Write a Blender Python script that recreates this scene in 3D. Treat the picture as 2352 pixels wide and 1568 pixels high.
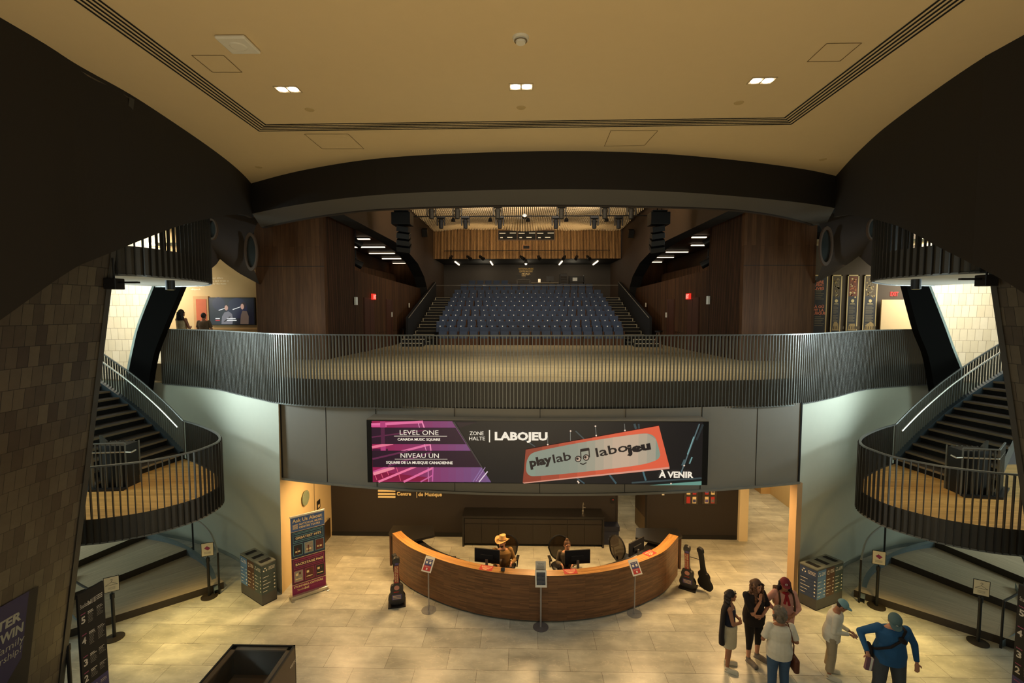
import bpy, bmesh, math, random
from mathutils import Vector, Matrix, Euler, noise
random.seed(7)
PI = math.pi
R = math.radians
sc = bpy.context.scene
COL = sc.collection
for o in list(bpy.data.objects):
    bpy.data.objects.remove(o, do_unlink=True)

# ------------------------------------------------------------------ camera
HC = 6.92; FP = 1096.0; YAW = R(1.26); PIT = R(3.66)
cam = bpy.data.cameras.new('camera'); cam_o = bpy.data.objects.new('camera', cam); COL.objects.link(cam_o)
cam.sensor_width = 36.0; cam.lens = FP * 36.0 / 2352.0
cam.clip_start = 0.05; cam.clip_end = 200
cam_o.location = (0, 0, HC)
cam_o.rotation_euler = (R(90) - PIT, 0, YAW)
sc.camera = cam_o

# ------------------------------------------------------------------ view, world
sc.view_settings.view_transform = 'Standard'
sc.view_settings.look = 'None'
sc.view_settings.gamma = 1.0
sc.view_settings.use_curve_mapping = False
sc.view_settings.exposure = 0.0
wd = bpy.data.worlds.new('world'); sc.world = wd; wd.use_nodes = True
bg = wd.node_tree.nodes['Background']
bg.inputs[0].default_value = (0.75, 0.8, 0.72, 1); bg.inputs[1].default_value = 0.10

# ------------------------------------------------------------------ lights
def look(o, tgt):
    o.rotation_euler = (Vector(tgt) - Vector(o.location)).to_track_quat('-Z', 'Y').to_euler()
def area(name, loc, tgt, sx, sy, watt, col, spread=180):
    l = bpy.data.lights.new(name, 'AREA'); l.shape = 'RECTANGLE'; l.size = sx; l.size_y = sy
    l.energy = watt; l.color = col; l.spread = R(spread)
    o = bpy.data.objects.new(name, l); COL.objects.link(o); o.location = loc; look(o, tgt); return o
def spot(name, loc, tgt, watt, col, deg=60, blend=0.6, rad=0.08):
    l = bpy.data.lights.new(name, 'SPOT'); l.energy = watt; l.color = col; l.spot_size = R(deg); l.spot_blend = blend
    l.shadow_soft_size = rad
    o = bpy.data.objects.new(name, l); COL.objects.link(o); o.location = loc; look(o, tgt); return o
def point(name, loc, watt, col, rad=0.15):
    l = bpy.data.lights.new(name, 'POINT'); l.energy = watt; l.color = col; l.shadow_soft_size = rad
    o = bpy.data.objects.new(name, l); COL.objects.link(o); o.location = loc; return o
WARM = (1.0, 0.72, 0.36); WARM2 = (1.0, 0.62, 0.25); COOL = (0.70, 0.90, 0.86); NEUT = (1.0, 0.9, 0.66)
# daylight of the glazed hall behind the camera, and an added ceiling fill
area('daylight_hall', (0, -5.0, 5.2), (0, 12, 3.0), 11, 5, 150, (0.90, 1.0, 0.93))
area('ceiling_fill_up', (0, 1.0, 3.2), (0, 4.5, 10.5), 7, 5, 255, (1.0, 0.75, 0.40))  # unseen upward fill added to brighten the ceiling, not a real fitting
# daylight through the glass at both stairs
area('daylight_left', (-14.3, 9.0, 5.0), (-6.0, 12.0, 2.6), 2.5, 5.5, 300, COOL)
area('daylight_right', (15.0, 9.0, 5.0), (6.6, 12.0, 2.6), 2.5, 5.5, 300, COOL)
area('daylight_rail_left', (-12.6, 9.8, 6.7), (-6.6, 12.2, 6.1), 1.4, 1.2, 130, (0.72, 0.86, 0.92), 60)
area('daylight_rail_right', (13.3, 10.0, 6.7), (7.4, 12.3, 6.1), 1.4, 1.2, 130, (0.72, 0.86, 0.92), 60)
area('daylight_tiles_left', (-12.8, 15.0, 8.6), (-14.6, 17.5, 6.2), 2.2, 3.0, 270, (1.0, 0.95, 0.84))
area('daylight_tiles_right', (13.6, 15.0, 8.6), (15.2, 17.5, 6.2), 2.2, 3.0, 270, (1.0, 0.95, 0.84))
# lobby ceiling behind the media panel
for i, (x, y) in enumerate([(-4.7, 12.1), (-2.4, 11.6), (0.4, 12.2), (3.0, 11.6), (5.4, 12.0)]):
    area('lobby_lamp', (x, y, 2.78), (x, y - 0.3, 0), 0.5, 0.5, 74, (1.0, 0.62, 0.26))
area('corridor_lamp', (8.6, 16.2, 2.75), (8.2, 16.2, 0), 2.0, 3.0, 110, (1.0, 0.78, 0.46))
area('office_lamp', (3.5, 16.0, 2.7), (3.4, 16.0, 0), 1.0, 1.0, 16, (1.0, 0.8, 0.5))
# hall downlights (the fittings in the ceiling)
for x, y in [(-3.76, 7.8), (-0.03, 7.8), (3.68, 7.67)]:
    spot('ceiling_downlight_beam', (x, y, 10.40), (x, y + 0.6, 0), 165, (1.0, 0.95, 0.84), 70, 0.9, 0.1)
# warm floods under the stair landings
spot('stair_flood_left', (-7.5, 9.6, 2.38), (-7.2, 9.8, 0), 300, (1.0, 0.68, 0.22), 92, 1.0, 0.15)
spot('stair_flood_right', (8.0, 9.8, 2.38), (7.7, 9.8, 0), 300, (1.0, 0.68, 0.22), 88, 1.0, 0.15)
spot('landing_flood_left', (-7.9, 10.0, 7.3), (-8.0, 10.2, 2.9), 170, (1.0, 0.70, 0.34), 70, 0.8, 0.1)
spot('landing_flood_right', (8.6, 10.0, 7.3), (8.7, 10.2, 2.9), 170, (1.0, 0.70, 0.34), 70, 0.8, 0.1)
# theatre
area('theatre_wash', (0.3, 17.5, 11.2), (0.3, 27.5, 12.6), 8, 1.2, 400, (1.0, 0.76, 0.46))
area('theatre_seat_wash', (0.3, 22.0, 11.6), (0.3, 26.0, 6.5), 8, 3, 105, (0.95, 0.92, 0.88))
area('stage_wash', (0.3, 12.4, 9.5), (0.3, 12.9, 5.3), 11, 0.8, 150, (1.0, 0.90, 0.70), 110)
area('timber_wall_wash', (0.3, 27.6, 11.2), (0.3, 30.0, 11.0), 9, 0.6, 50, (1.0, 0.75, 0.42))
area('exhibit_left', (-10.6, 14.9, 8.4), (-10.6, 16.5, 6.6), 3, 1, 8, (1.0, 0.80, 0.50))
area('exhibit_right', (11.2, 14.9, 8.4), (11.2, 16.5, 6.6), 3, 1, 11, (1.0, 0.82, 0.52))


# ------------------------------------------------------------------ helpers: pixels to points
def ray(px, py):
    x = (px - 1176) / FP; u = -(py - 784) / FP
    y = math.cos(PIT) + math.sin(PIT) * u; z = -math.sin(PIT) + math.cos(PIT) * u
    return x * math.cos(YAW) - y * math.sin(YAW), x * math.sin(YAW) + y * math.cos(YAW), z
def at(px, py, Y):
    r = ray(px, py); k = Y / r[1]; return Vector((r[0] * k, Y, HC + r[2] * k))
def fl(px, py, z=0.0):
    r = ray(px, py); k = (z - HC) / r[2]; return Vector((r[0] * k, r[1] * k, z))
def onplane(px, py, p0, n):
    r = Vector(ray(px, py)); c = Vector((0, 0, HC)); n = Vector(n)
    t = (Vector(p0) - c).dot(n) / r.dot(n); return c + r * t
def pr(X, Y, Z):
    Z = Z - HC
    x = X * math.cos(YAW) + Y * math.sin(YAW); y = -X * math.sin(YAW) + Y * math.cos(YAW)
    zc = y * math.cos(PIT) - Z * math.sin(PIT); up = Z * math.cos(PIT) + y * math.sin(PIT)
    return 1176 + FP * x / zc, 784 - FP * up / zc

# ------------------------------------------------------------------ materials
def lin(c):
    out = []
    for v in c:
        v = v / 255.0 if max(c) > 1 else v
        out.append(v / 12.92 if v <= 0.04045 else ((v + 0.055) / 1.055) ** 2.4)
    return tuple(out)
MATS = {}
def mat(name, col, rough=0.6, metal=0.0, emit=None, es=1.0, var=0.12, nscale=6.0, bump=0.0, spec=0.5, alpha=None):
    if name in MATS: return MATS[name]
    m = bpy.data.materials.new(name); m.use_nodes = True; nt = m.node_tree; b = nt.nodes['Principled BSDF']
    c = lin(col)
    b.inputs['Roughness'].default_value = rough; b.inputs['Metallic'].default_value = metal
    b.inputs['Specular IOR Level'].default_value = spec
    if emit is not None:
        b.inputs['Base Color'].default_value = (*[v * 0.3 for v in c], 1)
        b.inputs['Emission Color'].default_value = (*lin(emit), 1); b.inputs['Emission Strength'].default_value = es
    else:
        tc = nt.nodes.new('ShaderNodeTexCoord'); nz = nt.nodes.new('ShaderNodeTexNoise'); nz.inputs['Scale'].default_value = nscale
        nz.inputs['Detail'].default_value = 4
        nt.links.new(tc.outputs['Object'], nz.inputs['Vector'])
        mx = nt.nodes.new('ShaderNodeMix'); mx.data_type = 'RGBA'
        mx.inputs[6].default_value = (*[v * (1 - var) for v in c], 1); mx.inputs[7].default_value = (*[min(1, v * (1 + var)) for v in c], 1)
        nt.links.new(nz.outputs['Fac'], mx.inputs[0]); nt.links.new(mx.outputs[2], b.inputs['Base Color'])
        if bump > 0:
            bp = nt.nodes.new('ShaderNodeBump'); bp.inputs['Strength'].default_value = bump; bp.inputs['Distance'].default_value = 0.01
            nt.links.new(nz.outputs['Fac'], bp.inputs['Height']); nt.links.new(bp.outputs[0], b.inputs['Normal'])
    if alpha is not None: b.inputs['Alpha'].default_value = alpha
    MATS[name] = m; return m
def glassmat(name, col, alpha):
    return mat(name, col, 0.05, 0.0, alpha=alpha, var=0.0)

def planks(name, c1, c2, cm, bw, rh, mortar, axes='XY', rough=0.5, grain=18.0, gdir=(0.06, 1.0), off=(0, 0), bump=0.15, gstr=0.35, freq=2, offs=0.5):
    """brick-type pattern laid on two object axes (or on the UV map) with grain noise; real joints of a real surface"""
    m = bpy.data.materials.new(name); m.use_nodes = True; nt = m.node_tree; b = nt.nodes['Principled BSDF']; L = nt.links.new
    tc = nt.nodes.new('ShaderNodeTexCoord'); sp = nt.nodes.new('ShaderNodeSeparateXYZ'); cb = nt.nodes.new('ShaderNodeCombineXYZ')
    L(tc.outputs['UV' if axes == 'UV' else 'Object'], sp.inputs[0])
    ax = 'XY' if axes == 'UV' else axes
    idx = {'X': 0, 'Y': 1, 'Z': 2}
    for k in (0, 1):
        ad = nt.nodes.new('ShaderNodeMath'); ad.operation = 'ADD'; ad.inputs[1].default_value = off[k]
        L(sp.outputs[idx[ax[k]]], ad.inputs[0]); L(ad.outputs[0], cb.inputs[k])
    br = nt.nodes.new('ShaderNodeTexBrick'); br.offset = offs; br.offset_frequency = freq; br.squash = 1.0
    br.inputs['Scale'].default_value = 1.0; br.inputs['Brick Width'].default_value = bw; br.inputs['Row Height'].default_value = rh
    br.inputs['Mortar Size'].default_value = mortar; br.inputs['Mortar Smooth'].default_value = 0.1; br.inputs['Bias'].default_value = 0.0
    br.inputs['Color1'].default_value = (*lin(c1), 1); br.inputs['Color2'].default_value = (*lin(c2), 1); br.inputs['Mortar'].default_value = (*lin(cm), 1)
    L(cb.outputs[0], br.inputs['Vector'])
    mp = nt.nodes.new('ShaderNodeMapping'); mp.inputs['Scale'].default_value = (gdir[0], gdir[1], 1)
    L(cb.outputs[0], mp.inputs['Vector'])
    nz = nt.nodes.new('ShaderNodeTexNoise'); nz.inputs['Scale'].default_value = grain; nz.inputs['Detail'].default_value = 6; nz.inputs['Roughness'].default_value = 0.6
    L(mp.outputs[0], nz.inputs['Vector'])
    mr = nt.nodes.new('ShaderNodeMapRange'); mr.inputs[1].default_value = 0.25; mr.inputs[2].default_value = 0.75
    mr.inputs[3].default_value = 1 - gstr; mr.inputs[4].default_value = 1 + gstr
    L(nz.outputs['Fac'], mr.inputs[0])
    mu = nt.nodes.new('ShaderNodeMix'); mu.data_type = 'RGBA'; mu.blend_type = 'MULTIPLY'; mu.inputs[0].default_value = 1.0
    L(br.outputs['Color'], mu.inputs[6]); L(mr.outputs[0], mu.inputs[7]); L(mu.outputs[2], b.inputs['Base Color'])
    b.inputs['Roughness'].default_value = rough
    if bump:
        bp = nt.nodes.new('ShaderNodeBump'); bp.inputs['Strength'].default_value = bump; bp.inputs['Distance'].default_value = 0.01; bp.invert = True
        L(br.outputs['Fac'], bp.inputs['Height']); L(bp.outputs[0], b.inputs['Normal'])
    MATS[name] = m; return m

M_stone = planks('stone_tile', (202, 202, 188), (178, 178, 164), (116, 112, 98), 1.2, 0.6, 0.004, 'XY', 0.34, 2.2, (1, 1), off=(-0.33 + 60, -9.98 + 60), bump=0.1, gstr=0.22)
def stone_veins():
    nt = M_stone.node_tree; L = nt.links.new; b = nt.nodes['Principled BSDF']
    src = b.inputs['Base Color'].links[0].from_socket
    tc = nt.nodes.new('ShaderNodeTexCoord'); mp = nt.nodes.new('ShaderNodeMapping'); mp.inputs['Rotation'].default_value = (0, 0, 0.7); mp.inputs['Scale'].default_value = (1, 3.2, 1)
    L(tc.outputs['Object'], mp.inputs['Vector'])
    nz = nt.nodes.new('ShaderNodeTexNoise'); nz.inputs['Scale'].default_value = 1.6; nz.inputs['Detail'].default_value = 8; nz.inputs['Distortion'].default_value = 1.2
    L(mp.outputs[0], nz.inputs['Vector'])
    r = nt.nodes.new('ShaderNodeValToRGB'); r.color_ramp.elements[0].position = 0.485; r.color_ramp.elements[0].color = (0, 0, 0, 1)
    r.color_ramp.elements[1].position = 0.5; r.color_ramp.elements[1].color = (1, 1, 1, 1)
    e = r.color_ramp.elements.new(0.515); e.color = (0, 0, 0, 1)
    L(nz.outputs['Fac'], r.inputs[0])
    n2 = nt.nodes.new('ShaderNodeTexNoise'); n2.inputs['Scale'].default_value = 1.1; n2.inputs['Detail'].default_value = 9
    L(mp.outputs[0], n2.inputs['Vector'])
    m2 = nt.nodes.new('ShaderNodeMapRange'); m2.inputs[1].default_value = 0.3; m2.inputs[2].default_value = 0.7; m2.inputs[3].default_value = 0.72; m2.inputs[4].default_value = 1.15
    L(n2.outputs['Fac'], m2.inputs[0])
    mu = nt.nodes.new('ShaderNodeMix'); mu.data_type = 'RGBA'; mu.blend_type = 'MULTIPLY'; mu.inputs[0].default_value = 1
    L(src, mu.inputs[6]); L(m2.outputs[0], mu.inputs[7])
    ms = nt.nodes.new('ShaderNodeMath'); ms.operation = 'MULTIPLY'; ms.inputs[1].default_value = 0.28; L(r.outputs[0], ms.inputs[0])
    mx = nt.nodes.new('ShaderNodeMix'); mx.data_type = 'RGBA'; L(ms.outputs[0], mx.inputs[0]); L(mu.outputs[2], mx.inputs[6]); mx.inputs[7].default_value = (0.85, 0.78, 0.62, 1)
    L(mx.outputs[2], b.inputs['Base Color'])
stone_veins()
M_oak = planks('oak_floor', (214, 168, 98), (190, 146, 82), (120, 86, 46), 1.6, 0.09, 0.002, 'XY', 0.42, 9.0, (0.15, 2), gstr=0.22)
M_stage = planks('stage_floor', (204, 188, 148), (180, 162, 122), (120, 100, 70), 2.0, 0.12, 0.002, 'XY', 0.4, 7.0, (0.15, 2), gstr=0.18)
M_tread = planks('ash_tread', (176, 160, 132), (160, 142, 116), (120, 104, 82), 2.4, 0.3, 0.001, 'UV', 0.4, 8.0, (0.2, 4), gstr=0.22)
M_walnutV = planks('walnut_panel', (96, 64, 38), (76, 49, 28), (46, 29, 16), 6.0, 0.14, 0.002, 'ZX', 0.5, 10.0, (0.12, 2), gstr=0.3)
M_walnutY = planks('walnut_panel_side', (88, 58, 34), (66, 43, 25), (28, 18, 11), 6.0, 0.12, 0.012, 'ZY', 0.5, 10.0, (0.12, 2), gstr=0.3, bump=0.6)
M_slat = planks('timber_slats', (192, 148, 96), (160, 120, 76), (42, 29, 17), 8.0, 0.09, 0.02, 'ZX', 0.5, 9.0, (0.2, 2), gstr=0.25, bump=0.8)
M_slatD = planks('dark_slats', (92, 60, 36), (70, 45, 27), (14, 9, 5), 12.0, 0.075, 0.02, 'ZY', 0.5, 9.0, (0.2, 2), gstr=0.25, bump=0.8)
M_deskV = planks('walnut_strips', (136, 94, 58), (102, 69, 41), (62, 40, 23), 0.42, 0.026, 0.001, 'UV', 0.42, 16.0, (0.12, 1.5), gstr=0.3)
M_deskT = planks('walnut_strips_top', (190, 140, 80), (158, 112, 60), (100, 68, 34), 0.9, 0.028, 0.001, 'UV', 0.4, 16.0, (0.12, 1.5), gstr=0.25)
M_tileD = planks('brown_glazed_tile', (92, 84, 70), (60, 52, 45), (22, 19, 16), 0.155, 0.31, 0.0035, 'UV', 0.38, 5.0, (1, 1), gstr=0.14, bump=0.7)
M_tileB = planks('cream_glazed_tile', (252, 240, 208), (240, 226, 190), (186, 168, 136), 0.24, 0.42, 0.006, 'UV', 0.5, 5.0, (1, 1), gstr=0.04, bump=0.4)

for m_ in (M_walnutV, M_walnutY, M_slatD, M_slat):
    m_.node_tree.nodes['Principled BSDF'].inputs['Roughness'].default_value = 0.7; m_.node_tree.nodes['Principled BSDF'].inputs['Specular IOR Level'].default_value = 0.2
M_ceil = mat('cream_plaster', (222, 198, 152), 0.85, var=0.02)
M_dark = mat('dark_brown_plaster', (32, 27, 23), 0.8, var=0.04)
M_soffit = mat('grey_soffit', (90, 88, 85), 0.7, var=0.03)
M_vault = mat('brown_plaster', (58, 48, 41), 0.7, var=0.04)
M_rim = mat('vault_rim', (90, 70, 54), 0.6, var=0.05)
M_greyw = mat('pale_grey_plaster', (190, 192, 172), 0.7, var=0.03)
M_panel = mat('grey_metal_panel', (128, 121, 107), 0.55, 0.0, var=0.03)
M_beige = mat('beige_plaster', (206, 184, 140), 0.75, var=0.03)
M_charc = mat('charcoal_plaster', (38, 32, 28), 0.7, var=0.04)
M_black = mat('black_metal', (22, 21, 21), 0.45, 0.2, var=0.1)
M_blackm = mat('matt_black', (14, 13, 13), 0.75, var=0.1)
M_pick = mat('grey_steel_picket', (112, 113, 108), 0.36, 0.3, var=0.06)
M_fascia = mat('dark_steel_fascia', (74, 70, 63), 0.55, 0.1, var=0.05)
M_steel = mat('brushed_steel', (200, 196, 184), 0.3, 0.8, var=0.05)
M_white = mat('white_paint', (228, 222, 204), 0.6, var=0.03)
M_cloudy = mat('pale_underside', (206, 200, 184), 0.6, var=0.04)
M_red = mat('signal_red', (178, 48, 44), 0.6, var=0.05)
M_seat = mat('blue_seat_fabric', (66, 78, 102), 0.9, var=0.2, nscale=40)
M_seatw = mat('seat_walnut', (86, 56, 36), 0.5, var=0.2, nscale=12)
M_nosing = mat('pale_step_nosing', (206, 196, 168), 0.5, var=0.05)
M_lampw = mat('lit_lamp', (255, 240, 210), 0.5, emit=(255, 238, 205), es=3.0)
M_led = mat('lit_linear_lamp', (255, 236, 205), 0.5, emit=(255, 232, 196), es=2.2)
M_exit = mat('lit_exit_red', (230, 40, 30), 0.5, emit=(225, 50, 36), es=1.0)
M_exitt = mat('exit_lettering', (255, 200, 190), 0.5, emit=(255, 190, 170), es=1.0)
M_glow = mat('sign_cream', (236, 214, 160), 0.6, var=0.03)

# ------------------------------------------------------------------ mesh builder
def pinv(p):
    return (Matrix.Translation(p.location) @ p.rotation_euler.to_matrix().to_4x4()).inverted()
class MB:
    def __init__(s): s.v = []; s.f = []; s.m = []; s.uv = {}
    def vert(s, p): s.v.append(tuple(p)); return len(s.v) - 1
    def face(s, ids, m=0, uv=None):
        s.f.append(tuple(ids)); s.m.append(m)
        if uv: s.uv[len(s.f) - 1] = uv
    def quad(s, a, b, c, d, m=0, uv=None):
        i = len(s.v); s.v += [tuple(a), tuple(b), tuple(c), tuple(d)]; s.face((i, i + 1, i + 2, i + 3), m, uv)
    def poly(s, pts, m=0):
        i = len(s.v); s.v += [tuple(p) for p in pts]; s.face(range(i, i + len(pts)), m)
    def box(s, c, sz, m=0, rot=None):
        hx, hy, hz = sz[0] / 2, sz[1] / 2, sz[2] / 2; i = len(s.v); c = Vector(c)
        Mx = rot if rot is not None else Matrix.Identity(3)
        for dx, dy, dz in ((-1, -1, -1), (1, -1, -1), (1, 1, -1), (-1, 1, -1), (-1, -1, 1), (1, -1, 1), (1, 1, 1), (-1, 1, 1)):
            s.v.append(tuple(c + Mx @ Vector((dx * hx, dy * hy, dz * hz))))
        for q in ((0, 3, 2, 1), (4, 5, 6, 7), (0, 1, 5, 4), (1, 2, 6, 5), (2, 3, 7, 6), (3, 0, 4, 7)): s.face([i + k for k in q], m)
    def bx(s, x0, x1, y0, y1, z0, z1, m=0):
        s.box(((x0 + x1) / 2, (y0 + y1) / 2, (z0 + z1) / 2), (abs(x1 - x0), abs(y1 - y0), abs(z1 - z0)), m)
    def cyl(s, p0, p1, r0, r1=None, n=12, m=0, cap=True, ry=1.0):
        r1 = r0 if r1 is None else r1; p0 = Vector(p0); p1 = Vector(p1); d = (p1 - p0)
        if d.length < 1e-6: return
        q = d.to_track_quat('Z', 'Y').to_matrix(); i = len(s.v)
        for p, r in ((p0, r0), (p1, r1)):
            for k in range(n):
                a = 2 * PI * k / n; s.v.append(tuple(p + q @ Vector((math.cos(a) * r, math.sin(a) * r * ry, 0))))
        for k in range(n):
            j = (k + 1) % n; s.face((i + k, i + j, i + n + j, i + n + k), m)
        if cap: s.face([i + k for k in range(n)][::-1], m); s.face([i + n + k for k in range(n)], m)
    def ball(s, c, r, m=0, nu=12, nv=8, rot=None):
        c = Vector(c); r = (r, r, r) if not hasattr(r, '__len__') else r; Mx = rot if rot is not None else Matrix.Identity(3)
        i = len(s.v); s.v.append(tuple(c + Mx @ Vector((0, 0, r[2]))))
        for a in range(1, nv):
            t = PI * a / nv
            for b in range(nu):
                p = 2 * PI * b / nu; s.v.append(tuple(c + Mx @ Vector((r[0] * math.sin(t) * math.cos(p), r[1] * math.sin(t) * math.sin(p), r[2] * math.cos(t)))))
        s.v.append(tuple(c + Mx @ Vector((0, 0, -r[2])))); last = len(s.v) - 1
        for b in range(nu): s.face((i, i + 1 + b, i + 1 + (b + 1) % nu), m)
        for a in range(nv - 2):
            for b in range(nu):
                p = i + 1 + a * nu; s.face((p + b, p + nu + b, p + nu + (b + 1) % nu, p + (b + 1) % nu), m)
        p = i + 1 + (nv - 2) * nu
        for b in range(nu): s.face((last, p + (b + 1) % nu, p + b), m)
    def loft(s, rings, n=20, m=0, cap=True):
        """rings: (centre, rx, ry) horizontal ellipses, bottom to top"""
        i = len(s.v)
        for c, rx, ry in rings:
            for k in range(n):
                a = 2 * PI * k / n; s.v.append((c[0] + rx * math.cos(a), c[1] + ry * math.sin(a), c[2]))
        for t in range(len(rings) - 1):
            for k in range(n):
                j = (k + 1) % n; a = i + t * n; s.face((a + k, a + j, a + n + j, a + n + k), m)
        if cap:
            s.face([i + k for k in range(n)][::-1], m); t = i + (len(rings) - 1) * n; s.face([t + k for k in range(n)], m)
    def tube(s, pts, r, n=8, m=0):
        for a, b in zip(pts[:-1], pts[1:]): s.cyl(a, b, r, r, n, m)
        for p in pts[1:-1]: s.ball(p, r, m, 8, 6)
    def band(s, A, B, m=0, uvw=None, closed=False):
        """quad strip between two point rows"""
        i = len(s.v); n = len(A); s.v += [tuple(p) for p in A] + [tuple(p) for p in B]
        L = [0.0]
        for k in range(1, n): L.append(L[-1] + (Vector(A[k]) - Vector(A[k - 1])).length)
        for k in range(n - 1 + (1 if closed else 0)):
            j = (k + 1) % n
            uv = None
            if uvw is not None:
                h = (Vector(B[k]) - Vector(A[k])).length; h2 = (Vector(B[j]) - Vector(A[j])).length
                uv = ((L[k], uvw), (L[j], uvw), (L[j], uvw + h2), (L[k], uvw + h))
            s.face((i + k, i + j, i + n + j, i + n + k), m, uv)
    def wall(s, path, z0, z1, t, m=0):
        """vertical wall of thickness t on the left of a plan path; z0/z1 numbers or lists"""
        n = len(path); P = [Vector((p[0], p[1], 0)) for p in path]; Q = []
        for k in range(n):
            d = (P[min(k + 1, n - 1)] - P[max(k - 1, 0)]).normalized(); Q.append(P[k] + Vector((-d.y, d.x, 0)) * t)
        Z0 = z0 if hasattr(z0, '__len__') else [z0] * n; Z1 = z1 if hasattr(z1, '__len__') else [z1] * n
        a = [(P[k].x, P[k].y, Z0[k]) for k in range(n)]; b = [(P[k].x, P[k].y, Z1[k]) for k in range(n)]
        c = [(Q[k].x, Q[k].y, Z0[k]) for k in range(n)]; d = [(Q[k].x, Q[k].y, Z1[k]) for k in range(n)]
        s.band(a, b, m, 0.0); s.band(c, d, m, 0.0); s.band(b, d, m); s.band(a, c, m)
        s.quad(a[0], b[0], d[0], c[0], m); s.quad(a[-1], b[-1], d[-1], c[-1], m)
    def prism(s, pts, z0, z1, m=0):
        n = len(pts); i = len(s.v)
        s.v += [(p[0], p[1], z0) for p in pts] + [(p[0], p[1], z1) for p in pts]
        s.face([i + k for k in range(n)][::-1], m); s.face([i + n + k for k in range(n)], m)
        for k in range(n):
            j = (k + 1) % n; s.face((i + k, i + j, i + n + j, i + n + k), m)
    def prismX(s, pts, x0, x1, m=0):
        """pts in (y, z), extruded along x"""
        n = len(pts); i = len(s.v)
        s.v += [(x0, p[0], p[1]) for p in pts] + [(x1, p[0], p[1]) for p in pts]
        s.face([i + k for k in range(n)][::-1], m); s.face([i + n + k for k in range(n)], m)
        for k in range(n):
            j = (k + 1) % n; s.face((i + k, i + j, i + n + j, i + n + k), m)
    def pane(s, org, U, V, pts, off=0.0, m=0, th=0.0):
        """flat polygon in a local (u, v) frame, lifted off the face by off"""
        U = Vector(U); V = Vector(V); N = U.cross(V).normalized(); org = Vector(org)
        P = [org + U * p[0] + V * p[1] + N * off for p in pts]
        s.poly(P, m)
    def rect(s, fr, u0, v0, u1, v1, off=0.001, m=0):
        s.pane(fr[0], fr[1], fr[2], [(u0, v0), (u1, v0), (u1, v1), (u0, v1)], off, m)
    def disc(s, fr, u, v, r, off=0.001, m=0, n=16, ru=None):
        s.pane(fr[0], fr[1], fr[2], [(u + (ru or r) * math.cos(2 * PI * k / n), v + r * math.sin(2 * PI * k / n)) for k in range(n)], off, m)
    def text(s, fr, txt, u, v, h, off=0.002, m=0, bold=0.0, align='LEFT', width=None, slant=0.0, ang=0.0, ext=0.0):
        cu = bpy.data.curves.new('t', 'FONT'); cu.body = txt; cu.size = 1.0; cu.align_x = align; cu.offset = bold; cu.resolution_u = 2; cu.shear = slant
        cu.extrude = ext
        o = bpy.data.objects.new('t', cu); COL.objects.link(o)
        dg = bpy.context.evaluated_depsgraph_get(); me = bpy.data.meshes.new_from_object(o.evaluated_get(dg))
        bpy.data.objects.remove(o); bpy.data.curves.remove(cu)
        k = h / 0.70
        xs = [w.co.x for w in me.vertices]
        kx = k
        if width and xs and max(xs) - min(xs) > 0: kx = width / (max(xs) - min(xs))
        U = Vector(fr[1]); V = Vector(fr[2]); N = U.cross(V).normalized(); O = Vector(fr[0])
        Un = U; Vn = V; ca, sa = math.cos(ang), math.sin(ang)
        i = len(s.v)
        for w in me.vertices:
            a, b = w.co.x * kx, w.co.y * k; a, b = a * ca - b * sa, a * sa + b * ca
            s.v.append(tuple(O + Un * (u + a) + Vn * (v + b) + N * (off + w.co.z)))
        for p in me.polygons: s.face([i + q for q in p.vertices], m)
        bpy.data.meshes.remove(me)
    def build(s, name, mats, parent=None, smooth=False, bevel=0.0, remesh=0.0, recalc=False, glob=False):
        me = bpy.data.meshes.new(name); me.from_pydata(s.v, [], s.f)
        mats = mats if isinstance(mats, (list, tuple)) else [mats]
        for m in mats: me.materials.append(m)
        for p, mi in zip(me.polygons, s.m): p.material_index = mi; p.use_smooth = smooth
        if s.uv:
            ul = me.uv_layers.new(name='UVMap')
            for fi, uv in s.uv.items():
                p = me.polygons[fi]
                for k, li in enumerate(p.loop_indices): ul.data[li].uv = uv[k]
        if recalc:
            bm = bmesh.new(); bm.from_mesh(me); bmesh.ops.remove_doubles(bm, verts=bm.verts, dist=1e-5); bmesh.ops.recalc_face_normals(bm, faces=bm.faces); bm.to_mesh(me); bm.free()
        me.update()
        o = bpy.data.objects.new(name, me); COL.objects.link(o)
        if parent is not None: o.parent = parent
        if glob: o.matrix_parent_inverse = pinv(parent)
        if remesh:
            md = o.modifiers.new('remesh', 'REMESH'); md.mode = 'VOXEL'; md.voxel_size = remesh; md.use_smooth_shade = True
            ms = o.modifiers.new('smooth', 'SMOOTH'); ms.iterations = 3; ms.factor = 0.5
        if bevel:
            mb = o.modifiers.new('bevel', 'BEVEL'); mb.width = bevel; mb.segments = 2; mb.limit_method = 'ANGLE'
        return o
def frame(p, q, zt=None):
    """origin, unit U, unit V for a vertical face whose bottom edge runs p -> q"""
    p = Vector(p); q = Vector(q); U = (q - p).normalized(); return (p, U, Vector((0, 0, 1)))
def tag(o, label=None, cat=None, group=None, kind=None):
    if label: o['label'] = label
    if cat: o['category'] = cat
    if group: o['group'] = group
    if kind: o['kind'] = kind
    return o
def empty(name, loc, label, cat, rz=0.0, group=None):
    o = bpy.data.objects.new(name, None); COL.objects.link(o); o.location = loc; o.rotation_euler = (0, 0, rz); o.empty_display_size = 0.1
    return tag(o, label, cat, group)
def struct(o): o['kind'] = 'structure'; return o
def kids(o): return [c for c in bpy.data.objects if c.parent == o]
def copy_tree(o, childmap, parent=None):
    c = o.copy(); COL.objects.link(c); c.parent = parent
    for ch in childmap.get(o.name, []): copy_tree(ch, childmap, c)
    return c
def cmap(o):
    d = {}
    def rec(x):
        d[x.name] = kids(x)
        for y in d[x.name]: rec(y)
    rec(o); return d
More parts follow.
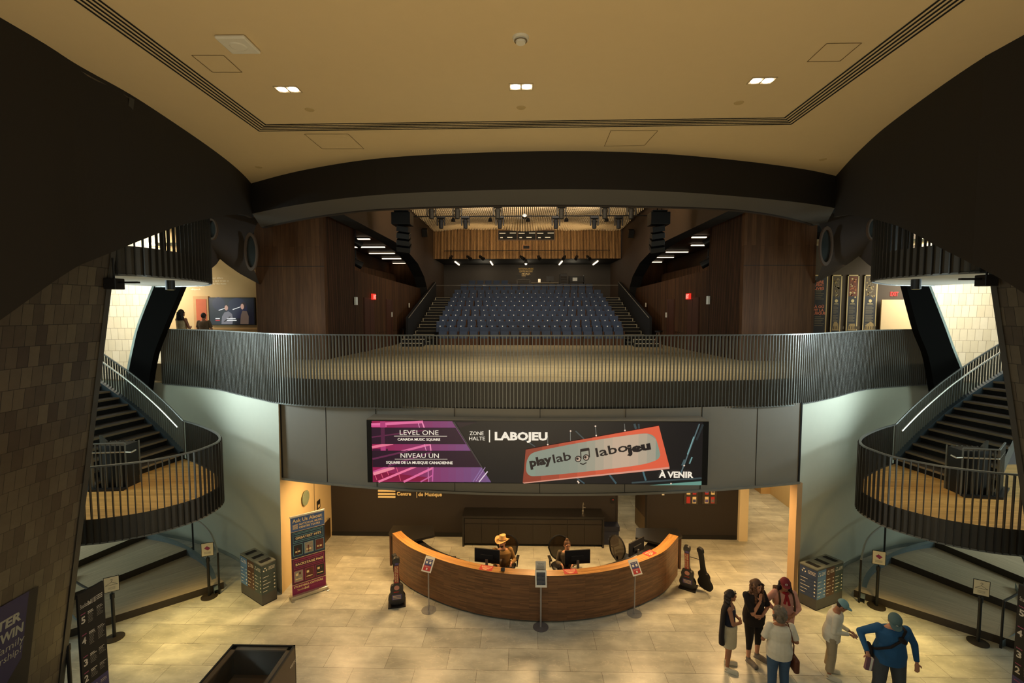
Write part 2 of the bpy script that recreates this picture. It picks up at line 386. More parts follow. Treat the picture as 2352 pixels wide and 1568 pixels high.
def catmull(P, n=6):
    P = [Vector(p) for p in P]; out = []
    for i in range(len(P) - 1):
        p0 = P[max(i - 1, 0)]; p1 = P[i]; p2 = P[i + 1]; p3 = P[min(i + 2, len(P) - 1)]
        for k in range(n):
            t = k / n; out.append(0.5 * ((2 * p1) + (-p0 + p2) * t + (2 * p0 - 5 * p1 + 4 * p2 - p3) * t * t + (-p0 + 3 * p1 - 3 * p2 + p3) * t ** 3))
    out.append(P[-1]); return out
def resample(P, step):
    """points and tangents every step metres along a polyline"""
    out = []; acc = 0.0; need = 0.0
    for a, b in zip(P[:-1], P[1:]):
        d = (b - a); L = d.length
        while need <= acc + L:
            out.append((a + d * ((need - acc) / L), d.normalized())); need += step
        acc += L
    return out
def offset(P, t):
    Q = []
    for k in range(len(P)):
        d = (P[min(k + 1, len(P) - 1)] - P[max(k - 1, 0)]); d = Vector((d.x, d.y, 0)).normalized(); Q.append(P[k] + Vector((-d.y, d.x, 0)) * t)
    return Q
def bars(name, positions, size, mt, parent, limit=100, key=None):
    """upright bars at (point, tangent, z0, z1): the nearest ones as parts, the rest as one stuff part"""
    key = key or (lambda p: p[0].length)
    order = sorted(range(len(positions)), key=lambda i: key(positions[i])); near = set(order[:limit])
    meshes = {}
    rest = MB()
    for i, (p, t, z0, z1) in enumerate(positions):
        ang = math.atan2(t.y, t.x)
        if i in near:
            h = round(z1 - z0, 3)
            if h not in meshes:
                b = MB(); b.bx(-size[0] / 2, size[0] / 2, -size[1] / 2, size[1] / 2, 0, h)
                me = b.build(name, mt, parent); meshes[h] = me.data; o = me
            else:
                o = bpy.data.objects.new(name, meshes[h]); COL.objects.link(o); o.parent = parent
            o.matrix_parent_inverse = pinv(parent); o.location = (p.x, p.y, z0); o.rotation_euler = (0, 0, ang)
        else:
            rest.box((p.x, p.y, (z0 + z1) / 2), (size[0], size[1], z1 - z0), 0, Matrix.Rotation(ang, 3, 'Z'))
    if rest.v: tag(rest.build(name, mt, parent, glob=True), kind='stuff')

# ================================================================== the setting
XC = 0.3                                  # middle of the building: mirrored things use 2 * XC - x
def side(sg):
    return (lambda p: Vector(p)) if sg < 0 else (lambda p: Vector((2 * XC - p[0], *p[1:])))
Z2 = 5.32; ZC = 10.46
# stone floor of the ground level
b = MB(); b.quad((-16, -6, 0), (16, -6, 0), (16, 30, 0), (-16, 30, 0)); struct(b.build('floor', M_stone))

# ---- ceiling with a recessed line of air slots
b = MB(); b.bx(-9.5, 9.5, -4, 14.5, ZC + 0.001, ZC + 0.25); struct(b.build('ceiling', M_ceil))
b = MB()
LI = [Vector((-5.13, -3.0, 0)), Vector((-5.13, 5.6, 0)), Vector((-5.22, 9.57, 0)), Vector((5.12, 9.45, 0)), Vector((5.05, 5.8, 0)), Vector((5.05, -3.0, 0))]
LO = [Vector((-4.79, -3.0, 0)), Vector((-4.79, 5.58, 0)), Vector((-4.85, 9.18, 0)), Vector((4.76, 9.07, 0)), Vector((4.70, 5.79, 0)), Vector((4.70, -3.0, 0))]
for k in range(5):
    a = k / 5 + 0.02; c = a + 0.095
    P = [LI[i].lerp(LO[i], a) for i in range(6)]; Q = [LI[i].lerp(LO[i], c) for i in range(6)]
    for i in range(5):
        A = [P[i], P[i + 1]]; B = [Q[i], Q[i + 1]]
        for z in (ZC - 0.004,): b.quad(*[(v.x, v.y, z) for v in (A[0], A[1], B[1], B[0])])
struct(b.build('trim_1', M_blackm))
# access panels: fine shadow joints
b = MB()
def joint(px):
    P = [fl(*p, ZC - 0.003) for p in px]
    for p, q in zip(P, P[1:] + P[:1]):
        d = (q - p).normalized() * 0.006; n = Vector((-d.y, d.x, 0)); b.quad(p - n, q - n, q + n, p + n)
joint([(440, 127), (513, 127), (556, 166), (488, 166)]); joint([(1899, 100), (1979, 99), (1929, 141), (1854, 142)])
joint([(699, 308), (800, 308), (836, 342), (740, 342)]); joint([(1403, 300), (1511, 300), (1480, 334), (1388, 336)])
struct(b.build('trim_2', mat('joint_shadow_gap', (120, 96, 58), 0.9, var=0)))

# ---- curved band over the theatre opening and its soffit
FT = catmull([fl(*p, ZC) for p in [(577, 421), (700, 390), (900, 361), (1240, 347), (1500, 352), (1700, 369), (1850, 389), (1920, 404)]], 6)
SB = catmull([fl(*p, 9.63) for p in [(600, 522), (660, 508), (750, 493), (900, 478), (1240, 470), (1600, 476), (1750, 488), (1860, 512), (1890, 530)]], 6)
FT = [p for p, t in resample(FT, 0.35)] + [FT[-1]]
def at_frac(P, n):
    L = [0]
    for a, c in zip(P[:-1], P[1:]): L.append(L[-1] + (c - a).length)
    out = []
    for k in range(n):
        t = L[-1] * k / (n - 1); i = min(max(j for j in range(len(L)) if L[j] <= t + 1e-9), len(P) - 2)
        out.append(P[i].lerp(P[i + 1], (t - L[i]) / (L[i + 1] - L[i])))
    return out
n = 48; F_ = at_frac(FT, n); S_ = at_frac(SB, n)
b = MB()
lo = [(p.x, p.y, 9.63) for p in F_]; up = [(p.x, p.y, ZC + 0.3) for p in F_]; bk = [(p.x, p.y, 9.63) for p in S_]
b.band(lo, up, 0); b.band(bk, lo, 1); b.band(bk, [(p.x, p.y, ZC + 0.3) for p in S_], 0)
b.band([(p.x, p.y, 9.60) for p in S_], bk, 2)
b.band([(p.x, p.y, 9.60) for p in S_], [(p.x, p.y + 0.12, 9.60) for p in S_], 2)
struct(b.build('wall_arch_band', [M_dark, M_soffit, M_vault], smooth=False))

# ---- big dark side walls with an arched lower edge
def interp(pts, x):
    pts = sorted(pts)
    for (x0, y0), (x1, y1) in zip(pts[:-1], pts[1:]):
        if x0 <= x <= x1: return y0 + (y1 - y0) * (x - x0) / (x1 - x0)
    return pts[0][1] if x < pts[0][0] else pts[-1][1]
def cowl(name, top, bot, extra, t):
    P = catmull([Vector((p[0], p[1], 0)) for p in extra] + [fl(*p, ZC) for p in top], 6)
    zb = []
    for p in P:
        z = 9.0
        if p.y > 4:
            lo_, hi_ = 3.0, 10.3
            for _ in range(40):
                z = (lo_ + hi_) / 2; x, y = pr(p.x, p.y, z)
                if y > interp(bot, x): lo_ = z
                else: hi_ = z
            zb.append(z)
        else: zb.append(None)
    first = next(z for z in zb if z is not None)
    zb = [first if z is None else z for z in zb]
    b = MB(); b.wall([(p.x, p.y) for p in P], zb, ZC + 0.3, t)
    return struct(b.build(name, M_dark))
cowl('wall_cowl_left', [(0, 40), (180, 150), (300, 217), (400, 282), (480, 337), (530, 375), (560, 402), (577, 421)],
     [(-300, 950), (0, 735), (60, 693), (120, 648), (180, 610), (260, 578), (320, 553), (400, 522), (450, 508), (480, 502), (520, 494), (550, 492), (570, 495), (600, 512)],
     [(-6.3, -3.0), (-6.3, 2.0)], 0.1)
cowl('wall_cowl_right', [(2352, 80), (2250, 138), (2130, 220), (2030, 295), (1980, 340), (1950, 370), (1920, 404)],
     [(2700, 880), (2500, 770), (2351, 673), (2316, 650), (2275, 627), (2249, 614), (2157, 568), (2099, 536), (2060, 518), (2015, 505), (1984, 498), (1946, 493), (1920, 497), (1890, 512)],
     [(6.4, -3.0), (6.4, 2.0)], -0.1)

# ---- brown vault behind the arches with round openings
def vault(name, top, ytop, bot, x0, x1, flip, ringpx):
    n = 22; b = MB(); A = []; B = []; C = []; D = []
    for k in range(n + 1):
        px = x0 + (x1 - x0) * k / n; Y = 13.7 + 1.75 * abs(px - x0) / abs(x1 - x0)
        zt = at(px, ytop, Y); zb = at(px, interp(bot, px), Y)
        bow = 0.5 * math.sin(PI * k / n)
        A.append((zb.x, Y, zb.z)); B.append((zt.x, Y + bow * 0, 9.9)); C.append((zb.x, Y + 0.3, zb.z)); D.append((zt.x, Y + 0.3, 9.9))
        M_ = []
    # bulge in height: three rows
    rows = [A]
    for f in (0.3, 0.6, 0.85):
        rows.append([tuple(Vector(a).lerp(Vector(c), f) + Vector((0, -0.55 * math.sin(PI * f), 0))) for a, c in zip(A, B)])
    rows.append(B)
    for a, c in zip(rows[:-1], rows[1:]): b.band(a, c, 0)
    b.band(C, A, 0)
    struct(b.build(name, M_vault, smooth=True, recalc=True))
vault('wall_vault_left', None, 480, [(440, 640), (483, 604), (495, 586), (520, 607), (550, 628), (600, 655)], 440, 596, False, None)
vault('wall_vault_right', None, 480, [(2060, 640), (2010, 604), (1983, 580), (1960, 598), (1920, 624), (1870, 652)], 2060, 1872, True, None)
def opening(name, px, py, rx, ry, Y, label, grp):
    c = at(px, py, Y); s = Y / FP
    e = empty(name, (c.x, Y, c.z), label, 'opening', group=grp)
    b = MB(); n = 28
    O = [(rx * s * math.cos(2 * PI * k / n), -0.02, ry * s * math.sin(2 * PI * k / n)) for k in range(n)]
    I = [(p[0] * 0.78, -0.02, p[2] * 0.82) for p in O]; D = [(p[0] * 0.78, 0.06, p[2] * 0.82) for p in O]; O2 = [(p[0], 0.06, p[2]) for p in O]
    b.band(O, I, closed=True); b.band(I, D, closed=True); b.band(O, O2, closed=True)
    b.build('rim', M_rim, e, smooth=False)
    b = MB(); b.poly([(p[0], 0.05, p[2]) for p in I][::-1]); b.build('glazing', mat('dim_grey_glass', (52, 56, 55), 0.2, var=0.3, nscale=2), e)
opening('round_opening', 576, 578, 15, 44, 14.62, 'oval opening with brown rim beside the left walnut pier', 'oval openings')
opening('round_opening', 1898, 565, 15, 44, 14.6, 'oval opening with brown rim beside the right walnut pier', 'oval openings')
opening('round_opening', 486, 526, 13, 24, 13.5, 'small oval opening partly behind the upper left landing', 'oval openings')
opening('round_opening', 2006, 526, 13, 24, 13.5, 'small oval opening partly behind the upper right landing', 'oval openings')

# ---- leaning tile-clad walls in the foreground
def tiledwall(name, p0, p1, ynear, sg):
    p0 = Vector(p0); p1 = Vector(p1)      # edge foot, edge head
    sl = (p1.x - p0.x) / (p1.z - p0.z); foot = Vector((p0.x - sl * p0.z, p0.y, 0)); head = Vector((foot.x + sl * 10.4, p0.y, 10.4))
    h = (head - foot).length; Ln = foot.y - ynear
    b = MB()
    a = [foot, Vector((foot.x, ynear, 0))]; c = [head, Vector((head.x, ynear, 10.4))]
    b.quad(a[0], a[1], c[1], c[0], 0, ((0, 0), (Ln, 0), (Ln, h), (0, h)))
    o = Vector((sg * 0.4, 0, 0))
    b.quad(a[0] + o, a[1] + o, c[1] + o, c[0] + o, 1); b.quad(a[1], a[1] + o, c[1] + o, c[1], 1); b.quad(c[0], c[1], c[1] + o, c[0] + o, 1)
    struct(b.build(name, [M_tileD, M_charc]))
    e = Vector((0, 0.07, 0)); i = Vector((-sg * 0.02, 0, 0))
    b = MB(); b.quad(foot + i, head + i, head + i + e, foot + i + e); b.quad(foot + i - Vector((0, .03, 0)), head + i - Vector((0, .03, 0)), head + i, foot + i)
    b.quad(foot + e + i, head + e + i, head + e + o, foot + e + o)
    struct(b.build('trim_tile_edge', mat('dark_edge_trim', (60, 58, 54), 0.5, var=0.05)))
    return foot, sl
CLf, CLs = tiledwall('wall_tile_left', at(137, 1568, 7.9), at(255, 585, 7.9), 2.5, -1)
CRf, CRs = tiledwall('wall_tile_right', at(2352, 1100, 7.9), at(2285, 640, 7.9), 2.5, 1)

# ---- sunlit cream tile walls seen past the stairs
for sg, nm in ((-1, 'left'), (1, 'right')):
    S = side(sg); b = MB()
    A = catmull([S((-17.5, 17.0, 2.5)), S((-16, 17.3, 2.5)), S((-14.5, 17.5, 2.5)), S((-12.6, 17.5, 2.5))], 5); B = [Vector((p.x, p.y - 0.15, 10.2)) for p in A]
    b.band(A, B, 0, 0.0); b.band([p + Vector((0, .3, 0)) for p in A], [p + Vector((0, .3, 0)) for p in B], 1)
    struct(b.build('wall_cream_tile_' + nm, [M_tileB, M_beige]))
    # leaning black pier with a pale outer edge
    b = MB()
    px = [(355, 655), (320, 745), (306, 800), (290, 880)]; qx = [(418, 655), (375, 757), (352, 820), (338, 905)]
    if sg > 0:
        px = [(2130, 648), (2168, 745), (2188, 800), (2206, 845)]; qx = [(2080, 648), (2109, 757), (2133, 820), (2148, 905)]
    L0 = catmull([at(*p, 13.78) for p in px], 5); R0 = catmull([at(*p, 13.78) for p in qx], 5)
    ext0 = L0[-1] + (L0[-1] - L0[-2]) * 6; ext1 = R0[-1] + (R0[-1] - R0[-2]) * 6; ext1.z = ext0.z = 2.6
    tp0 = L0[0] + (L0[0] - L0[1]) * 5; tp1 = R0[0] + (R0[0] - R0[1]) * 5
    L0 = [tp0] + L0 + [ext0]; R0 = [tp1] + R0 + [ext1]
    dy = Vector((0, 0.22, 0))
    b.band(L0, R0, 0); b.band([p + dy for p in R0], [p + dy for p in L0], 0); b.band(R0, [p + dy for p in R0], 0); b.band([p + dy for p in L0], L0, 0)
    ex = Vector((-0.07 if sg < 0 else 0.07, 0, 0)); b.band([p + ex for p in L0], L0, 1); b.band([p + ex + dy for p in L0], [p + ex for p in L0], 1)
    struct(b.build('wall_pier_' + nm, [mat('pier_black', (13, 12, 11), 0.9, var=0.05, spec=0.1), mat('pale_mullion', (150, 158, 150), 0.4, 0.3)]))

# ---- curved pale wall under the balcony on each side
def greywall(name, base, top, t):
    B_ = catmull([Vector((*p, 0)) for p in base], 6); T_ = catmull([Vector((*p, 4.74)) for p in top], 6)
    n = 40; B_ = at_frac(B_, n); T_ = at_frac(T_, n); b = MB()
    rows = [[p.lerp(q, f) for p, q in zip(B_, T_)] for f in (0, .2, .4, .6, .8, 1)]
    for r, s_ in zip(rows[:-1], rows[1:]): b.band(r, s_, 0)
    d = Vector((0, t, 0)); b.band([p + d for p in T_], [p + d for p in B_], 1)
    b.quad(B_[0], T_[0], T_[0] + d, B_[0] + d, 1)
    struct(b.build(name, [M_greyw, M_beige], smooth=True))
    b = MB(); b.band([p + Vector((0, -0.015, 0)) for p in B_], [p + Vector((0, -0.015, 0.1)) for p in B_]); struct(b.build('baseboard_' + name[5:], mat('grey_base', (150, 156, 146), 0.6)))
greywall('wall_grey_left', [(-5.88, 11.15), (-6.74, 11.80), (-7.64, 12.48), (-8.36, 12.95), (-9.34, 13.46), (-10.5, 13.9), (-13.5, 14.6)],
         [(-5.86, 11.22), (-6.54, 11.75), (-7.6, 12.5), (-8.72, 13.28), (-10.35, 13.97), (-11.3, 14.25), (-13.5, 14.7)], 0.25)
greywall('wall_grey_right', [(6.62, 11.2), (8.65, 12.66), (9.16, 12.98), (9.67, 13.25), (10.32, 13.56), (11.47, 13.94), (14, 14.3)],
         [(6.62, 11.4), (7.84, 12.22), (9.65, 13.58), (11.52, 14.3), (12.6, 14.58), (13.2, 14.7), (14, 14.8)], 0.25)

# ---- grey metal panels that carry the screen
PN = []
for k in range(49):
    x = -5.86 + 12.46 * k / 48; PN.append(Vector((x, 10.42 + 0.0225 * (x - 0.38) ** 2, 0)))
b = MB(); ZB = 2.85
b.band([(p.x, p.y, ZB) for p in PN], [(p.x, p.y, 4.76) for p in PN], 0)
b.band([(p.x, p.y - 0.05, ZB - 0.03) for p in PN], [(p.x, p.y - 0.05, ZB + 0.02) for p in PN], 1)
b.band([(p.x, p.y + 0.35, ZB - 0.03) for p in PN], [(p.x, p.y - 0.05, ZB - 0.03) for p in PN], 1)
b.band([(p.x, p.y - 0.05, ZB + 0.02) for p in PN], [(p.x, p.y, ZB + 0.02) for p in PN], 1)
for x in (-4.62, -3.36, -1.52, 0.39, 2.29, 4.05, 5.42):
    y = 10.42 + 0.0225 * (x - 0.38) ** 2; b.bx(x - 0.006, x + 0.006, y - 0.006, y + 0.01, ZB, 4.76, 2)
for x in (-5.85, 6.58):
    y = 10.42 + 0.0225 * (x - 0.38) ** 2; b.bx(x - 0.02, x + 0.02, y - 0.02, y + 0.2, ZB, 4.76, 2)
struct(b.build('wall_media_panels', [M_panel, mat('panel_lip', (128, 124, 112), 0.5), M_blackm]))

# ---- lobby behind the desk
b = MB(); b.bx(-6.1, -5.88, 11.40, 14.25, 0, 2.84, 0); b.bx(-5.875, -5.87, 12.75, 14.1, 0.02, 0.62, 1); b.bx(-5.879, -5.872, 13.05, 13.06, 0, 2.84, 2)
struct(b.build('wall_lobby_left', [M_beige, mat('bronze_kick', (96, 76, 48), 0.4, 0.5), M_charc]))
b = MB(); b.bx(-6.1, 2.86, 14.22, 14.4, 0, 2.84, 0); b.bx(3.82, 6.52, 14.22, 14.4, 0, 2.84, 0); b.bx(2.86, 3.82, 14.22, 14.4, 2.2, 2.84, 0)
b.bx(-5.88, 2.86, 14.2, 14.22, 0, 0.12, 1); b.bx(3.82, 6.5, 14.2, 14.22, 0, 0.12, 1)
struct(b.build('wall_lobby_back', [M_charc, M_blackm]))
b = MB(); b.bx(6.52, 6.78, 14.1, 14.45, 0, 2.84, 0); struct(b.build('wall_corridor_post', mat('cream_post', (222, 206, 168), 0.6, var=0.03)))
b = MB(); b.bx(6.54, 6.66, 11.25, 11.55, 0, 2.84, 0); struct(b.build('wall_lobby_right', mat('warm_jamb', (190, 160, 122), 0.7, var=0.03)))
b = MB(); b.bx(9.4, 9.6, 13.45, 22, 0, 2.84); b.bx(6.6, 9.6, 21.6, 21.8, 0, 2.84); b.bx(6.6, 6.78, 14.45, 21.6, 0, 2.84)
struct(b.build('wall_corridor', M_beige))
b = MB(); b.bx(9.05, 9.4, 17.9, 18.6, 0, 2.6); b.bx(9.3, 9.4, 18.6, 20.8, 0, 2.6); struct(b.build('trim_corridor_door', mat('oak_frame', (196, 160, 104), 0.5)))
b = MB(); b.prism([(p.x, p.y + 0.3) for p in PN] + [(6.6, 14.4), (-5.86, 14.4)], 2.82, 2.86); b.bx(6.5, 9.5, 13.5, 22, 2.84, 2.9); b.bx(6.6, 8.3, 12.8, 13.5, 2.84, 2.9); b.bx(2.5, 5.5, 14.4, 18, 2.84, 2.9); struct(b.build('ceiling_lobby', M_beige))
b = MB(); b.bx(2.5, 2.6, 14.4, 18, 0, 2.84); b.bx(5.2, 5.3, 14.4, 18, 0, 2.84); b.bx(2.5, 5.3, 18, 18.1, 0, 2.84); struct(b.build('wall_office', mat('office_wall', (150, 136, 108), 0.8)))

# ---- level two slab
RC = catmull([Vector((*p, 0)) for p in [(-13.4, 14.7), (-12.3, 14.5), (-11.3, 14.22), (-10.35, 13.95), (-8.72, 13.25), (-7.6, 12.45), (-6.54, 11.7), (-5.79, 11.2), (-4.6, 10.84), (-1.95, 10.58), (.39, 10.53),
      (2.95, 10.68), (4.99, 10.92), (5.86, 11.09), (6.64, 11.4), (7.84, 12.2), (9.65, 13.55), (11.52, 14.3), (12.6, 14.55), (13.8, 14.7)]], 6)
RI = offset(RC, 0.07)
b = MB(); RI = [p for p in RI if -11.4 < p.x < 12.8]
b.prism([(p.x, p.y) for p in RI] + [(12.7, 35), (-11.3, 35)], 4.78, Z2)
struct(b.build('floor_upper', M_stage))

# ================================================================== theatre
for sg, nm in ((-1, 'left'), (1, 'right')):
    S = side(sg); X = lambda x: S((x, 0, 0)).x
    b = MB(); b.bx(X(-8.72), X(-6.45), 15.5, 16.7, Z2, 11.2, 0); struct(b.build('wall_pier_walnut_' + nm, M_walnutV))
    b = MB(); b.bx(X(-8.72), X(-6.45), 15.488, 15.5, 8.36, 8.372, 0); struct(b.build('trim_pier_joint_' + nm, M_blackm))
    # slatted return and lower side wall with two doors
    b = MB(); P = [S((-6.46, 15.55, 0)), S((-6.28, 17.9, 0))]; b.wall([(p.x, p.y) for p in P], Z2, 10.4, 0.3 if sg < 0 else -0.3)
    struct(b.build('wall_slatted_' + nm, M_slatD))
    b = MB(); P = [S((-6.28, 17.9, 0)), S((-6.0, 23.0, 0)), S((-5.92, 30, 0))]; b.wall([(p.x, p.y) for p in P], Z2, [8.45, 8.3, 8.2], 0.3 if sg < 0 else -0.3)
    struct(b.build('wall_theatre_side_' + nm, M_walnutY))
    # inner wall with an arched opening to the side gallery
    prof = [(12.9, 9.9), (14.8, 9.9), (20.7, 9.92), (22.3, 9.86), (23.6, 9.72), (25.45, 9.42), (27.0, 8.85), (27.7, 8.3), (28.0, 7.7), (28.05, 5.4), (33.8, 5.4), (33.8, 13), (12.9, 13)]
    b = MB(); b.prismX(prof, X(-5.55), X(-6.15), 0)
    o = struct(b.build('wall_theatre_inner_' + nm, [mat('theatre_brown', (70, 52, 36), 0.7, var=0.06), M_blackm]))
    for p in o.data.polygons:
        if abs(p.normal.x) < 0.5: p.material_index = 1
    # gallery shell
    b = MB(); b.bx(X(-9.6), X(-9.4), 16.7, 34, 5.4, 10.4); b.bx(X(-9.6), X(-6.15), 33.8, 34, 5.4, 10.4); struct(b.build('wall_gallery_' + nm, M_walnutV))
    b = MB(); b.bx(X(-9.6), X(-6.15), 16.7, 34, 10.3, 10.4); struct(b.build('ceiling_gallery_' + nm, mat('gallery_ceiling', (92, 54, 34), 0.6)))
    b = MB(); b.bx(X(-9.4), X(-6.7), 17.2, 33.8, 7.4, 7.5); struct(b.build('floor_gallery_' + nm, M_charc))
    b = MB(); P = [S((-7.6, 18.2, 0)), S((-7.3, 27.5, 0))]; b.wall([(p.x, p.y) for p in P], 7.5, 9.0, 0.12 if sg < 0 else -0.12); struct(b.build('trim_parapet_' + nm, M_walnutY))
b = MB(); b.bx(-5.6, 6.15, 33.8, 34, 7.0, 10.3); struct(b.build('wall_theatre_back', mat('theatre_back', (74, 68, 62), 0.8, var=0.05)))
b = MB(); b.bx(-5.55, 6.08, 30.0, 30.2, 10.17, 12.6); struct(b.build('wall_timber_slats', M_slat))
b = MB(); b.bx(-5.55, 6.08, 30.2, 34, 10.17, 10.27); struct(b.build('ceiling_rear', M_blackm))
b = MB(); b.bx(-6.2, 6.7, 13, 30.2, 12.9, 13.0); struct(b.build('ceiling_theatre', M_blackm))
# rear platform behind the raked seats
b = MB(); b.bx(-4.6, 5.2, 30.25, 33.8, 5.4, 7.72); b.bx(-4.2, 5.0, 30.35, 30.95, 7.72, 7.80); b.bx(-5.5, -4.6, 29.6, 33.8, 5.4, 7.72); b.bx(5.2, 6.0, 29.6, 33.8, 5.4, 7.72); struct(b.build('floor_rear_platform', M_charc))

# exhibit walls on level two
b = MB(); b.bx(-12.6, -8.6, 16.5, 16.7, Z2, 10.2); struct(b.build('wall_exhibit_left', mat('ochre_wall', (186, 156, 108), 0.8, var=0.02)))
b = MB(); b.bx(-12.6, -8.0, 15.9, 16.5, 9.1, 9.2); struct(b.build('ceiling_exhibit_left', M_ceil))
b = MB(); b.bx(9.3, 13.2, 16.5, 16.7, Z2, 10.2); struct(b.build('wall_exhibit_right', mat('dark_exhibit_wall', (70, 58, 42), 0.8, var=0.03)))

for x0, x1, nm in ((-10.9, -8.0, 'left'), (8.7, 11.6, 'right')):  # added dark fillers that block the bright gap between soffit and vault
    b = MB(); b.bx(x0, x1, 15.75, 15.9, 9.45, 11.2); struct(b.build('wall_gap_filler_' + nm, M_dark))

# ================================================================== balcony railing of level two
rl = empty('balcony_railing', (0.4, 10.5, 4.72), 'long curving balcony railing of grey vertical pickets across the theatre level', 'railing')
RC2 = [p for p in RC if -10.95 < p.x < 12.35]
b = MB(); b.band([(p.x, p.y, 4.72) for p in RC2], [(p.x, p.y, 5.34) for p in RC2]); Q = offset(RC2, 0.05)
b.band([(p.x, p.y, 5.34) for p in RC2], [(p.x, p.y, 5.34) for p in Q]); b.build('fascia', M_fascia, rl, glob=True)
Q0 = offset(RC2, -0.035); Q1 = offset(RC2, 0.02)
b = MB()
for z0, z1 in ((6.36, 6.39),):
    b.band([(p.x, p.y, z0) for p in Q0], [(p.x, p.y, z1) for p in Q0]); b.band([(p.x, p.y, z1) for p in Q0], [(p.x, p.y, z1) for p in Q1]); b.band([(p.x, p.y, z1) for p in Q1], [(p.x, p.y, z0) for p in Q1])
b.build('top_rail', M_pick, rl, glob=True)
b = MB(); b.band([(p.x, p.y, 4.70) for p in Q0], [(p.x, p.y, 4.735) for p in Q0]); b.band([(p.x, p.y, 4.70) for p in Q1], [(p.x, p.y, 4.70) for p in Q0]); b.build('bottom_rail', M_pick, rl, glob=True)
QP = offset(RC2, -0.022)
bars('picket', [(p, t, 4.72, 6.37) for p, t in resample(QP, 0.0815)], (0.016, 0.05), M_pick, rl, key=lambda q: q[0].length)

# ================================================================== stairs between the levels
ZL = 2.9
LAND = [(-12.6, 8.5), (-10.6, 8.5), (-9.3, 8.58), (-8.45, 8.72), (-8.0, 8.86), (-7.45, 9.18), (-7.02, 9.72), (-6.92, 10.2), (-6.98, 10.65), (-7.32, 11.15), (-7.9, 11.68), (-8.6, 12.2), (-9.2, 12.58)]
STO = [(-9.2, 12.58), (-9.8, 12.85), (-10.4, 13.08), (-11.0, 13.28), (-11.6, 13.42), (-12.3, 13.55), (-13.4, 13.7)]
STI = [(-9.6, 10.3), (-10.2, 10.8), (-10.9, 11.3), (-11.6, 11.75), (-12.3, 12.0), (-13.0, 12.1), (-14.0, 12.2)]
def landing_shape(S, z, e, pitch, both=True):
    P = catmull([S((*p, 0)) for p in LAND], 6)
    sgn = 1
    b = MB(); b.prism([(p.x, p.y) for p in P] + [tuple(S((-12.6, 12.58, 0)))[:2]], z - 0.43, z - 0.02); 
    return P
def bandrail(P, z0, z1, zr, e, out, pitch, name='picket', slope=None, limit=100):
    A = P; b = MB()
    b.band([(p.x, p.y, z0 + p.z) for p in A], [(p.x, p.y, z1 + p.z) for p in A]); b.build('fascia', M_fascia, e, glob=True)
    Qa = offset(A, out * 0.03); Qb = offset(A, -out * 0.015)
    for q, s_ in ((Qa, A), (Qb, A)):
        for k in range(len(q)): q[k].z = s_[k].z
    b = MB(); b.band([(p.x, p.y, zr + p.z) for p in Qa], [(p.x, p.y, zr + 0.03 + p.z) for p in Qa]); b.band([(p.x, p.y, zr + 0.03 + p.z) for p in Qa], [(p.x, p.y, zr + 0.03 + p.z) for p in Qb]); b.band([(p.x, p.y, zr + p.z) for p in Qb], [(p.x, p.y, zr + 0.03 + p.z) for p in Qb])
    b.band([(p.x, p.y, z0 - 0.02 + p.z) for p in Qa], [(p.x, p.y, z0 + 0.015 + p.z) for p in Qa])
    b.build('top_rail', M_pick, e, glob=True)
    bars(name, [(p, t, z0 + p.z, zr + p.z) for p, t in resample(Qa, pitch)], (0.016, 0.05), M_pickd, e, limit=limit)
M_pickd = mat('dark_steel_picket', (66, 64, 60), 0.35, 0.5, var=0.06)
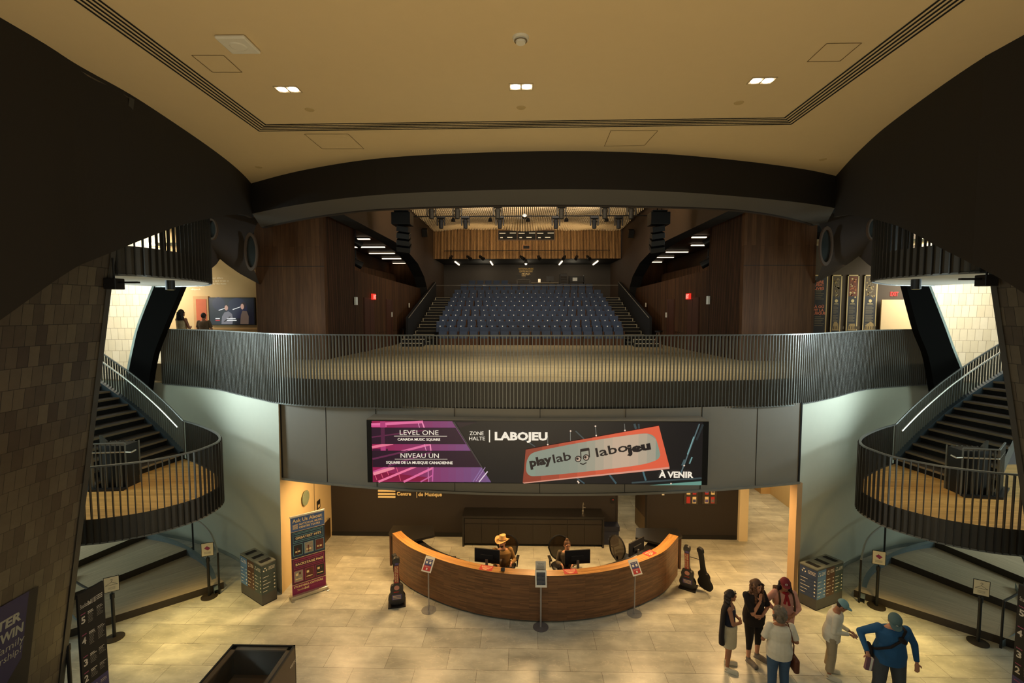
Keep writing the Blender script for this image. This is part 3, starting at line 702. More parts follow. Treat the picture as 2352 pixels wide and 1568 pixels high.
for sg, nm in ((-1, 'left'), (1, 'right')):
    S = side(sg); out = -1 if sg < 0 else 1
    oth = 'left' if sg < 0 else 'right'
    # mid landing
    e = empty('stair_landing', S((-8.6, 10.2, 2.47)), 'curved %s half landing with oak floor and dark picket guard' % nm, 'landing')
    P = catmull([S((*p, 0)) for p in LAND], 6)
    poly = [(p.x, p.y) for p in offset(P, 0.02 * -out)] + [tuple(S((-12.6, 12.58, 0)))[:2]]
    b = MB(); b.prism(poly, ZL - 0.40, ZL, 0); o = b.build('deck', [M_oak, M_cloudy], e, glob=True, recalc=True)
    for p in o.data.polygons:
        if p.normal.z < -0.5 or abs(p.normal.z) < .5: p.material_index = 1
    bandrail(P, ZL - 0.45, ZL + 0.02, ZL + 1.03, e, out * -1 * -1, 0.115 if True else 0, limit=100)
    # inner guard around the lower flight
    e = empty('stair_guard', S((-9.3, 10.3, ZL)), 'short steel picket guard standing inside the curved %s landing' % nm, 'railing')
    G = [S(p) for p in [(-8.95, 10.38, 0), (-9.62, 10.28, 0), (-10.3, 10.85, 0)]]
    b = MB(); b.tube([p + Vector((0, 0, ZL + 1.05)) for p in G], 0.02); b.build('top_rail', M_pick, e, glob=True)
    b = MB(); b.tube([p + Vector((0, 0, ZL + 0.85)) for p in G], 0.018); g0 = G[0] + Vector((0, 0, ZL + 0.85)); b.tube([g0, g0 + Vector((-sg * 0.16, -0.02, 0)), g0 + Vector((-sg * 0.16, 0.1, 0.02))], 0.018); b.build('handrail', M_steel, e, glob=True)
    b = MB(); b.wall([(p.x, p.y) for p in G], ZL, ZL + 0.05, 0.12 * -sg); b.build('kerb', M_black, e, glob=True)
    G2 = offset(G, 0.5 * -sg * -1)
    pos = [(p, t, ZL, ZL + 1.05) for p, t in resample(G, 0.1)] + [(p + Vector((0.05 * sg, 0.45, 0)), t, ZL, ZL + 1.0) for p, t in resample(G, 0.1)]
    bars('picket', pos, (0.014, 0.04), M_pick, e)
    # core box behind the guard that carries the stair
    b = MB(); b.bx(S((-9.0, 0, 0)).x, S((-9.6, 0, 0)).x, 10.42, 10.8, ZL, ZL + 0.98); b.build('panel', M_black, e, glob=True)
    # upper flight
    e = empty('staircase', S((-9.4, 11.6, ZL)), 'dark open staircase rising from the %s landing to the balcony level' % nm, 'staircase')
    NR = 14; rise = (Z2 - ZL) / NR
    O_ = at_frac(catmull([S((*p, 0)) for p in STO], 6), NR + 1); I_ = at_frac(catmull([S((*p, 0)) for p in STI], 6), NR + 1)
    for k in range(NR):
        z = ZL + rise * (k + 1); b = MB()
        a, c, d, f = I_[k], O_[k], O_[k + 1], I_[k + 1]
        ex = (a - f).normalized() * 0.03
        A = [a + ex, c + ex, d, f]
        b.prism([(p.x, p.y) for p in (A if sg < 0 else A[::-1])], z - 0.045, z, 0)
        for q in (0,):
            n_ = Vector((0, 0, 0)); pa = a + ex * 1.1; pc = c + ex * 1.1; b.quad((pa.x, pa.y, z - 0.05), (pc.x, pc.y, z - 0.05), (pc.x, pc.y, z + 0.001), (pa.x, pa.y, z + 0.001), 1)
        b.quad((a.x, a.y, z - rise), (c.x, c.y, z - rise), (c.x, c.y, z - 0.04), (a.x, a.y, z - 0.04), 2)
        b.build('tread', [mat('stair_tread_brown', (66, 56, 46), 0.5, var=0.1), mat('tread_nose', (150, 134, 108), 0.5), M_blackm], e, glob=True)
    zz = [ZL + rise * k for k in range(NR + 1)]
    OO = [Vector((p.x, p.y, z - ZL)) for p, z in zip(O_, zz)]
    OO = catmull(OO, 3)
    b = MB(); b.band([(p.x, p.y, ZL - 0.25 + p.z) for p in OO], [(p.x, p.y, ZL + 0.22 + p.z) for p in OO]); P2 = offset(OO, -0.12 * out)
    for k in range(len(P2)): P2[k].z = OO[k].z
    b.band([(p.x, p.y, ZL + 0.22 + p.z) for p in OO], [(p.x, p.y, ZL + 0.22 + p.z) for p in P2]); b.band([(p.x, p.y, ZL - 0.1 + p.z) for p in P2], [(p.x, p.y, ZL + 0.22 + p.z) for p in P2])
    b.build('stringer', mat('blue_grey_steel', (70, 80, 86), 0.4, 0.4), e, glob=True)
    II = catmull([Vector((p.x, p.y, z - ZL)) for p, z in zip(I_, zz)], 3)
    b = MB(); b.band([(p.x, p.y, ZL - 0.25 + p.z) for p in II], [(p.x, p.y, ZL + 0.12 + p.z) for p in II]); b.build('inner_stringer', M_fascia, e, glob=True)
    b = MB(); b.tube([(p.x, p.y, ZL + 1.05 + p.z) for p in OO], 0.022, 6); b.build('top_rail', M_pick, e, glob=True)
    P3 = offset(OO, -0.14 * out)
    for k in range(len(P3)): P3[k].z = OO[k].z
    b = MB(); b.tube([(p.x, p.y, ZL + 0.9 + p.z) for p in P3], 0.024, 6); b.build('handrail', M_steel, e, glob=True)
    bars('picket', [(p, t, ZL + 0.1 + p.z, ZL + 1.05 + p.z) for p, t in resample(OO, 0.105)], (0.014, 0.045), M_pick, e)
    # upper landing (one storey higher, seen from below)
    ZU = 8.06
    e = empty('stair_landing', S((-7.8, 9.4, ZU - 0.5)), 'curved upper %s landing of dark pickets with a pale underside' % nm, 'landing')
    UL = [(-11, 8.2), (-9.2, 8.1), (-8.1, 8.1), (-7.3, 8.27), (-6.95, 8.6), (-6.85, 9.1), (-6.84, 9.6), (-7.03, 10.5), (-7.55, 11.4), (-8.3, 12.0), (-9.6, 12.3)]
    if sg > 0: UL = [(-11, 8.0), (-9.2, 7.95), (-8.0, 8.0), (-7.05, 8.15), (-6.72, 8.6), (-6.6, 9.1), (-6.6, 9.73), (-6.95, 10.5), (-7.7, 11.3), (-8.6, 12.0), (-9.8, 12.3)]
    P = catmull([S((*p, 0)) for p in UL], 6)
    b = MB(); b.prism([(p.x, p.y) for p in offset(P, 0.02 * -out)], ZU - 0.50, ZU, 0); b.build('deck', M_cloudy, e, glob=True, recalc=True)
    bandrail(P, ZU - 0.5, ZU + 0.02, ZU + 1.03, e, out, 0.13, limit=100)
    # can lights under the upper landing
    for (px, py, r) in (((391, 655, 0.085),) if sg < 0 else ((2104, 652, 0.085),)):
        c = at(px, py, 9.9); e2 = empty('cylinder_downlight', (c.x, c.y, ZU - 0.68), 'black cylinder downlight fixed under the upper %s landing' % nm, 'lamp')
        b = MB(); b.cyl((0, 0, -0.02), (0, 0, 0.18), r, r, 16); b.build('housing', M_black, e2)
        b = MB(); b.cyl((0, 0, -0.022), (0, 0, -0.018), r * 0.8, r * 0.8, 16); b.build('lens', mat('dim_lamp_lens', (210, 190, 130), 0.3, emit=(200, 180, 120), es=0.6), e2)
    c = at(*((262, 645) if sg < 0 else (2266, 637)), 7.9); e2 = empty('projector', (c.x, c.y, c.z - 0.12), 'black projector hung below the upper %s landing' % nm, 'projector')
    b = MB(); b.bx(-0.1, 0.1, -0.1, 0.1, -0.02, 0.16); b.build('housing', M_black, e2, bevel=0.01)
    b = MB(); b.bx(-0.02 if sg < 0 else -0.42, 0.42 if sg < 0 else 0.02, -0.03, 0.03, 0.08, 0.11); b.cyl((0, 0, 0.16), (0, 0, 0.5), 0.015); b.build('bracket', M_black, e2)
    # lower terraced steps
    e = empty('entry_steps', S((-8.6, 11.0, 0)), 'wide low wooden steps with black risers under the %s landing' % nm, 'steps')
    T = [((-7.45, 11.35), (-10.2, 9.0)), ((-9.2, 12.75), (-11.2, 9.3)), ((-10.85, 13.4), (-12.0, 9.8)), ((-12.2, 14.0), (-12.9, 10.4))]
    for k in range(3):
        z0, z1 = 0.17 * k, 0.17 * (k + 1)
        (o0, i0), (o1, i1) = T[k], T[k + 1]
        A = [S((*i0, 0)), S((*o0, 0)), S((*o1, 0)), S((*i1, 0))]
        b = MB(); u = (A[1] - A[0]).length
        w = (A[3] - A[0]).length
        b.quad(*[(p.x, p.y, z1) for p in A], 0, ((0, 0), (u, 0), (u, w), (0, w)))
        b.quad((A[0].x, A[0].y, 0), (A[1].x, A[1].y, 0), (A[1].x, A[1].y, z1), (A[0].x, A[0].y, z1), 1)
        b.build('tread', [M_tread, mat('dark_riser', (52, 44, 34), 0.6)], e, glob=True)
    # curved side panel, posts and handrail of the steps
    e = empty('step_balustrade', S((-7.5, 11.3, 0)), 'curved glass balustrade with silver handrail beside the %s steps' % nm, 'railing')
    C = catmull([S(p) for p in [(-7.42, 11.12, 0), (-8.2, 12.0, 0), (-9.1, 12.62, 0), (-10.2, 13.1, 0), (-11.4, 13.4, 0)]], 6)
    zc = [0.12 + 0.42 * k / (len(C) - 1) for k in range(len(C))]
    b = MB(); b.band([(p.x, p.y, 0) for p in C], [(p.x, p.y, z) for p, z in zip(C, zc)]); C2 = offset(C, 0.1 * -out)
    b.band([(p.x, p.y, z) for p, z in zip(C, zc)], [(p.x, p.y, z) for p, z in zip(C2, zc)]); b.band([(p.x, p.y, 0) for p in C2], [(p.x, p.y, z) for p, z in zip(C2, zc)]); b.build('side_panel', mat('blue_grey_panel', (112, 126, 130), 0.4, 0.2), e, glob=True)
    b = MB(); b.tube([(p.x, p.y, 0.92 + z) for p, z in zip(C, zc)], 0.022, 8); b.build('handrail', M_steel, e, glob=True)
    for k in (0, 12):
        b = MB(); b.cyl((C[k].x, C[k].y, 0), (C[k].x, C[k].y, 0.92 + zc[k]), 0.022); b.build('post', M_black, e, glob=True)
    b = MB(); b.band([(p.x, p.y, z) for p, z in zip(C, zc)], [(p.x, p.y, 0.9 + z) for p, z in zip(C, zc)]); b.build('glass', glassmat('clear_blue_glass', (150, 180, 190), 0.10), e, glob=True)
    e = empty('step_balustrade', S((-9.6, 9.4, 0)), 'curved dark balustrade at the near end of the %s steps' % nm, 'railing')
    C = catmull([S(p) for p in [(-9.25, 9.62, 0), (-9.9, 9.9, 0.1), (-10.6, 10.5, 0.22), (-11.1, 11.2, 0.36)]], 6)
    b = MB(); b.band([(p.x, p.y, 0) for p in C], [(p.x, p.y, p.z + 0.14) for p in C]); b.build('side_panel', MATS['blue_grey_panel'], e, glob=True)
    b = MB(); b.tube([(p.x, p.y, 1.0 + p.z) for p in C], 0.022, 8); b.build('handrail', M_fascia, e, glob=True)
    b = MB(); b.cyl((C[0].x, C[0].y, 0), (C[0].x, C[0].y, 1.0), 0.022); b.build('post', M_black, e, glob=True)
def _dbg(): pass

# ================================================================== theatre contents
def XS(sg, x): return x if sg < 0 else 0.53 - x
# stepped platform of the raked seating
prof = [(22.05, Z2)]
for i in range(9):
    y = 22.05 + 0.92 * i; z = Z2 + 0.26 * i
    if i: prof += [(y, z)]
    prof += [(y + 0.92, z)]
prof = [(22.35, Z2 + 0.001)]
for i in range(1, 9): prof += [(22.35 + 0.92 * i - 0.25, Z2 + 0.26 * (i - 1) + .001), (22.35 + 0.92 * i - 0.25, Z2 + 0.26 * i)]
prof += [(30.2, Z2 + 0.26 * 8), (30.2, Z2 + 0.001)]
b = MB(); b.prismX(prof, -4.3, 4.9); o = tag(b.build('seating_riser', mat('riser_brown', (46, 36, 28), 0.8)), 'stepped dark platform carrying the blue theatre seats', 'riser')
b = MB(); b.prismX([(29.95, 7.0), (30.05, 7.0), (30.05, 8.2), (29.95, 8.2)], -4.35, 4.95)
tag(b.build('rear_parapet', mat('parapet_brown', (70, 60, 50), 0.7)), 'low brown parapet behind the last full row of blue seats', 'parapet')
def make_seat(dot, front):
    e = empty('theatre_seat', (0, 0, 0), '', 'seat')
    b = MB(); b.box((0, 0.05, 0.60), (0.42, 0.09, 0.46)); bk = b.build('backrest', M_seat, e, bevel=0.02)
    b = MB(); b.box((0, -0.07, 0.47), (0.40, 0.08, 0.34), 0, Matrix.Rotation(R(-8), 3, 'X')); b.build('seat_cushion', M_seat, e, bevel=0.015)
    b = MB(); b.box((0.235, -0.02, 0.32), (0.045, 0.22, 0.64)); b.build('armrest', M_seatw, e)
    if dot:
        b = MB(); b.cyl((0, -0.125, 0.60), (0, -0.14, 0.60), 0.024, n=10); b.build('number_disc', M_glintdot, bk)
    if front:
        b = MB(); b.box((0, -0.02, 0.17), (0.40, 0.2, 0.34)); b.build('base_panel', M_seatw, e)
    return e
M_glintdot = mat('seat_number_glint', (250, 240, 214), 0.4, emit=(240, 226, 196), es=0.6)  # number discs made to glow, imitating the light they reflect
ORD = ['front', 'second', 'third', 'fourth', 'fifth', 'sixth', 'seventh', 'eighth', 'ninth']
pA = make_seat(True, False); mA = cmap(pA); pF = make_seat(False, True); mF = cmap(pF); pR = make_seat(False, False); mR = cmap(pR)
used = set()
def put_seat(proto, mp, loc, label, group):
    o = proto if proto.name not in used else copy_tree(proto, mp); used.add(proto.name) if o is proto else None
    o.location = loc; o['label'] = label; o['category'] = 'seat'; o['group'] = group
for i in range(9):
    N = 18 if i in (0, 1, 3, 5, 7) else 19
    x0, x1 = (-3.98, 4.74) if i == 0 else (-4.27, 4.87)
    pitch = (x1 - x0) / N
    for k in range(N):
        x = x0 + pitch * (k + 0.5)
        lb = 'blue folding theatre seat in the %s row from the stage' % ORD[i]
        if k == 0: lb = 'leftmost blue theatre seat in the %s row from the stage' % ORD[i]
        if k == N - 1: lb = 'rightmost blue theatre seat in the %s row from the stage' % ORD[i]
        put_seat(pF if i == 0 else pA, mF if i == 0 else mA, (x, 22.4 + 0.92 * i, Z2 + 0.26 * i), lb, 'blue seats of the %s row' % ORD[i])
for k in range(18):
    x = -3.75 + 0.47 * k; put_seat(pR, mR, (x, 30.6, 7.80), 'blue seat in the row just behind the rear rail', 'blue seats behind the rear rail')
for k in range(5):
    x = -3.35 + 0.54 * k; put_seat(pR, mR, (x, 31.9, 8.12), 'light blue seat in the short last row left of the sound desk', 'blue seats of the short last row')
# rail over the parapet
e = empty('rear_rail', (0.3, 30.0, 8.2), 'thin steel guard rail behind the ninth row of seats', 'railing')
b = MB(); b.cyl((-5.4, 30.0, 8.52), (6.0, 30.0, 8.52), 0.018); b.build('rail', M_steel, e, glob=True)
for x in (-5.3, -3.9, -2.1, -0.3, 1.5, 3.3, 5.0): b = MB(); b.cyl((x, 30.0, 8.2), (x, 30.0, 8.52), 0.012); b.build('post', M_black, e, glob=True)
for sg, nm in ((-1, 'left'), (1, 'right')):
    e = empty('aisle_stair', (XS(sg, -4.85), 22, Z2), '%s aisle steps with pale nosings beside the blue seats' % nm, 'steps')
    for k in range(16):
        y = 22.3 + 0.46 * k; z = Z2 + 0.15 * (k + 1)
        xa, xb = sorted((XS(sg, -5.35), XS(sg, -4.32)))
        b = MB(); b.bx(xa, xb, y, y + 0.46, z - 0.15, z, 0); b.bx(xa, xb, y - 0.012, y + 0.05, z, z + 0.012, 1)
        if k % 2: xo = XS(sg, -5.33); b.bx(xo - .02, xo + .02, y, y + 0.40, z - 0.13, z + 0.012, 1)
        b.build('step', [M_blackm, M_nosing], e, glob=True)
    for k in range(3):
        y = 21.2 + 0.36 * k; z = Z2 + 0.16 * (k + 1); xa, xb = sorted((XS(sg, -5.5), XS(sg, -4.45)))
        b = MB(); b.bx(xa, xb, y, y + 0.36, z - 0.15, z - .01, 0); b.bx(xa, xb, y - 0.012, y + 0.05, z - 0.02, z + 0.012, 1); b.bx(xa, xa + .03, y - .01, y, z - .15, z, 1); b.build('step', [M_blackm, M_nosing], e, glob=True) if k == 0 else b.build('step', [M_blackm, M_nosing], e, glob=True)
    e = empty('stair_guard', (XS(sg, -5.45), 26, Z2), 'solid black sloping guard beside the %s aisle steps' % nm, 'railing')
    b = MB(); xa, xb = sorted((XS(sg, -5.40), XS(sg, -5.5))); b.prismX([(22.4, Z2), (29.9, Z2), (29.9, 8.70), (29.6, 8.70), (22.4, 6.62)], xa, xb); b.build('panel', M_blackm, e, glob=True)
    b = MB(); b.tube([(XS(sg, -5.36), 22.4, 6.6), (XS(sg, -5.36), 29.6, 8.7)], 0.02); b.build('handrail', M_steel, e, glob=True)
    # gallery lamps
    bars_px = [((821.6, 549.3), (849.4, 549.3)), ((812.7, 567.8), (884, 567.8)), ((848, 582.2), (906.5, 582.2)), ((878, 594.4), (921, 594.4)), ((902.4, 604.8), (931, 604.8))] if sg < 0 else \
              [((1589.5, 545.4), (1622, 545.4)), ((1588, 563.7), (1620, 563.7)), ((1530, 579.2), (1580, 579.2)), ((1506, 591.4), (1547, 591.4)), ((1495.6, 602), (1520, 602))]
    nth = ['nearest', 'second nearest', 'middle', 'second farthest', 'farthest']
    for k, (p, q) in enumerate(bars_px):
        P, Q = fl(*p, 10.22), fl(*q, 10.22); c = (P + Q) / 2
        e = empty('linear_lamp', (c.x, c.y, 10.22), '%s linear ceiling lamp of the %s side gallery' % (nth[k], nm), 'lamp', group='%s gallery lamps' % nm)
        h = abs(Q.x - P.x) / 2; b = MB(); b.bx(-h, h, -0.09, 0.09, 0.03, 0.08); b.build('housing', M_black, e); b = MB(); b.bx(-h, h, -0.08, 0.08, -0.01, 0.03); b.build('diffuser', M_led, e)
    # exit sign, doors
    ex = (840, 678) if sg < 0 else (1601, 677); Y = 19.3; c = at(*ex, Y)
    wx = S_side = (-6.19 if sg < 0 else 0.6 + 6.19)
    e = empty('exit_sign', (wx - sg * 0.06, 19.6, c.z - .05), 'red lit exit sign above the %s theatre side door' % nm, 'sign')
    b = MB(); b.bx(-0.04, 0.04, -0.2, 0.2, -0.12, 0.12); b.build('box', [M_exit], e)
    fr = (Vector((0.045 if sg < 0 else -0.045, -0.17 if sg < 0 else 0.17, -0.08)), Vector((0, 1 if sg < 0 else -1, 0)), Vector((0, 0, 1))); b = MB(); b.text(fr, 'EXIT', 0, 0, 0.16, 0.004, 0, 0.02, width=0.34)
    b.build('lettering', M_exitt, e)
    for j, (y0, y1, dk) in enumerate(((18.6, 19.9, True), (21.2, 22.6, False))):
        x = wx - sg * -0.0; xa = (-6.28 + 0.05 * (y0 - 17.9)) ; xr = xa if sg < 0 else 0.6 - xa
        b = MB(); b.bx(xr - sg * 0.0, xr - sg * 0.07, y0, y1, Z2, 7.45, 0); b.bx(xr - sg * 0.07, xr - sg * 0.075, (y0 + y1) / 2 - .01, (y0 + y1) / 2 + .01, Z2, 7.4, 1)
        o = b.build('door_%d' % (2 * j + (1 if sg < 0 else 2)), [mat('walnut_door', (74, 42, 26), 0.5, var=0.15), M_blackm]); struct(o)
    c = at(*((807, 689) if sg < 0 else (1638, 687)), 17.6); wxx = -6.27 if sg < 0 else 6.87
    b = MB(); b.bx(-0.04, 0.04, -0.09, 0.09, -0.18, 0.12); o = b.build('wall_speaker', M_white, None, bevel=0.01); o.location = (wxx - sg * 0.05, 17.75, c.z); tag(o, 'small white wall speaker on the %s slatted theatre wall' % nm, 'speaker')
    # line array speakers
    c = at(*((925, 540) if sg < 0 else (1512, 540)), 17.0)
    e = empty('line_array', (c.x, 17.0, c.z - 0.85), 'black hanging loudspeaker array on the %s of the stage' % nm, 'speaker')
    b = MB(); b.box((0, 0, 1.4), (0.66, 0.55, 0.42)); b.build('subwoofer', M_black, e, bevel=0.015)
    for k in range(4):
        w = 0.42 + 0.02 * k; rot = Matrix.Rotation(R(8 + 9 * k), 3, 'X') @ Matrix.Rotation(R(8 * -sg), 3, 'Y')
        b = MB(); b.box((0.08 * -sg * 0.4, 0.02 * k, 1.06 - 0.215 * k), (w, 0.36, 0.19), 0, rot); b.build('cabinet', M_black, e, bevel=0.012)
    b = MB(); b.box((0, 0, 1.66), (0.5, 0.4, 0.05)); b.cyl((-0.05, 0, 1.66), (-0.05, 0, 12.9 - e.location.z), 0.02); b.cyl((0.1, 0, 1.66), (0.1, 0, 12.9 - e.location.z), 0.012); b.build('rigging', M_blackm, e)
    # small speaker on the inner wall
    c = at(*((975, 534) if sg < 0 else (1450, 536)), 26.5)
    o = MB(); o.box((0, 0, 0), (0.3, 0.28, 0.42), 0, Matrix.Rotation(R(25), 3, 'X')); o.box((sg * .1, 0, 0), (.2, .06, .06)); o = o.build('side_speaker', M_black, None, bevel=0.01); o.location = (XS(sg, -5.38), 26.5, c.z); tag(o, 'small black speaker bracketed to the %s inner theatre wall' % nm, 'speaker')
    # big can spots in the side opening
    for k, (p, Y) in enumerate((((822, 556), 18.6), ((823, 603), 18.8)) if sg < 0 else (((1626, 552), 18.6), ((1620, 602), 18.8))):
        c = at(*p, Y); e = empty('stage_spotlight', (c.x, c.y, c.z), '%s black can spotlight at the edge of the %s gallery opening' % (('upper', 'lower')[k], nm), 'lamp')
        b = MB(); b.cyl((0.32 * sg, -0.1, 0.12), (-0.12 * sg, 0.1, -0.12), 0.13, 0.15, 16); b.build('body', M_black, e, smooth=False)
        b = MB(); b.cyl((0.1 * sg, 0, 0.12), (0.1 * sg, 0, 0.5), 0.02); b.box((0.1 * sg, 0, 0.2), (0.04, 0.34, 0.04)); b.build('yoke', M_blackm, e)
    # wooden easel stool
    c = fl(*((928, 790) if sg < 0 else (1512, 800)), Z2)
    e = empty('wooden_stool', c, 'slim wooden tripod stool near the %s aisle steps' % nm, 'stool')
    for a in range(3):
        an = a * 2.1 + 0.5; b = MB(); b.cyl((0.22 * math.cos(an), 0.22 * math.sin(an), 0), (0.05 * math.cos(an), 0.05 * math.sin(an), 0.72), 0.02); b.build('leg', mat('brown_stool_wood', (110, 76, 48), 0.6), e)
    b = MB(); b.cyl((0, 0, 0.70), (0, 0, 0.76), 0.16, n=16); b.build('seat', M_blackm, e)

# hanging batten ceiling
b = MB(); rnd = random.Random(3)
y = 19.6
while y < 29.9:
    x = -5.45
    while x < 6.0:
        h = 0.26 + 0.10 * math.sin(x * 0.9 + y * 0.35) * math.cos(y * 0.5 - x * 0.35) + 0.06 * math.sin(x * 2.3 + 1.1 * y)
        b.bx(x - 0.024, x + 0.024, y, y + 0.012, 12.02 - h * 0.6, 12.45)
        x += 0.098
    y += 0.36
o = tag(b.build('batten_ceiling', mat('pale_batten_wood', (240, 214, 170), 0.6, var=0.08)), 'hanging ceiling of pale wooden battens over the theatre seats', 'ceiling feature', kind=None)
# moving heads
def make_head(sc_=1.0):
    e = empty('moving_head_lamp', (0, 0, 0), '', 'lamp')
    b = MB(); b.box((0, 0, 0.26), (0.40, 0.28, 0.12)); b.build('base', M_black, e, bevel=0.01)
    b = MB()
    for s_ in (-1, 1): b.box((0.18 * s_, 0, 0.06), (0.05, 0.16, 0.36))
    b.box((0, 0, 0.215), (0.36, 0.12, 0.04))
    b.build('yoke', M_black, e, bevel=0.01)
    b = MB(); b.cyl((0, 0, 0.12), (0, 0, -0.26), 0.12, 0.10, 14); b.ball((0, 0, 0.08), (0.13, 0.13, 0.12)); b.build('head', M_blackm, e)
    return e
ph = make_head(); mh = cmap(ph); first = True
for row, (xs, yy, Y) in enumerate((([990.8, 1050.3, 1143.2, 1289.5, 1389.4, 1450], 488, 20.6), ([1013, 1069, 1148, 1276.8, 1365, 1421], 512, 23.6))):
    for k, px in enumerate(xs):
        c = at(px, yy, Y); o = ph if first else copy_tree(ph, mh); first = False; o.location = (c.x, Y, c.z)
        tag(o, 'black moving head lamp, %s from the left in the %s lamp row' % (['first', 'second', 'third', 'fourth', 'fifth', 'sixth'][k], ('front', 'rear')[row]), 'lamp', 'moving head lamps over the seats')
    z = at(1200, yy, Y).z + 0.33
    b = MB(); b.cyl((-5.56, Y, z), (6.1, Y, z), 0.03); tag(b.build('lighting_pipe', M_black), 'black pipe that carries the %s row of moving head lamps' % ('front', 'rear')[row], 'pipe')
for k, px in enumerate((1041, 1126, 1213, 1301, 1393)):
    c = at(px, 504, 24.5); b = MB(); b.cyl((0, 0, -0.1), (0, 0, 0.08), 0.12, 0.06, 8); b.cyl((0, 0, 0.08), (0, 0, 12.9 - c.z), 0.015); b.box((0, 0, 0), (0.22, 0.03, 0.03)); b.box((0, 0, 0), (0.03, 0.22, 0.03))
    o = b.build('pendant_speaker', M_black); o.location = c; tag(o, 'small round black pendant fitting, %s from the left under the battens' % ['first', 'second', 'third', 'fourth', 'fifth'][k], 'fixture', 'round pendants under the battens')
c = at(1205, 497, 22.5); e = empty('mirror_ball', c, 'silver mirror ball hanging over the middle of the seats', 'mirror ball')
b = MB(); b.ball((0, 0, 0), 0.13, nu=20, nv=14); b.build('ball', mat('mirror_silver', (210, 210, 200), 0.15, 1.0, var=0.3, nscale=60), e); b = MB(); b.cyl((0, 0, 0.13), (0, 0, 0.6), 0.008); b.build('wire', M_black, e)
# things on the timber wall
def onY(px0, py0, px1, py1, Y, b, d=0.06, m=0, loc=Vector((0, 0, 0))):
    a = at(px0, py1, Y) - loc; c = at(px1, py0, Y) - loc; b.bx(a.x, c.x, a.y, a.y + d, a.z, c.z, m)
c0 = at(1209, 540, 29.94); e = empty('projection_window', c0, 'wide three pane control window in the timber slat wall', 'window')
b = MB(); onY(1143, 528, 1275, 552, 29.93, b, 0.05, 0, c0); b.build('frame', mat('window_frame_brown', (96, 66, 38), 0.5), e)
for k, (x0, x1) in enumerate(((1145, 1187), (1189, 1230), (1232, 1273))):
    b = MB(); onY(x0, 530, x1, 550, 29.91, b, 0.03, 0, c0)
    p = b.build('pane', [M_blackm, M_led], e)
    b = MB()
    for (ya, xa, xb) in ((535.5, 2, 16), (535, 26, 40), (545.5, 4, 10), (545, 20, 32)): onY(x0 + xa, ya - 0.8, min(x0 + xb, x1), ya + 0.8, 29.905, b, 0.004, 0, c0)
    b.build('lamp_reflection', mat('window_reflected_lamps', (240, 220, 180), 0.4, emit=(240, 214, 170), es=0.8), p)  # glowing strips imitate lamps reflected in the dark panes
b = MB(); onY(1199, 562, 1219, 573, 29.93, b, 0.05, 0); onY(1202, 564, 1216, 571, 29.92, b, 0.02, 1); tag(b.build('wall_hatch', [mat('hatch_frame', (150, 100, 52), 0.6), M_blackm]), 'small dark hatch in the middle of the timber slat wall', 'hatch')
e = empty('lamp_pipe', at(1210, 575, 29.5), 'thin black pipe with clamps across the timber slat wall', 'pipe'); c1 = e.location.copy()
b = MB(); a = at(1020, 576, 29.5); c = at(1400, 574.5, 29.5); b.cyl(a, c, 0.022)
b.build('tube', M_black, e, glob=True)
b = MB()
for px in (1036, 1104, 1197, 1237, 1296, 1350): p = at(px, 576, 29.5); b.cyl(p, p + Vector((0, 0.52, 0.0)), 0.015)
b.build('clamps', M_black, e, glob=True)
def make_par():
    e = empty('par_spotlight', (0, 0, 0), '', 'lamp'); b = MB(); b.cyl((0, 0.1, 0.05), (0.06, -0.22, -0.14), 0.085, 0.11, 12); b.build('body', M_black, e)
    b = MB(); b.cyl((0, 0, 0), (0, 0, 0.47), 0.014); b.box((0, 0, 0.06), (0.26, 0.03, 0.03)); b.build('hanger', M_blackm, e); return e
pp = make_par(); mp_ = cmap(pp); first = True
for k, px in enumerate((1036, 1075, 1104, 1197, 1237, 1296, 1324, 1350)):
    c = at(px, 590, 29.5); o = pp if first else copy_tree(pp, mp_); first = False; o.location = c; o.rotation_euler = (0, 0, R([-15, 30, 40, 35, 0, -35, -30, 10][k]))
    tag(o, 'black par spotlight on the timber wall pipe, %s from the left' % ['first', 'second', 'third', 'fourth', 'fifth', 'sixth', 'seventh', 'eighth'][k], 'lamp', 'par spotlights along the timber wall')
for k, (p, q) in enumerate((((1045.5, 601), (1054.5, 608)), ((1126.5, 600.5), (1131.5, 608)), ((1291, 600), (1284.5, 607.5)), ((1373, 599.5), (1362.5, 607.5)))):
    a = fl(*p, 10.12); c = fl(*q, 10.12); m_ = (a + c) / 2; d = (c - a) / 2; b = MB(); b.cyl(-d, d, 0.05, n=8); o = b.build('tube_lamp', M_led); o.location = m_
    tag(o, 'slanting lit tube lamp under the rear soffit, %s from the left' % ['first', 'second', 'third', 'fourth'][k], 'lamp', 'tube lamps over the rear platform')
c = at(1208, 605, 30.4); e = empty('rear_spotlight', c, 'lit spotlight above the sound desk at the theatre rear', 'lamp')
b = MB(); b.cyl((0, 0, 0), (0, 0, 0.24), 0.11, 0.09, 12); b.cyl((0, 0, 0.2), (0, 0, 0.36), 0.02); b.build('body', M_black, e); b = MB(); b.ball((0, -0.03, -0.03), 0.07); b.build('bulb', M_lampw, e)
point('rear_lamp_glow', (-2.6, 32.6, 9.6), 14, (1, .85, .6), 0.1); point('rear_lamp_glow', (0.2, 32.6, 9.6), 14, (1, .85, .6), 0.1); point('rear_lamp_glow', (3.4, 32.6, 9.6), 14, (1, .85, .6), 0.1)
c = at(1412, 606, 33.6); b = MB(); b.box((0, 0, 0), (0.3, 0.06, 0.34)); o = b.build('exit_sign', M_exit); o.location = (c.x, 33.77, c.z); tag(o, 'small red exit sign at the far right corner of the theatre', 'sign')
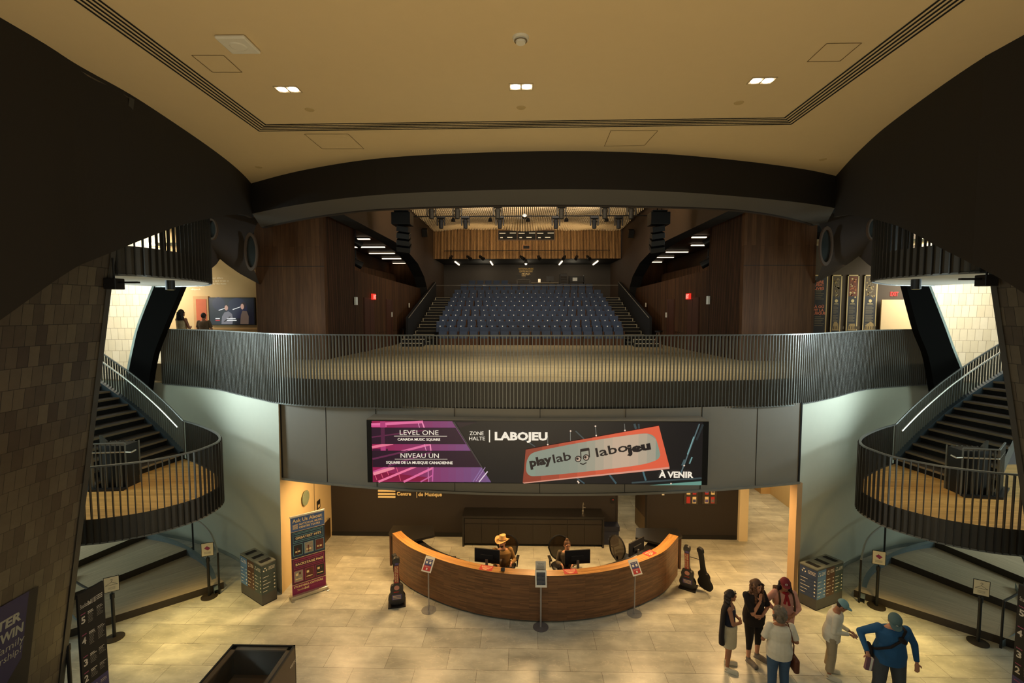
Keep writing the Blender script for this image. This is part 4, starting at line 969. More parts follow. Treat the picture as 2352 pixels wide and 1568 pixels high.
# gold lettering on the back wall
b = MB(); a = at(1191, 621, 33.78); fr = (Vector((a.x, 33.79, 0)), Vector((1, 0, 0)), Vector((0, 0, 1))); z = at(1200, 618, 33.78).z
z = at(1200, 619, 33.78).z; b.text(fr, 'NATIONAL MUSIC', 0.0, z, 0.12, 0.004, 0, 0.02, width=1.05); z = at(1200, 625, 33.78).z; b.text(fr, 'CENTRE BALCONY', 0.05, z, 0.13, 0.004, 0, 0.02, width=0.95); z = at(1200, 634, 33.78).z; b.text(fr, 'STUDIO', 0.22, z, 0.2, 0.004, 0, 0.03, width=0.6)
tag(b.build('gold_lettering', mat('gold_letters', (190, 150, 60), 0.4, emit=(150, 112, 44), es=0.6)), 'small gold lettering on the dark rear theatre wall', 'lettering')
# sound desk
c = fl(1198, 655, 7.72); 
def bxo(nm, px0, py0, px1, py1, Y, d, mt, label, cat):
    a = at(px0, py1, Y); q = at(px1, py0, Y); e = empty(nm, ((a.x + q.x) / 2, Y, a.z), label, cat); return e, (q.x - a.x), (q.z - a.z)
e, w, h = bxo('mixing_desk', 1187, 633, 1218, 655, 31.6, .5, M_black, 'black sound mixing stand with screens behind the rear rail', 'desk')
b = MB(); b.bx(-w / 2, w / 2, -.25, .25, h * 0.55, h * 0.62); b.bx(-w / 2, -w / 2 + .05, -.25, .25, 7.72 - e.location.z, h * .6); b.bx(w / 2 - .05, w / 2, -.25, .25, 7.72 - e.location.z, h * .6); b.build('stand', mat('grey_desk_metal', (84, 80, 72), 0.5), e)
for s_ in (-.3, .3): b = MB(); b.box((s_, -.05, h * 0.85), (.34, .05, .24), 0, Matrix.Rotation(R(-12), 3, 'X')); b.build('screen', M_black, e)
e, w, h = bxo('equipment_table', 1220, 640, 1282, 655, 31.6, .5, M_black, 'low table with monitor and laptop between sound desk and black rack', 'table')
b = MB(); b.bx(-w / 2, w / 2, -.3, .3, .12, .16); [b.bx(s_ * (w / 2 - .03) - .02, s_ * (w / 2 - .03) + .02, -.02, .02, 7.72 - e.location.z, .12) for s_ in (-1, 1)]; b.build('table_top', mat('desk_top_pale', (150, 136, 110), 0.5), e)
b = MB(); b.box((.35, 0, .42), (.5, .04, .34)); b.cyl((.35, 0, .16), (.35, 0, .3), .03); b.build('monitor', M_black, e); b = MB(); b.box((-.35, 0, .3), (.16, .03, .22)); b.build('small_rack', M_steel, e)
e, w, h = bxo('amplifier_rack', 1286, 629, 1302, 653, 31.4, .5, M_black, 'tall black amplifier rack right of the monitor table', 'rack')
b = MB(); b.bx(-w / 2, w / 2, -.25, .25, 7.72 - e.location.z, h); b.build('case', M_black, e, bevel=.01); b = MB(); [b.bx(-w / 2 + .04, w / 2 - .04, -.262, -.25, h * .12 + k * .16, h * .12 + k * .16 + .12) for k in range(3)]; b.build('drawer_fronts', M_charc, e)
e, w, h = bxo('control_desk', 1307, 632, 1342, 653, 31.4, .5, M_black, 'black control desk with a small lit screen at the far right', 'desk')
b = MB(); b.bx(-w / 2, w / 2, -.25, .25, h * .25, h * .32); b.bx(-w / 2, -w / 2 + .05, -.25, .25, 7.72 - e.location.z, h * .9); b.bx(w / 2 - .05, w / 2, -.25, .25, 7.72 - e.location.z, h); b.bx(-w / 2, w / 2, .1, .25, h * .3, h * .95); b.build('cabinet', M_black, e); b = MB(); b.box((-.12, -.1, h * .55), (.3, .03, .22)); b.build('screen', mat('small_lit_screen', (200, 190, 160), .4, emit=(160, 150, 128), es=.5), e)

b = MB(); b.bx(-3.75, -0.85, 31.65, 32.3, 7.72, 8.12); tag(b.build('rear_step', M_charc), 'dark step carrying the short last row of blue seats', 'step')

for (px, py, sg, nm, w_) in ((899, 722, -1, 'left', 'nearer'), (939, 701, -1, 'left', 'farther'), (1531, 723, 1, 'right', 'nearer'), (1484, 700, 1, 'right', 'farther')):
    p0 = (-6.28, 17.9, 0) if sg < 0 else (6.88, 17.9, 0); n_ = (5.1, -0.28, 0) if sg < 0 else (-5.1, -0.28, 0); c = onplane(px, py, p0, n_)
    b = MB(); b.bx(-.015, .015, -.06, .06, -.11, .11); o = b.build('wall_plate', M_white); o.location = (c.x - sg * .02, c.y, c.z); tag(o, 'small pale plate on the %s walnut theatre wall, the %s of two' % (nm, w_), 'wall plate')

# ================================================================== media screen under the balcony
YS = 10.2
SC0 = at(845, 1107, YS); SC1 = at(1628, 967, YS)
x0s, x1s, z0s, z1s = SC0.x, SC1.x, 3.165, 4.555
e = empty('media_screen', ((x0s + x1s) / 2, YS, z0s), 'wide lit LED screen showing level one and playlab signs', 'screen')
cx = e.location.x
BK = [(x1s - cx - (x1s - x0s) * k / 24, 0.215 + 0.0225 * (x1s - (x1s - x0s) * k / 24 - 0.38) ** 2) for k in range(25)]
b = MB(); b.prism([(x0s - cx, 0.0), (x1s - cx, 0.0)] + BK, 0, z1s - z0s, 0)
b.bx(x0s - cx, x1s - cx, -.012, 0, -0.0, z1s - z0s, 0); b.build('casing', [mat('screen_casing', (20, 19, 19), 0.35, 0.1)], e)
b = MB(); b.prism([(x0s - cx, -0.01), (x1s - cx, -0.01)] + BK, z1s - z0s, z1s - z0s + .012); b.build('top_cover', M_panel, e)
pxa, pxb = 857.0, 1614.0; W_ = x1s - x0s - 0.24; H_ = z1s - z0s - 0.035
org = Vector((x0s + 0.115 - cx, -0.014, 0.018))
def SP(px, py, slope=True):      # picture position -> screen position
    bot = 1106 + (px - 857) / 757 * 5.5; top = 966 + (px - 857) / 757 * 2.0
    return ((px - pxa) / (pxb - pxa) * W_, (bot - py) / (bot - top) * H_)
FRS = (org, Vector((1, 0, 0)), Vector((0, 0, 1)))
EM = {}
def em(c, s=0.85):
    k = 'screen_%d_%d_%d' % c
    if k not in EM: EM[k] = len(EM); EMM.append(mat(k, c, 0.4, emit=c, es=s))
    return EM[k]
EMM = []
b = MB(); off = [0.001]
def spoly(pts, c):
    off[0] += 0.0004; b.pane(*FRS, [SP(*p) for p in pts], off[0], em(c))
def A6(x, y): return 840 + x / 5.6, 930 + y / 5.6
def A7(x, y): return 1200 + x / 5.113, 930 + y / 5.113
spoly([(857, 966), (1614, 968), (1614, 1111.5), (857, 1106)], (26, 22, 22))
# left picture: magenta to violet
nst = 16
for k in range(nst):
    f = k / (nst - 1); xa = 857 + k * 17.6; xb = xa + 17.9
    c = tuple(int(u + (v - u) * f) for u, v in zip((150, 30, 78), (112, 82, 130)))
    def clipx(x, y): return min(x, 1046 + (y - 966) * 0.636 - 3)
    P = [(clipx(xa, 966.6), 966.6), (clipx(xb, 966.6), 966.6), (clipx(xb, 1106), 1106.5), (clipx(xa, 1106), 1106.5)]
    # clip at the slanting edge
    xe_t, xe_b = 1043, 1132
    P = [(xa, 966.6), (xb, 966.6), (xb, 1106.5), (xa, 1106.5)]
    if xa >= xe_t:
        y0 = 966.6 + (xa - xe_t) / 89 * 140; y1 = 966.6 + (min(xb, xe_b) - xe_t) / 89 * 140; P = [(xa, y0), (min(xb, xe_b), y1), (min(xb, xe_b), 1107), (xa, 1106.5)]
    elif xb > xe_t:
        P = [(xa, 966.6), (xe_t, 966.6), (xb, 966.6 + (xb - xe_t) / 89 * 140), (xb, 1106.5), (xa, 1106.5)]
    if xa < xe_b: spoly(P, c)
def bar(pts, w, c, fn=A6):
    P = [Vector((*fn(*p), 0)) for p in pts]
    for p, q in zip(P[:-1], P[1:]):
        d = (q - p).normalized(); n_ = Vector((-d.y, d.x, 0)) * w / 2; spoly([tuple(v)[:2] for v in (p - n_, q - n_, q + n_, p + n_)], c)
spoly([A6(100, 560), A6(300, 560), A6(300, 700), A6(100, 700)], (72, 22, 52)); spoly([A6(105, 850), A6(830, 930), A6(830, 980), A6(105, 980)], (130, 22, 60))
for p, q, w, c in [((90, 250), (760, 215), 6, (226, 110, 160)), ((90, 270), (290, 270), 4, (210, 80, 140)), ((240, 210), (240, 590), 12, (176, 62, 118)), ((95, 410), (780, 295), 4, (190, 74, 130)), ((95, 540), (370, 490), 6, (232, 120, 150)),
                   ((100, 690), (850, 500), 5, (224, 112, 160)), ((105, 860), (860, 595), 5, (200, 84, 140)), ((105, 885), (380, 800), 7, (240, 140, 160)), ((170, 985), (870, 700), 5, (238, 120, 160)), ((500, 985), (880, 805), 5, (228, 110, 160)), ((720, 985), (880, 900), 3, (200, 96, 150)),
                   ((750, 215), (850, 500), 3, (236, 140, 180)), ((850, 500), (884, 800), 3, (236, 140, 180)), ((884, 800), (875, 980), 2.5, (200, 96, 160)), ((700, 230), (800, 590), 1.5, (230, 150, 190)), ((820, 760), (824, 985), 2, (206, 120, 170)),
                   ((130, 900), (150, 960), 1.5, (220, 90, 120)), ((210, 880), (230, 935), 1.5, (220, 90, 120)), ((290, 850), (305, 900), 1.5, (220, 90, 120)), ((410, 800), (425, 855), 1.5, (220, 90, 120)), ((440, 890), (460, 970), 1.5, (220, 90, 120)),
                   ((1480, 985), (1590, 850), 2.5, (226, 206, 222)), ((1400, 985), (1520, 800), 2, (140, 110, 160)), ((1440, 975), (1560, 795), 1.5, (170, 140, 180))]:
    bar([p, q], w, c)
spoly([A6(95, 287), A6(1180, 287), A6(1312, 497), A6(95, 497)], (44, 18, 38)); spoly([A6(98, 582), A6(1375, 582), A6(1512, 795), A6(100, 795)], (42, 18, 36))
for p, q, w, c in [((95, 410), (780, 320), 3, (96, 38, 70)), ((240, 290), (240, 495), 9, (84, 32, 62)), ((100, 690), (560, 585), 4, (100, 40, 74)), ((300, 780), (865, 600), 4, (96, 38, 76))]: bar([p, q], w, c)
spoly([A6(1140, 212), A6(1168, 212), A6(1530, 800), A6(1512, 800)], (62, 56, 54))
bar([(385, 395), (1070, 395)], 1.1, (236, 226, 206)); bar([(390, 690), (1073, 690)], 1.1, (236, 226, 206)); bar([(1617, 315), (1617, 472)], 2.6, (240, 232, 214))
spoly([A6(1180, 215), A6(1460, 215), A6(1240, 285)], (40, 26, 32))
# right picture: dark ceiling with beams
for p, q, w, c in [((0, 370), (170, 480), 2.5, (70, 76, 78)), ((640, 295), (740, 390), 3, (62, 70, 72)), ((1320, 210), (1340, 270), 5, (58, 72, 76)), ((1370, 210), (1375, 265), 4, (50, 62, 66)), ((2070, 210), (1860, 820), 3, (86, 104, 108)), ((2110, 215), (2040, 400), 5, (40, 46, 48)),
                   ((2010, 360), (1940, 570), 2.5, (120, 160, 160)), ((1995, 600), (1965, 680), 3, (110, 150, 150)), ((1910, 630), (1880, 700), 4, (70, 90, 94)), ((1430, 770), (1465, 880), 4, (70, 104, 112)), ((1040, 810), (1120, 915), 4, (60, 84, 92)), ((660, 850), (750, 915), 3, (60, 80, 88)),
                   ((1300, 905), (2110, 850), 4, (58, 70, 72)), ((580, 295), (582, 410), 1.2, (130, 130, 124)), ((870, 235), (880, 350), 1.2, (130, 130, 124)), ((1205, 210), (1212, 290), 1.2, (120, 120, 114)), ((316, 350), (318, 460), 1.2, (120, 120, 114))]:
    bar([p, q], w, c, A7)
spoly([A7(1500, 935), A7(2110, 885), A7(2110, 932)], (104, 150, 136))
for p in ((870, 238), (880, 348), (582, 296), (317, 455), (1212, 288), (672, 890), (682, 905), (1757, 915), (1905, 700)):
    c = SP(*A7(*p)); b.disc(FRS, c[0], c[1], .018, off[0] + .001, em((240, 214, 190)), 8)
spoly([A7(60, 515), A7(1602, 232), A7(1735, 715), A7(25, 905)], (206, 74, 48)); spoly([A7(25, 905), A7(1735, 715), A7(1735, 740), A7(40, 915)], (214, 150, 130))
for k in range(8):
    f0, f1 = k / 8, (k + 1) / 8
    tl = [A7(60 + 1542 * f, 515 - 283 * f) for f in (f0, f1)]; bl = [A7(25 + 1710 * f, 905 - 190 * f) for f in (f0, f1)]
    c = tuple(int(u + (v - u) * math.sin(PI * min(1, f0 * .62 + .0))) for u, v in zip((140, 62, 44), (222, 96, 66))); spoly([tl[0], tl[1], bl[1], bl[0]], c)
# pale lozenge
cor = [(75, 640), (130, 560), (300, 510), (700, 430), (1100, 365), (1400, 325), (1500, 330), (1560, 370), (1590, 440), (1618, 540), (1620, 590), (1570, 640), (1400, 690), (1000, 745), (500, 800), (200, 825), (110, 820), (70, 775), (66, 700)]
rows = catmull([Vector((*p, 0)) for p in cor + cor[:1]], 4)
spoly([A7(p.x, p.y) for p in rows], (132, 146, 130))
# inner lighter patches, slices across the lozenge
def hull_slice(xa, xb):
    up = [p for p in rows if p.y < 700 - p.x * 0.12]; dn = [p for p in rows if p.y >= 700 - p.x * 0.12]
    U = interp([(p.x, p.y) for p in up], xa), interp([(p.x, p.y) for p in up], xb); D = interp([(p.x, p.y) for p in dn], xa), interp([(p.x, p.y) for p in dn], xb)
    return [A7(xa, U[0]), A7(xb, U[1]), A7(xb, D[1]), A7(xa, D[0])]
for k in range(14):
    xa = 170 + k * 100; f = math.exp(-((xa - 1150) / 380.0) ** 2)
    spoly(hull_slice(xa, xa + 101), tuple(int(u + (v - u) * f) for u, v in zip((134, 142, 128), (196, 170, 146))))
ol = off[0] + 0.002
def stext(t, x, y, h, w, fn, c, bold=0, ang=0, al='LEFT', slant=0):
    p = SP(*fn(x, y)); sc_ = W_ / 757; k = 1 / (5.6 if fn is A6 else 5.113)
    b.text(FRS, t, p[0], p[1], h * k * sc_, ol, em(c), bold, al, w * k * sc_, slant, ang)
CR = (244, 234, 216)
stext('LEVEL ONE', 455, 375, 62, 500, A6, CR, 0.0); stext('CANADA MUSIC SQUARE', 433, 448, 32, 550, A6, CR, 0.03)
stext('NIVEAU UN', 462, 670, 62, 495, A6, CR, 0.0); stext('SQUARE DE LA MUSIQUE CANADIENNE', 280, 745, 34, 862, A6, CR, 0.03)
stext('ZONE', 1362, 376, 46, 180, A6, CR, 0.005); stext('HALTE', 1350, 442, 46, 205, A6, CR, 0.005); stext('LABOJEU', 1680, 436, 98, 675, A6, CR, 0.045)
stext('À VENIR', 1618, 838, 68, 400, A7, CR, 0.04)
DK = (30, 22, 24); an = R(11.5)
stext('play', 112, 715, 95, 265, A7, DK, 0.05, an); stext('lab', 378, 672, 100, 212, A7, DK, 0.015, an)
stext('labo', 875, 600, 105, 375, A7, DK, 0.015, an); stext('jeu', 1255, 552, 95, 288, A7, DK, 0.06, an)
for cxp, cyp in ((672, 622), (765, 605)):
    c = SP(*A7(cxp, cyp)); k = W_ / 757 / 5.113
    b.disc(FRS, c[0], c[1], 38 * k, ol, em(DK)); b.disc(FRS, c[0], c[1], 27 * k, ol + .0006, em((184, 160, 140))); b.disc(FRS, c[0] - 9 * k, c[1] + 3 * k, 15 * k, ol + .0012, em(DK))
off[0] = ol
bar([(706, 620), (700, 515)], 2.4, DK, A7); bar([(803, 600), (796, 498)], 2.4, DK, A7); bar([(698, 522), (798, 505)], 6.5, DK, A7); bar([(694, 672), (730, 686), (770, 664)], 2.4, DK, A7)
b.build('display', EMM, e)

# ================================================================== reception desk
DO = [(-3.42, 12.15), (-3.15, 11.8), (-2.7, 11.35), (-2.06, 10.92), (-1.4, 10.58), (-0.6, 10.32), (0.4, 10.21), (1.3, 10.28), (2.2, 10.55), (3.0, 11.0), (3.55, 11.45), (4.06, 12.15)]
D1 = catmull([Vector((*p, 0)) for p in DO], 5); D2 = offset(D1, 0.24); D3 = offset(D1, 0.75)
e = empty('reception_desk', (0.35, 10.9, 0), 'large curved walnut reception desk in the middle of the lobby', 'desk')
ZD = 1.08
b = MB(); b.band([(p.x, p.y, 0.04) for p in D1], [(p.x, p.y, ZD) for p in D1], 0, 0.0)
b.band([(p.x, p.y, 0.04) for p in D2], [(p.x, p.y, ZD) for p in D2], 1)
for a, c in ((D1[0], D2[0]), (D1[-1], D2[-1])): b.quad((a.x, a.y, .04), (c.x, c.y, .04), (c.x, c.y, ZD), (a.x, a.y, ZD), 1)
b.build('front', [M_deskV, mat('walnut_plain', (92, 56, 32), 0.5)], e, glob=True)
b = MB(); b.band([(p.x, p.y, ZD) for p in D1], [(p.x, p.y, ZD) for p in D2], 0, 0.0); b.build('counter_top', M_deskT, e, glob=True)
b = MB(); b.band([(p.x, p.y, 0.0) for p in offset(D1, .06)], [(p.x, p.y, 0.05) for p in offset(D1, .06)]); b.build('plinth', M_blackm, e, glob=True)
b = MB(); b.band([(p.x, p.y, 0.76) for p in D2], [(p.x, p.y, 0.76) for p in D3]); b.band([(p.x, p.y, 0.72) for p in D3], [(p.x, p.y, 0.76) for p in D3]); b.build('work_top', mat('black_laminate', (30, 29, 29), 0.35), e, glob=True)
for sg in (-1, 1):
    X = (lambda x: x) if sg < 0 else (lambda x: 0.66 - x)
    b = MB(); xa, xb = sorted((X(-3.6), X(-2.55))); 
    P = [(X(-3.62), 12.95), (X(-2.5), 12.95), (X(-2.35), 12.4), (X(-3.05), 12.0), (X(-3.3), 12.25), (X(-3.62), 12.5)]
    b.prism(P if sg < 0 else P[::-1], 0.86, 0.92, 0); b.bx(min(X(-3.6), X(-3.55)), max(X(-3.6), X(-3.55)), 12.5, 12.92, 0, 0.86, 1)
    b.build('side_top', [MATS['black_laminate'], MATS['walnut_plain']], e, glob=True)

# office chairs
def chair(name, loc, rz, label):
    e = empty(name, loc, label, 'chair', rz)
    b = MB(); b.loft([((0, -.05, .42), .24, .23), ((0, -.05, .48), .26, .25), ((0, -.05, .5), .22, .21)], 16); b.build('seat', M_black, e)
    b = MB(); n = 16
    out = [(.27 * math.cos(a) * (1 if math.sin(a) > 0 else .9), .22 + .06 * abs(math.sin(a)) * 0, .82 + .32 * math.sin(a)) for a in [2 * PI * k / 24 for k in range(24)]]
    b.tube([Vector(p) for p in out + out[:1]], 0.02, 6); b.build('back_frame', M_black, e)
    b = MB(); b.poly([(p[0] * .95, p[1], .82 + (p[2] - .82) * .95) for p in out]); b.build('back_mesh', glassmat('brown_chair_mesh', (58, 46, 32), 0.92), e)
    for s_ in (-1, 1):
        b = MB(); b.cyl((s_ * .27, .0, .42), (s_ * .29, .02, .66), .018); b.box((s_ * .29, -.05, .68), (.07, .26, .035)); b.build('armrest', M_black, e, bevel=.005)
    b = MB(); b.cyl((0, 0, .08), (0, 0, .42), .03)
    for k in range(5):
        a = 2 * PI * k / 5; b.cyl((0, 0, .1), (.28 * math.cos(a), .28 * math.sin(a), .06), .02, .015); b.ball((.29 * math.cos(a), .29 * math.sin(a), .03), .03)
    b.cyl((0, .2, .44), (0, .24, .6), .025); b.build('base', M_black, e); return e
chair('office_chair', (-0.40, 11.80, 0), R(-8), 'black mesh office chair behind the man in the cowboy hat')
chair('office_chair', (0.98, 11.80, 0), R(8), 'black mesh office chair behind the woman in the grey cardigan')
chair('office_chair', (2.62, 12.15, 0), R(128), 'empty black office chair turned sideways at the right end of the desk')
# monitors
def monitor(loc, rz, w, label):
    e = empty('computer_monitor', loc, label, 'monitor', rz)
    b = MB(); b.box((0, 0, .30), (w, .035, .34)); b.box((0, -.03, .28), (w * .5, .03, .12)); b.build('screen', M_blackm, e, bevel=.006)
    b = MB(); b.box((0, -.05, .14), (.06, .03, .2)); b.box((0, -.02, .006), (.24, .18, .012)); b.build('stand', M_steel, e); return e
monitor((-0.84, 11.08, 0.762), R(-10), .62, 'black computer monitor in front of the man in the cowboy hat')
monitor((1.32, 11.08, 0.762), R(8), .62, 'black computer monitor in front of the woman in the grey cardigan')
monitor((2.85, 11.62, 0.762), R(42), .62, 'black computer monitor at the unstaffed right end of the desk')
# cards on the counter
def card(px, rz, label, grp=None):
    c = fl(*px, ZD); e = empty('counter_card', (c.x, c.y, ZD + .001), label, 'card', rz)
    b = MB(); b.bx(-.15, .15, -.1, .1, 0, .004, 0); fr = (Vector((-.15, -.1, .0045)), Vector((1, 0, 0)), Vector((0, 1, 0)))
    b.text(fr, 'RECEPTION ACCUEIL', .03, .13, .03, .0005, 1, .02, width=.24); b.rect(fr, .05, .09, .25, .1, .0005, 1); b.rect(fr, .07, .05, .22, .065, .0005, 1); b.rect(fr, .1, .02, .18, .03, .0005, 1); b.build('card', [M_red, M_glow], e)
card((1117, 1304), R(-12), 'red counter card in front of the man in the cowboy hat'); card((1310, 1312), R(7), 'red counter card in front of the woman in the grey cardigan'); card((1492, 1270), R(38), 'red counter card at the right end of the desk')
c = fl(1155, 1312, ZD); b = MB(); b.box((0, 0, .05), (.09, .14, .07), 0, Matrix.Rotation(R(-25), 3, 'X')); o = b.build('card_terminal', M_black, None, bevel=.01); o.location = (c.x, c.y, ZD); tag(o, 'small black payment terminal on the walnut counter', 'terminal')
c = fl(1055, 1285, .76); b = MB(); b.box((0, 0, .03), (.2, .12, .05)); o = b.build('desk_phone', M_blackm, None, bevel=.01); o.location = (-1.75, 11.45, .762); tag(o, 'small black telephone on the inner worktop left of the hatted man', 'telephone')
c = fl(1242, 1322, ZD); e = empty('menu_stand', (c.x, c.y + .05, ZD + .001), 'upright clear stand with a white printed price sheet on the counter', 'stand')
b = MB(); b.box((0, 0, .15), (.23, .006, .30), 0, Matrix.Rotation(R(-8), 3, 'X')); b.box((0, 0.02, .004), (.23, .1, .008)); fr = (Vector((-.115, -.028, 0)), Vector((1, 0, 0)), Vector((0, .139, .99)))
for k in range(9): b.rect(fr, .03, .04 + .02 * k, .19, .046 + .02 * k, .004, 1)
b.text(fr, 'Ticket Prices', .05, .235, .02, .004, 1, .02, width=.13); b.rect(fr, .02, .28, .10, .283, .004, 1); b.build('sheet', [mat('paper_white', (214, 208, 192), .7, var=.02), mat('grey_print', (110, 104, 100), .8, var=0)], e)

# slim stands with posters or a tablet
M_paper = MATS['paper_white']; M_print = MATS['grey_print']; M_blue = mat('print_blue', (56, 60, 104), .6, var=.05)
def stand(px, py, rz, label, tablet):
    c = fl(px, py); e = empty('sign_stand', c, label, 'stand', rz); h = 0.98
    b = MB(); b.cyl((0, 0, 0), (0, 0, .012), .17, .17, 28); b.build('base', mat('stand_grey', (120, 116, 118), .4, .4) if tablet else glassmat('clear_base', (160, 156, 150), .35), e)
    b = MB(); b.cyl((0, 0, .01), (0, 0, h), .014 if not tablet else .018, n=10); b.build('pole', mat('stand_pole', (176, 170, 166), .4, .4), e)
    M_ = Matrix.Rotation(R(-38), 3, 'X'); w, hh = (.25, .34)
    b = MB(); b.box((0, 0, h + .12), (w, .014, hh), 0, M_)
    U = Vector((1, 0, 0)); V = M_ @ Vector((0, 0, 1)); o_ = Vector((0, 0, h + .12)) - U * w / 2 - V * hh / 2 + M_ @ Vector((0, -.008, 0)); fr = (o_, U, V)
    if tablet:
        b.rect(fr, .03, .045, w - .03, hh - .045, .001, 1)
        for k in range(9): b.rect(fr, .045, .06 + k * .026, w - (.05 if k % 3 else .1), .066 + k * .026, .002, 2)
        b.build('tablet', [M_white, mat('tablet_dark', (34, 40, 46), .25, emit=(34, 42, 48), es=.5), M_print], e, bevel=0)
    else:
        b.rect(fr, .03, .03, w - .03, .14, .001, 1); b.rect(fr, .03, .14, w - .03, .28, .001, 2)
        for u in (.055, .145): b.rect(fr, u, .18, u + .05, .23, .002, 0)
        b.rect(fr, .105, .05, .145, .09, .002, 0); b.text(fr, 'WELCOME', .05, .25, .014, .002, 0, .02, width=.14); b.text(fr, 'DONATE', .06, .11, .014, .002, 0, .02, width=.12)
        b.build('poster', [M_paper, M_red, M_blue], e)
stand(985, 1401, R(-22), 'slim stand with red and blue poster left of the desk front', False)
stand(1242, 1440, R(0), 'slim grey stand with a white tablet before the middle of the desk', True)
stand(1457, 1409, R(24), 'slim stand with red and blue poster right of the desk front', False)

# guitar case donation boxes
def gcase(px, py, rz, lean, label, lid):
    c = fl(px, py); e = empty('guitar_case', c, label, 'guitar case', rz)
    prof = [(0, 0), (.13, .02), (.19, .10), (.19, .20), (.14, .30), (.15, .40), (.12, .48), (.06, .54), (.055, 1.0), (.075, 1.04), (.07, 1.14), (0, 1.17)]
    pts = [Vector((x, 0, z)) for x, z in prof] + [Vector((-x, 0, z)) for x, z in prof[-2:0:-1]]
    pts = catmull(pts + pts[:1], 3)[:-1]
    def body(nm, off_, rot, tilt, mts, d=.09):
        b = MB(); n = len(pts); T = Matrix.Translation(off_) @ Matrix.Rotation(rot, 4, 'Z') @ Matrix.Rotation(tilt, 4, 'X')
        f0 = [T @ Vector((p.x, -d / 2, p.z + .03)) for p in pts]; f1 = [T @ Vector((p.x, d / 2, p.z + .03)) for p in pts]
        i = len(b.v); b.v += [tuple(v) for v in f0 + f1]; b.face(range(i, i + n), 0); b.face([i + n + k for k in range(n)][::-1], 0)
        for k in range(n): j = (k + 1) % n; b.face((i + k, i + n + k, i + n + j, i + j), 1)
        fr = (T @ Vector((0, -d / 2, .03)), T.to_3x3() @ Vector((1, 0, 0)), T.to_3x3() @ Vector((0, 0, 1)))
        return b, fr
    mts = [mat('case_interior', (60, 58, 56), .5, var=.4, nscale=30), M_black, M_red, M_glow, mat('violet_print', (96, 84, 140), .6), mat('pink_print', (214, 150, 132), .6)]
    b, fr = body('case', Vector((0, 0, 0)), 0, R(lean), mts)
    fr2 = fr
    b.rect(fr2, -.05, .55, .05, .98, .002, 2)
    fv = (fr2[0], fr2[2] * -1, fr2[1]); b.text(fv, 'PLEASE DONATE', -.97, .005, .03, .004, 3, .03, width=.4); b.text(fv, 'FAITES UN DON', -.97, -.038, .03, .004, 3, .03, width=.38)
    b.disc(fr2, 0, .43, .06, .004, 5); b.rect(fr2, -.07, .315, .05, .335, .004, 2); b.rect(fr2, -.11, .13, .11, .26, .004, 4); b.rect(fr2, -.03, 1.0, .05, 1.05, .004, 4)
    for k in range(3): b.rect(fr2, -.09, .15 + k * .035, .09, .165 + k * .035, .006, 3)
    b.build('case', mts, e)
    if lid:
        b, fr = body('lid', Vector((.42, .06, 0.05)), R(-24), R(lean + 4), mts, .07)
        b.build('lid', [M_blackm, M_blackm], e)
        b = MB(); b.cyl((.02, .03, .8), (.36, .12, .75), .008); b.cyl((.05, .03, .1), (.4, .05, .12), .008); b.build('hinge', M_black, e)
    else:
        b, fr = body('lid', Vector((.06, .14, 0)), R(-65), R(lean + 2), mts, .08); b.build('lid', [M_blackm, M_blackm], e)
    b = MB(); b.bx(-.2, .2, -.14, .22, 0, .03); b.build('foot_plate', M_black, e)
    return e
gcase(912, 1388, R(14), 4, 'black guitar case donation box left of the reception desk', False)
gcase(1580, 1350, R(-32), 10, 'open black guitar case donation box with its lid beside it, right of the desk', True)

# roll-up banner
P0 = fl(672, 1376); P1 = fl(749, 1350); wb = (P1 - P0).length
e = empty('roll_up_banner', (P0 + P1) / 2, 'tall roll-up banner about music centre tours by the beige wall', 'banner', math.atan2(P1.y - P0.y, P1.x - P0.x))
b = MB(); b.bx(-wb / 2 - .03, wb / 2 + .03, -.09, .09, 0.01, .09); b.bx(-wb / 2 - .05, -wb / 2 + .02, -.16, .16, 0, .015); b.bx(wb / 2 - .02, wb / 2 + .05, -.16, .16, 0, .015); b.build('base', M_steel, e, bevel=.01)
Hb = 2.0; b = MB(); fr = (Vector((-wb / 2, -.004, .09)), Vector((1, 0, 0)), Vector((0, 0, 1))); s_ = wb / .76
b.bx(-wb / 2, wb / 2, -.004, .0, .09, Hb, 0)
C = dict(blue=1, navy=2, wine=3, plum=4, cream=5, cyan=6, ph1=7, ph2=8, ph3=9, dkpl=10)
def q(u0, v0, u1, v1, m, o=.001): b.rect(fr, u0 * wb, v0 * (Hb - .09), u1 * wb, v1 * (Hb - .09), o, m)
q(0, .815, 1, 1, 1); q(0, .81, 1, .815, 5, .002); q(0, .47, 1, .81, 2); q(0, .465, 1, .47, 5, .002); q(0, .13, 1, .465, 3); q(0, .125, 1, .13, 5, .002); q(0, 0, 1, .125, 4)
def frame_(u0, v0, u1, v1, m, t=.012):
    q(u0, v0, u1, v0 + t * .4, m, .003); q(u0, v1 - t * .4, u1, v1, m, .003); q(u0, v0, u0 + t, v1, m, .003); q(u1 - t, v0, u1, v1, m, .003)
frame_(.06, .665, .95, .795, 6); frame_(.06, .325, .95, .45, 10)
for k in range(3):
    u = .06 + k * .32; q(u, .50, u + .27, .645, 7 + k, .002); frame_(u, .50, u + .27, .645, 6); q(u, .155, u + .27, .305, 7 + (k + 1) % 3, .002); frame_(u, .155, u + .27, .305, 10)
    q(u + .06, .54, u + .2, .56, 5, .004); q(u + .1, .515, u + .14, .6, 9, .004); q(u + .04, .19, u + .22, .2, 5, .004); q(u + .05, .24, u + .12, .27, 5, .004); q(u + .15, .25, u + .2, .28, 9, .004)
hb = Hb - .09
def t_(s, u, v, h, w, m=5, bold=.03): b.text(fr, s, u * wb, v * hb, h * hb, .005, m, bold, width=w * wb)
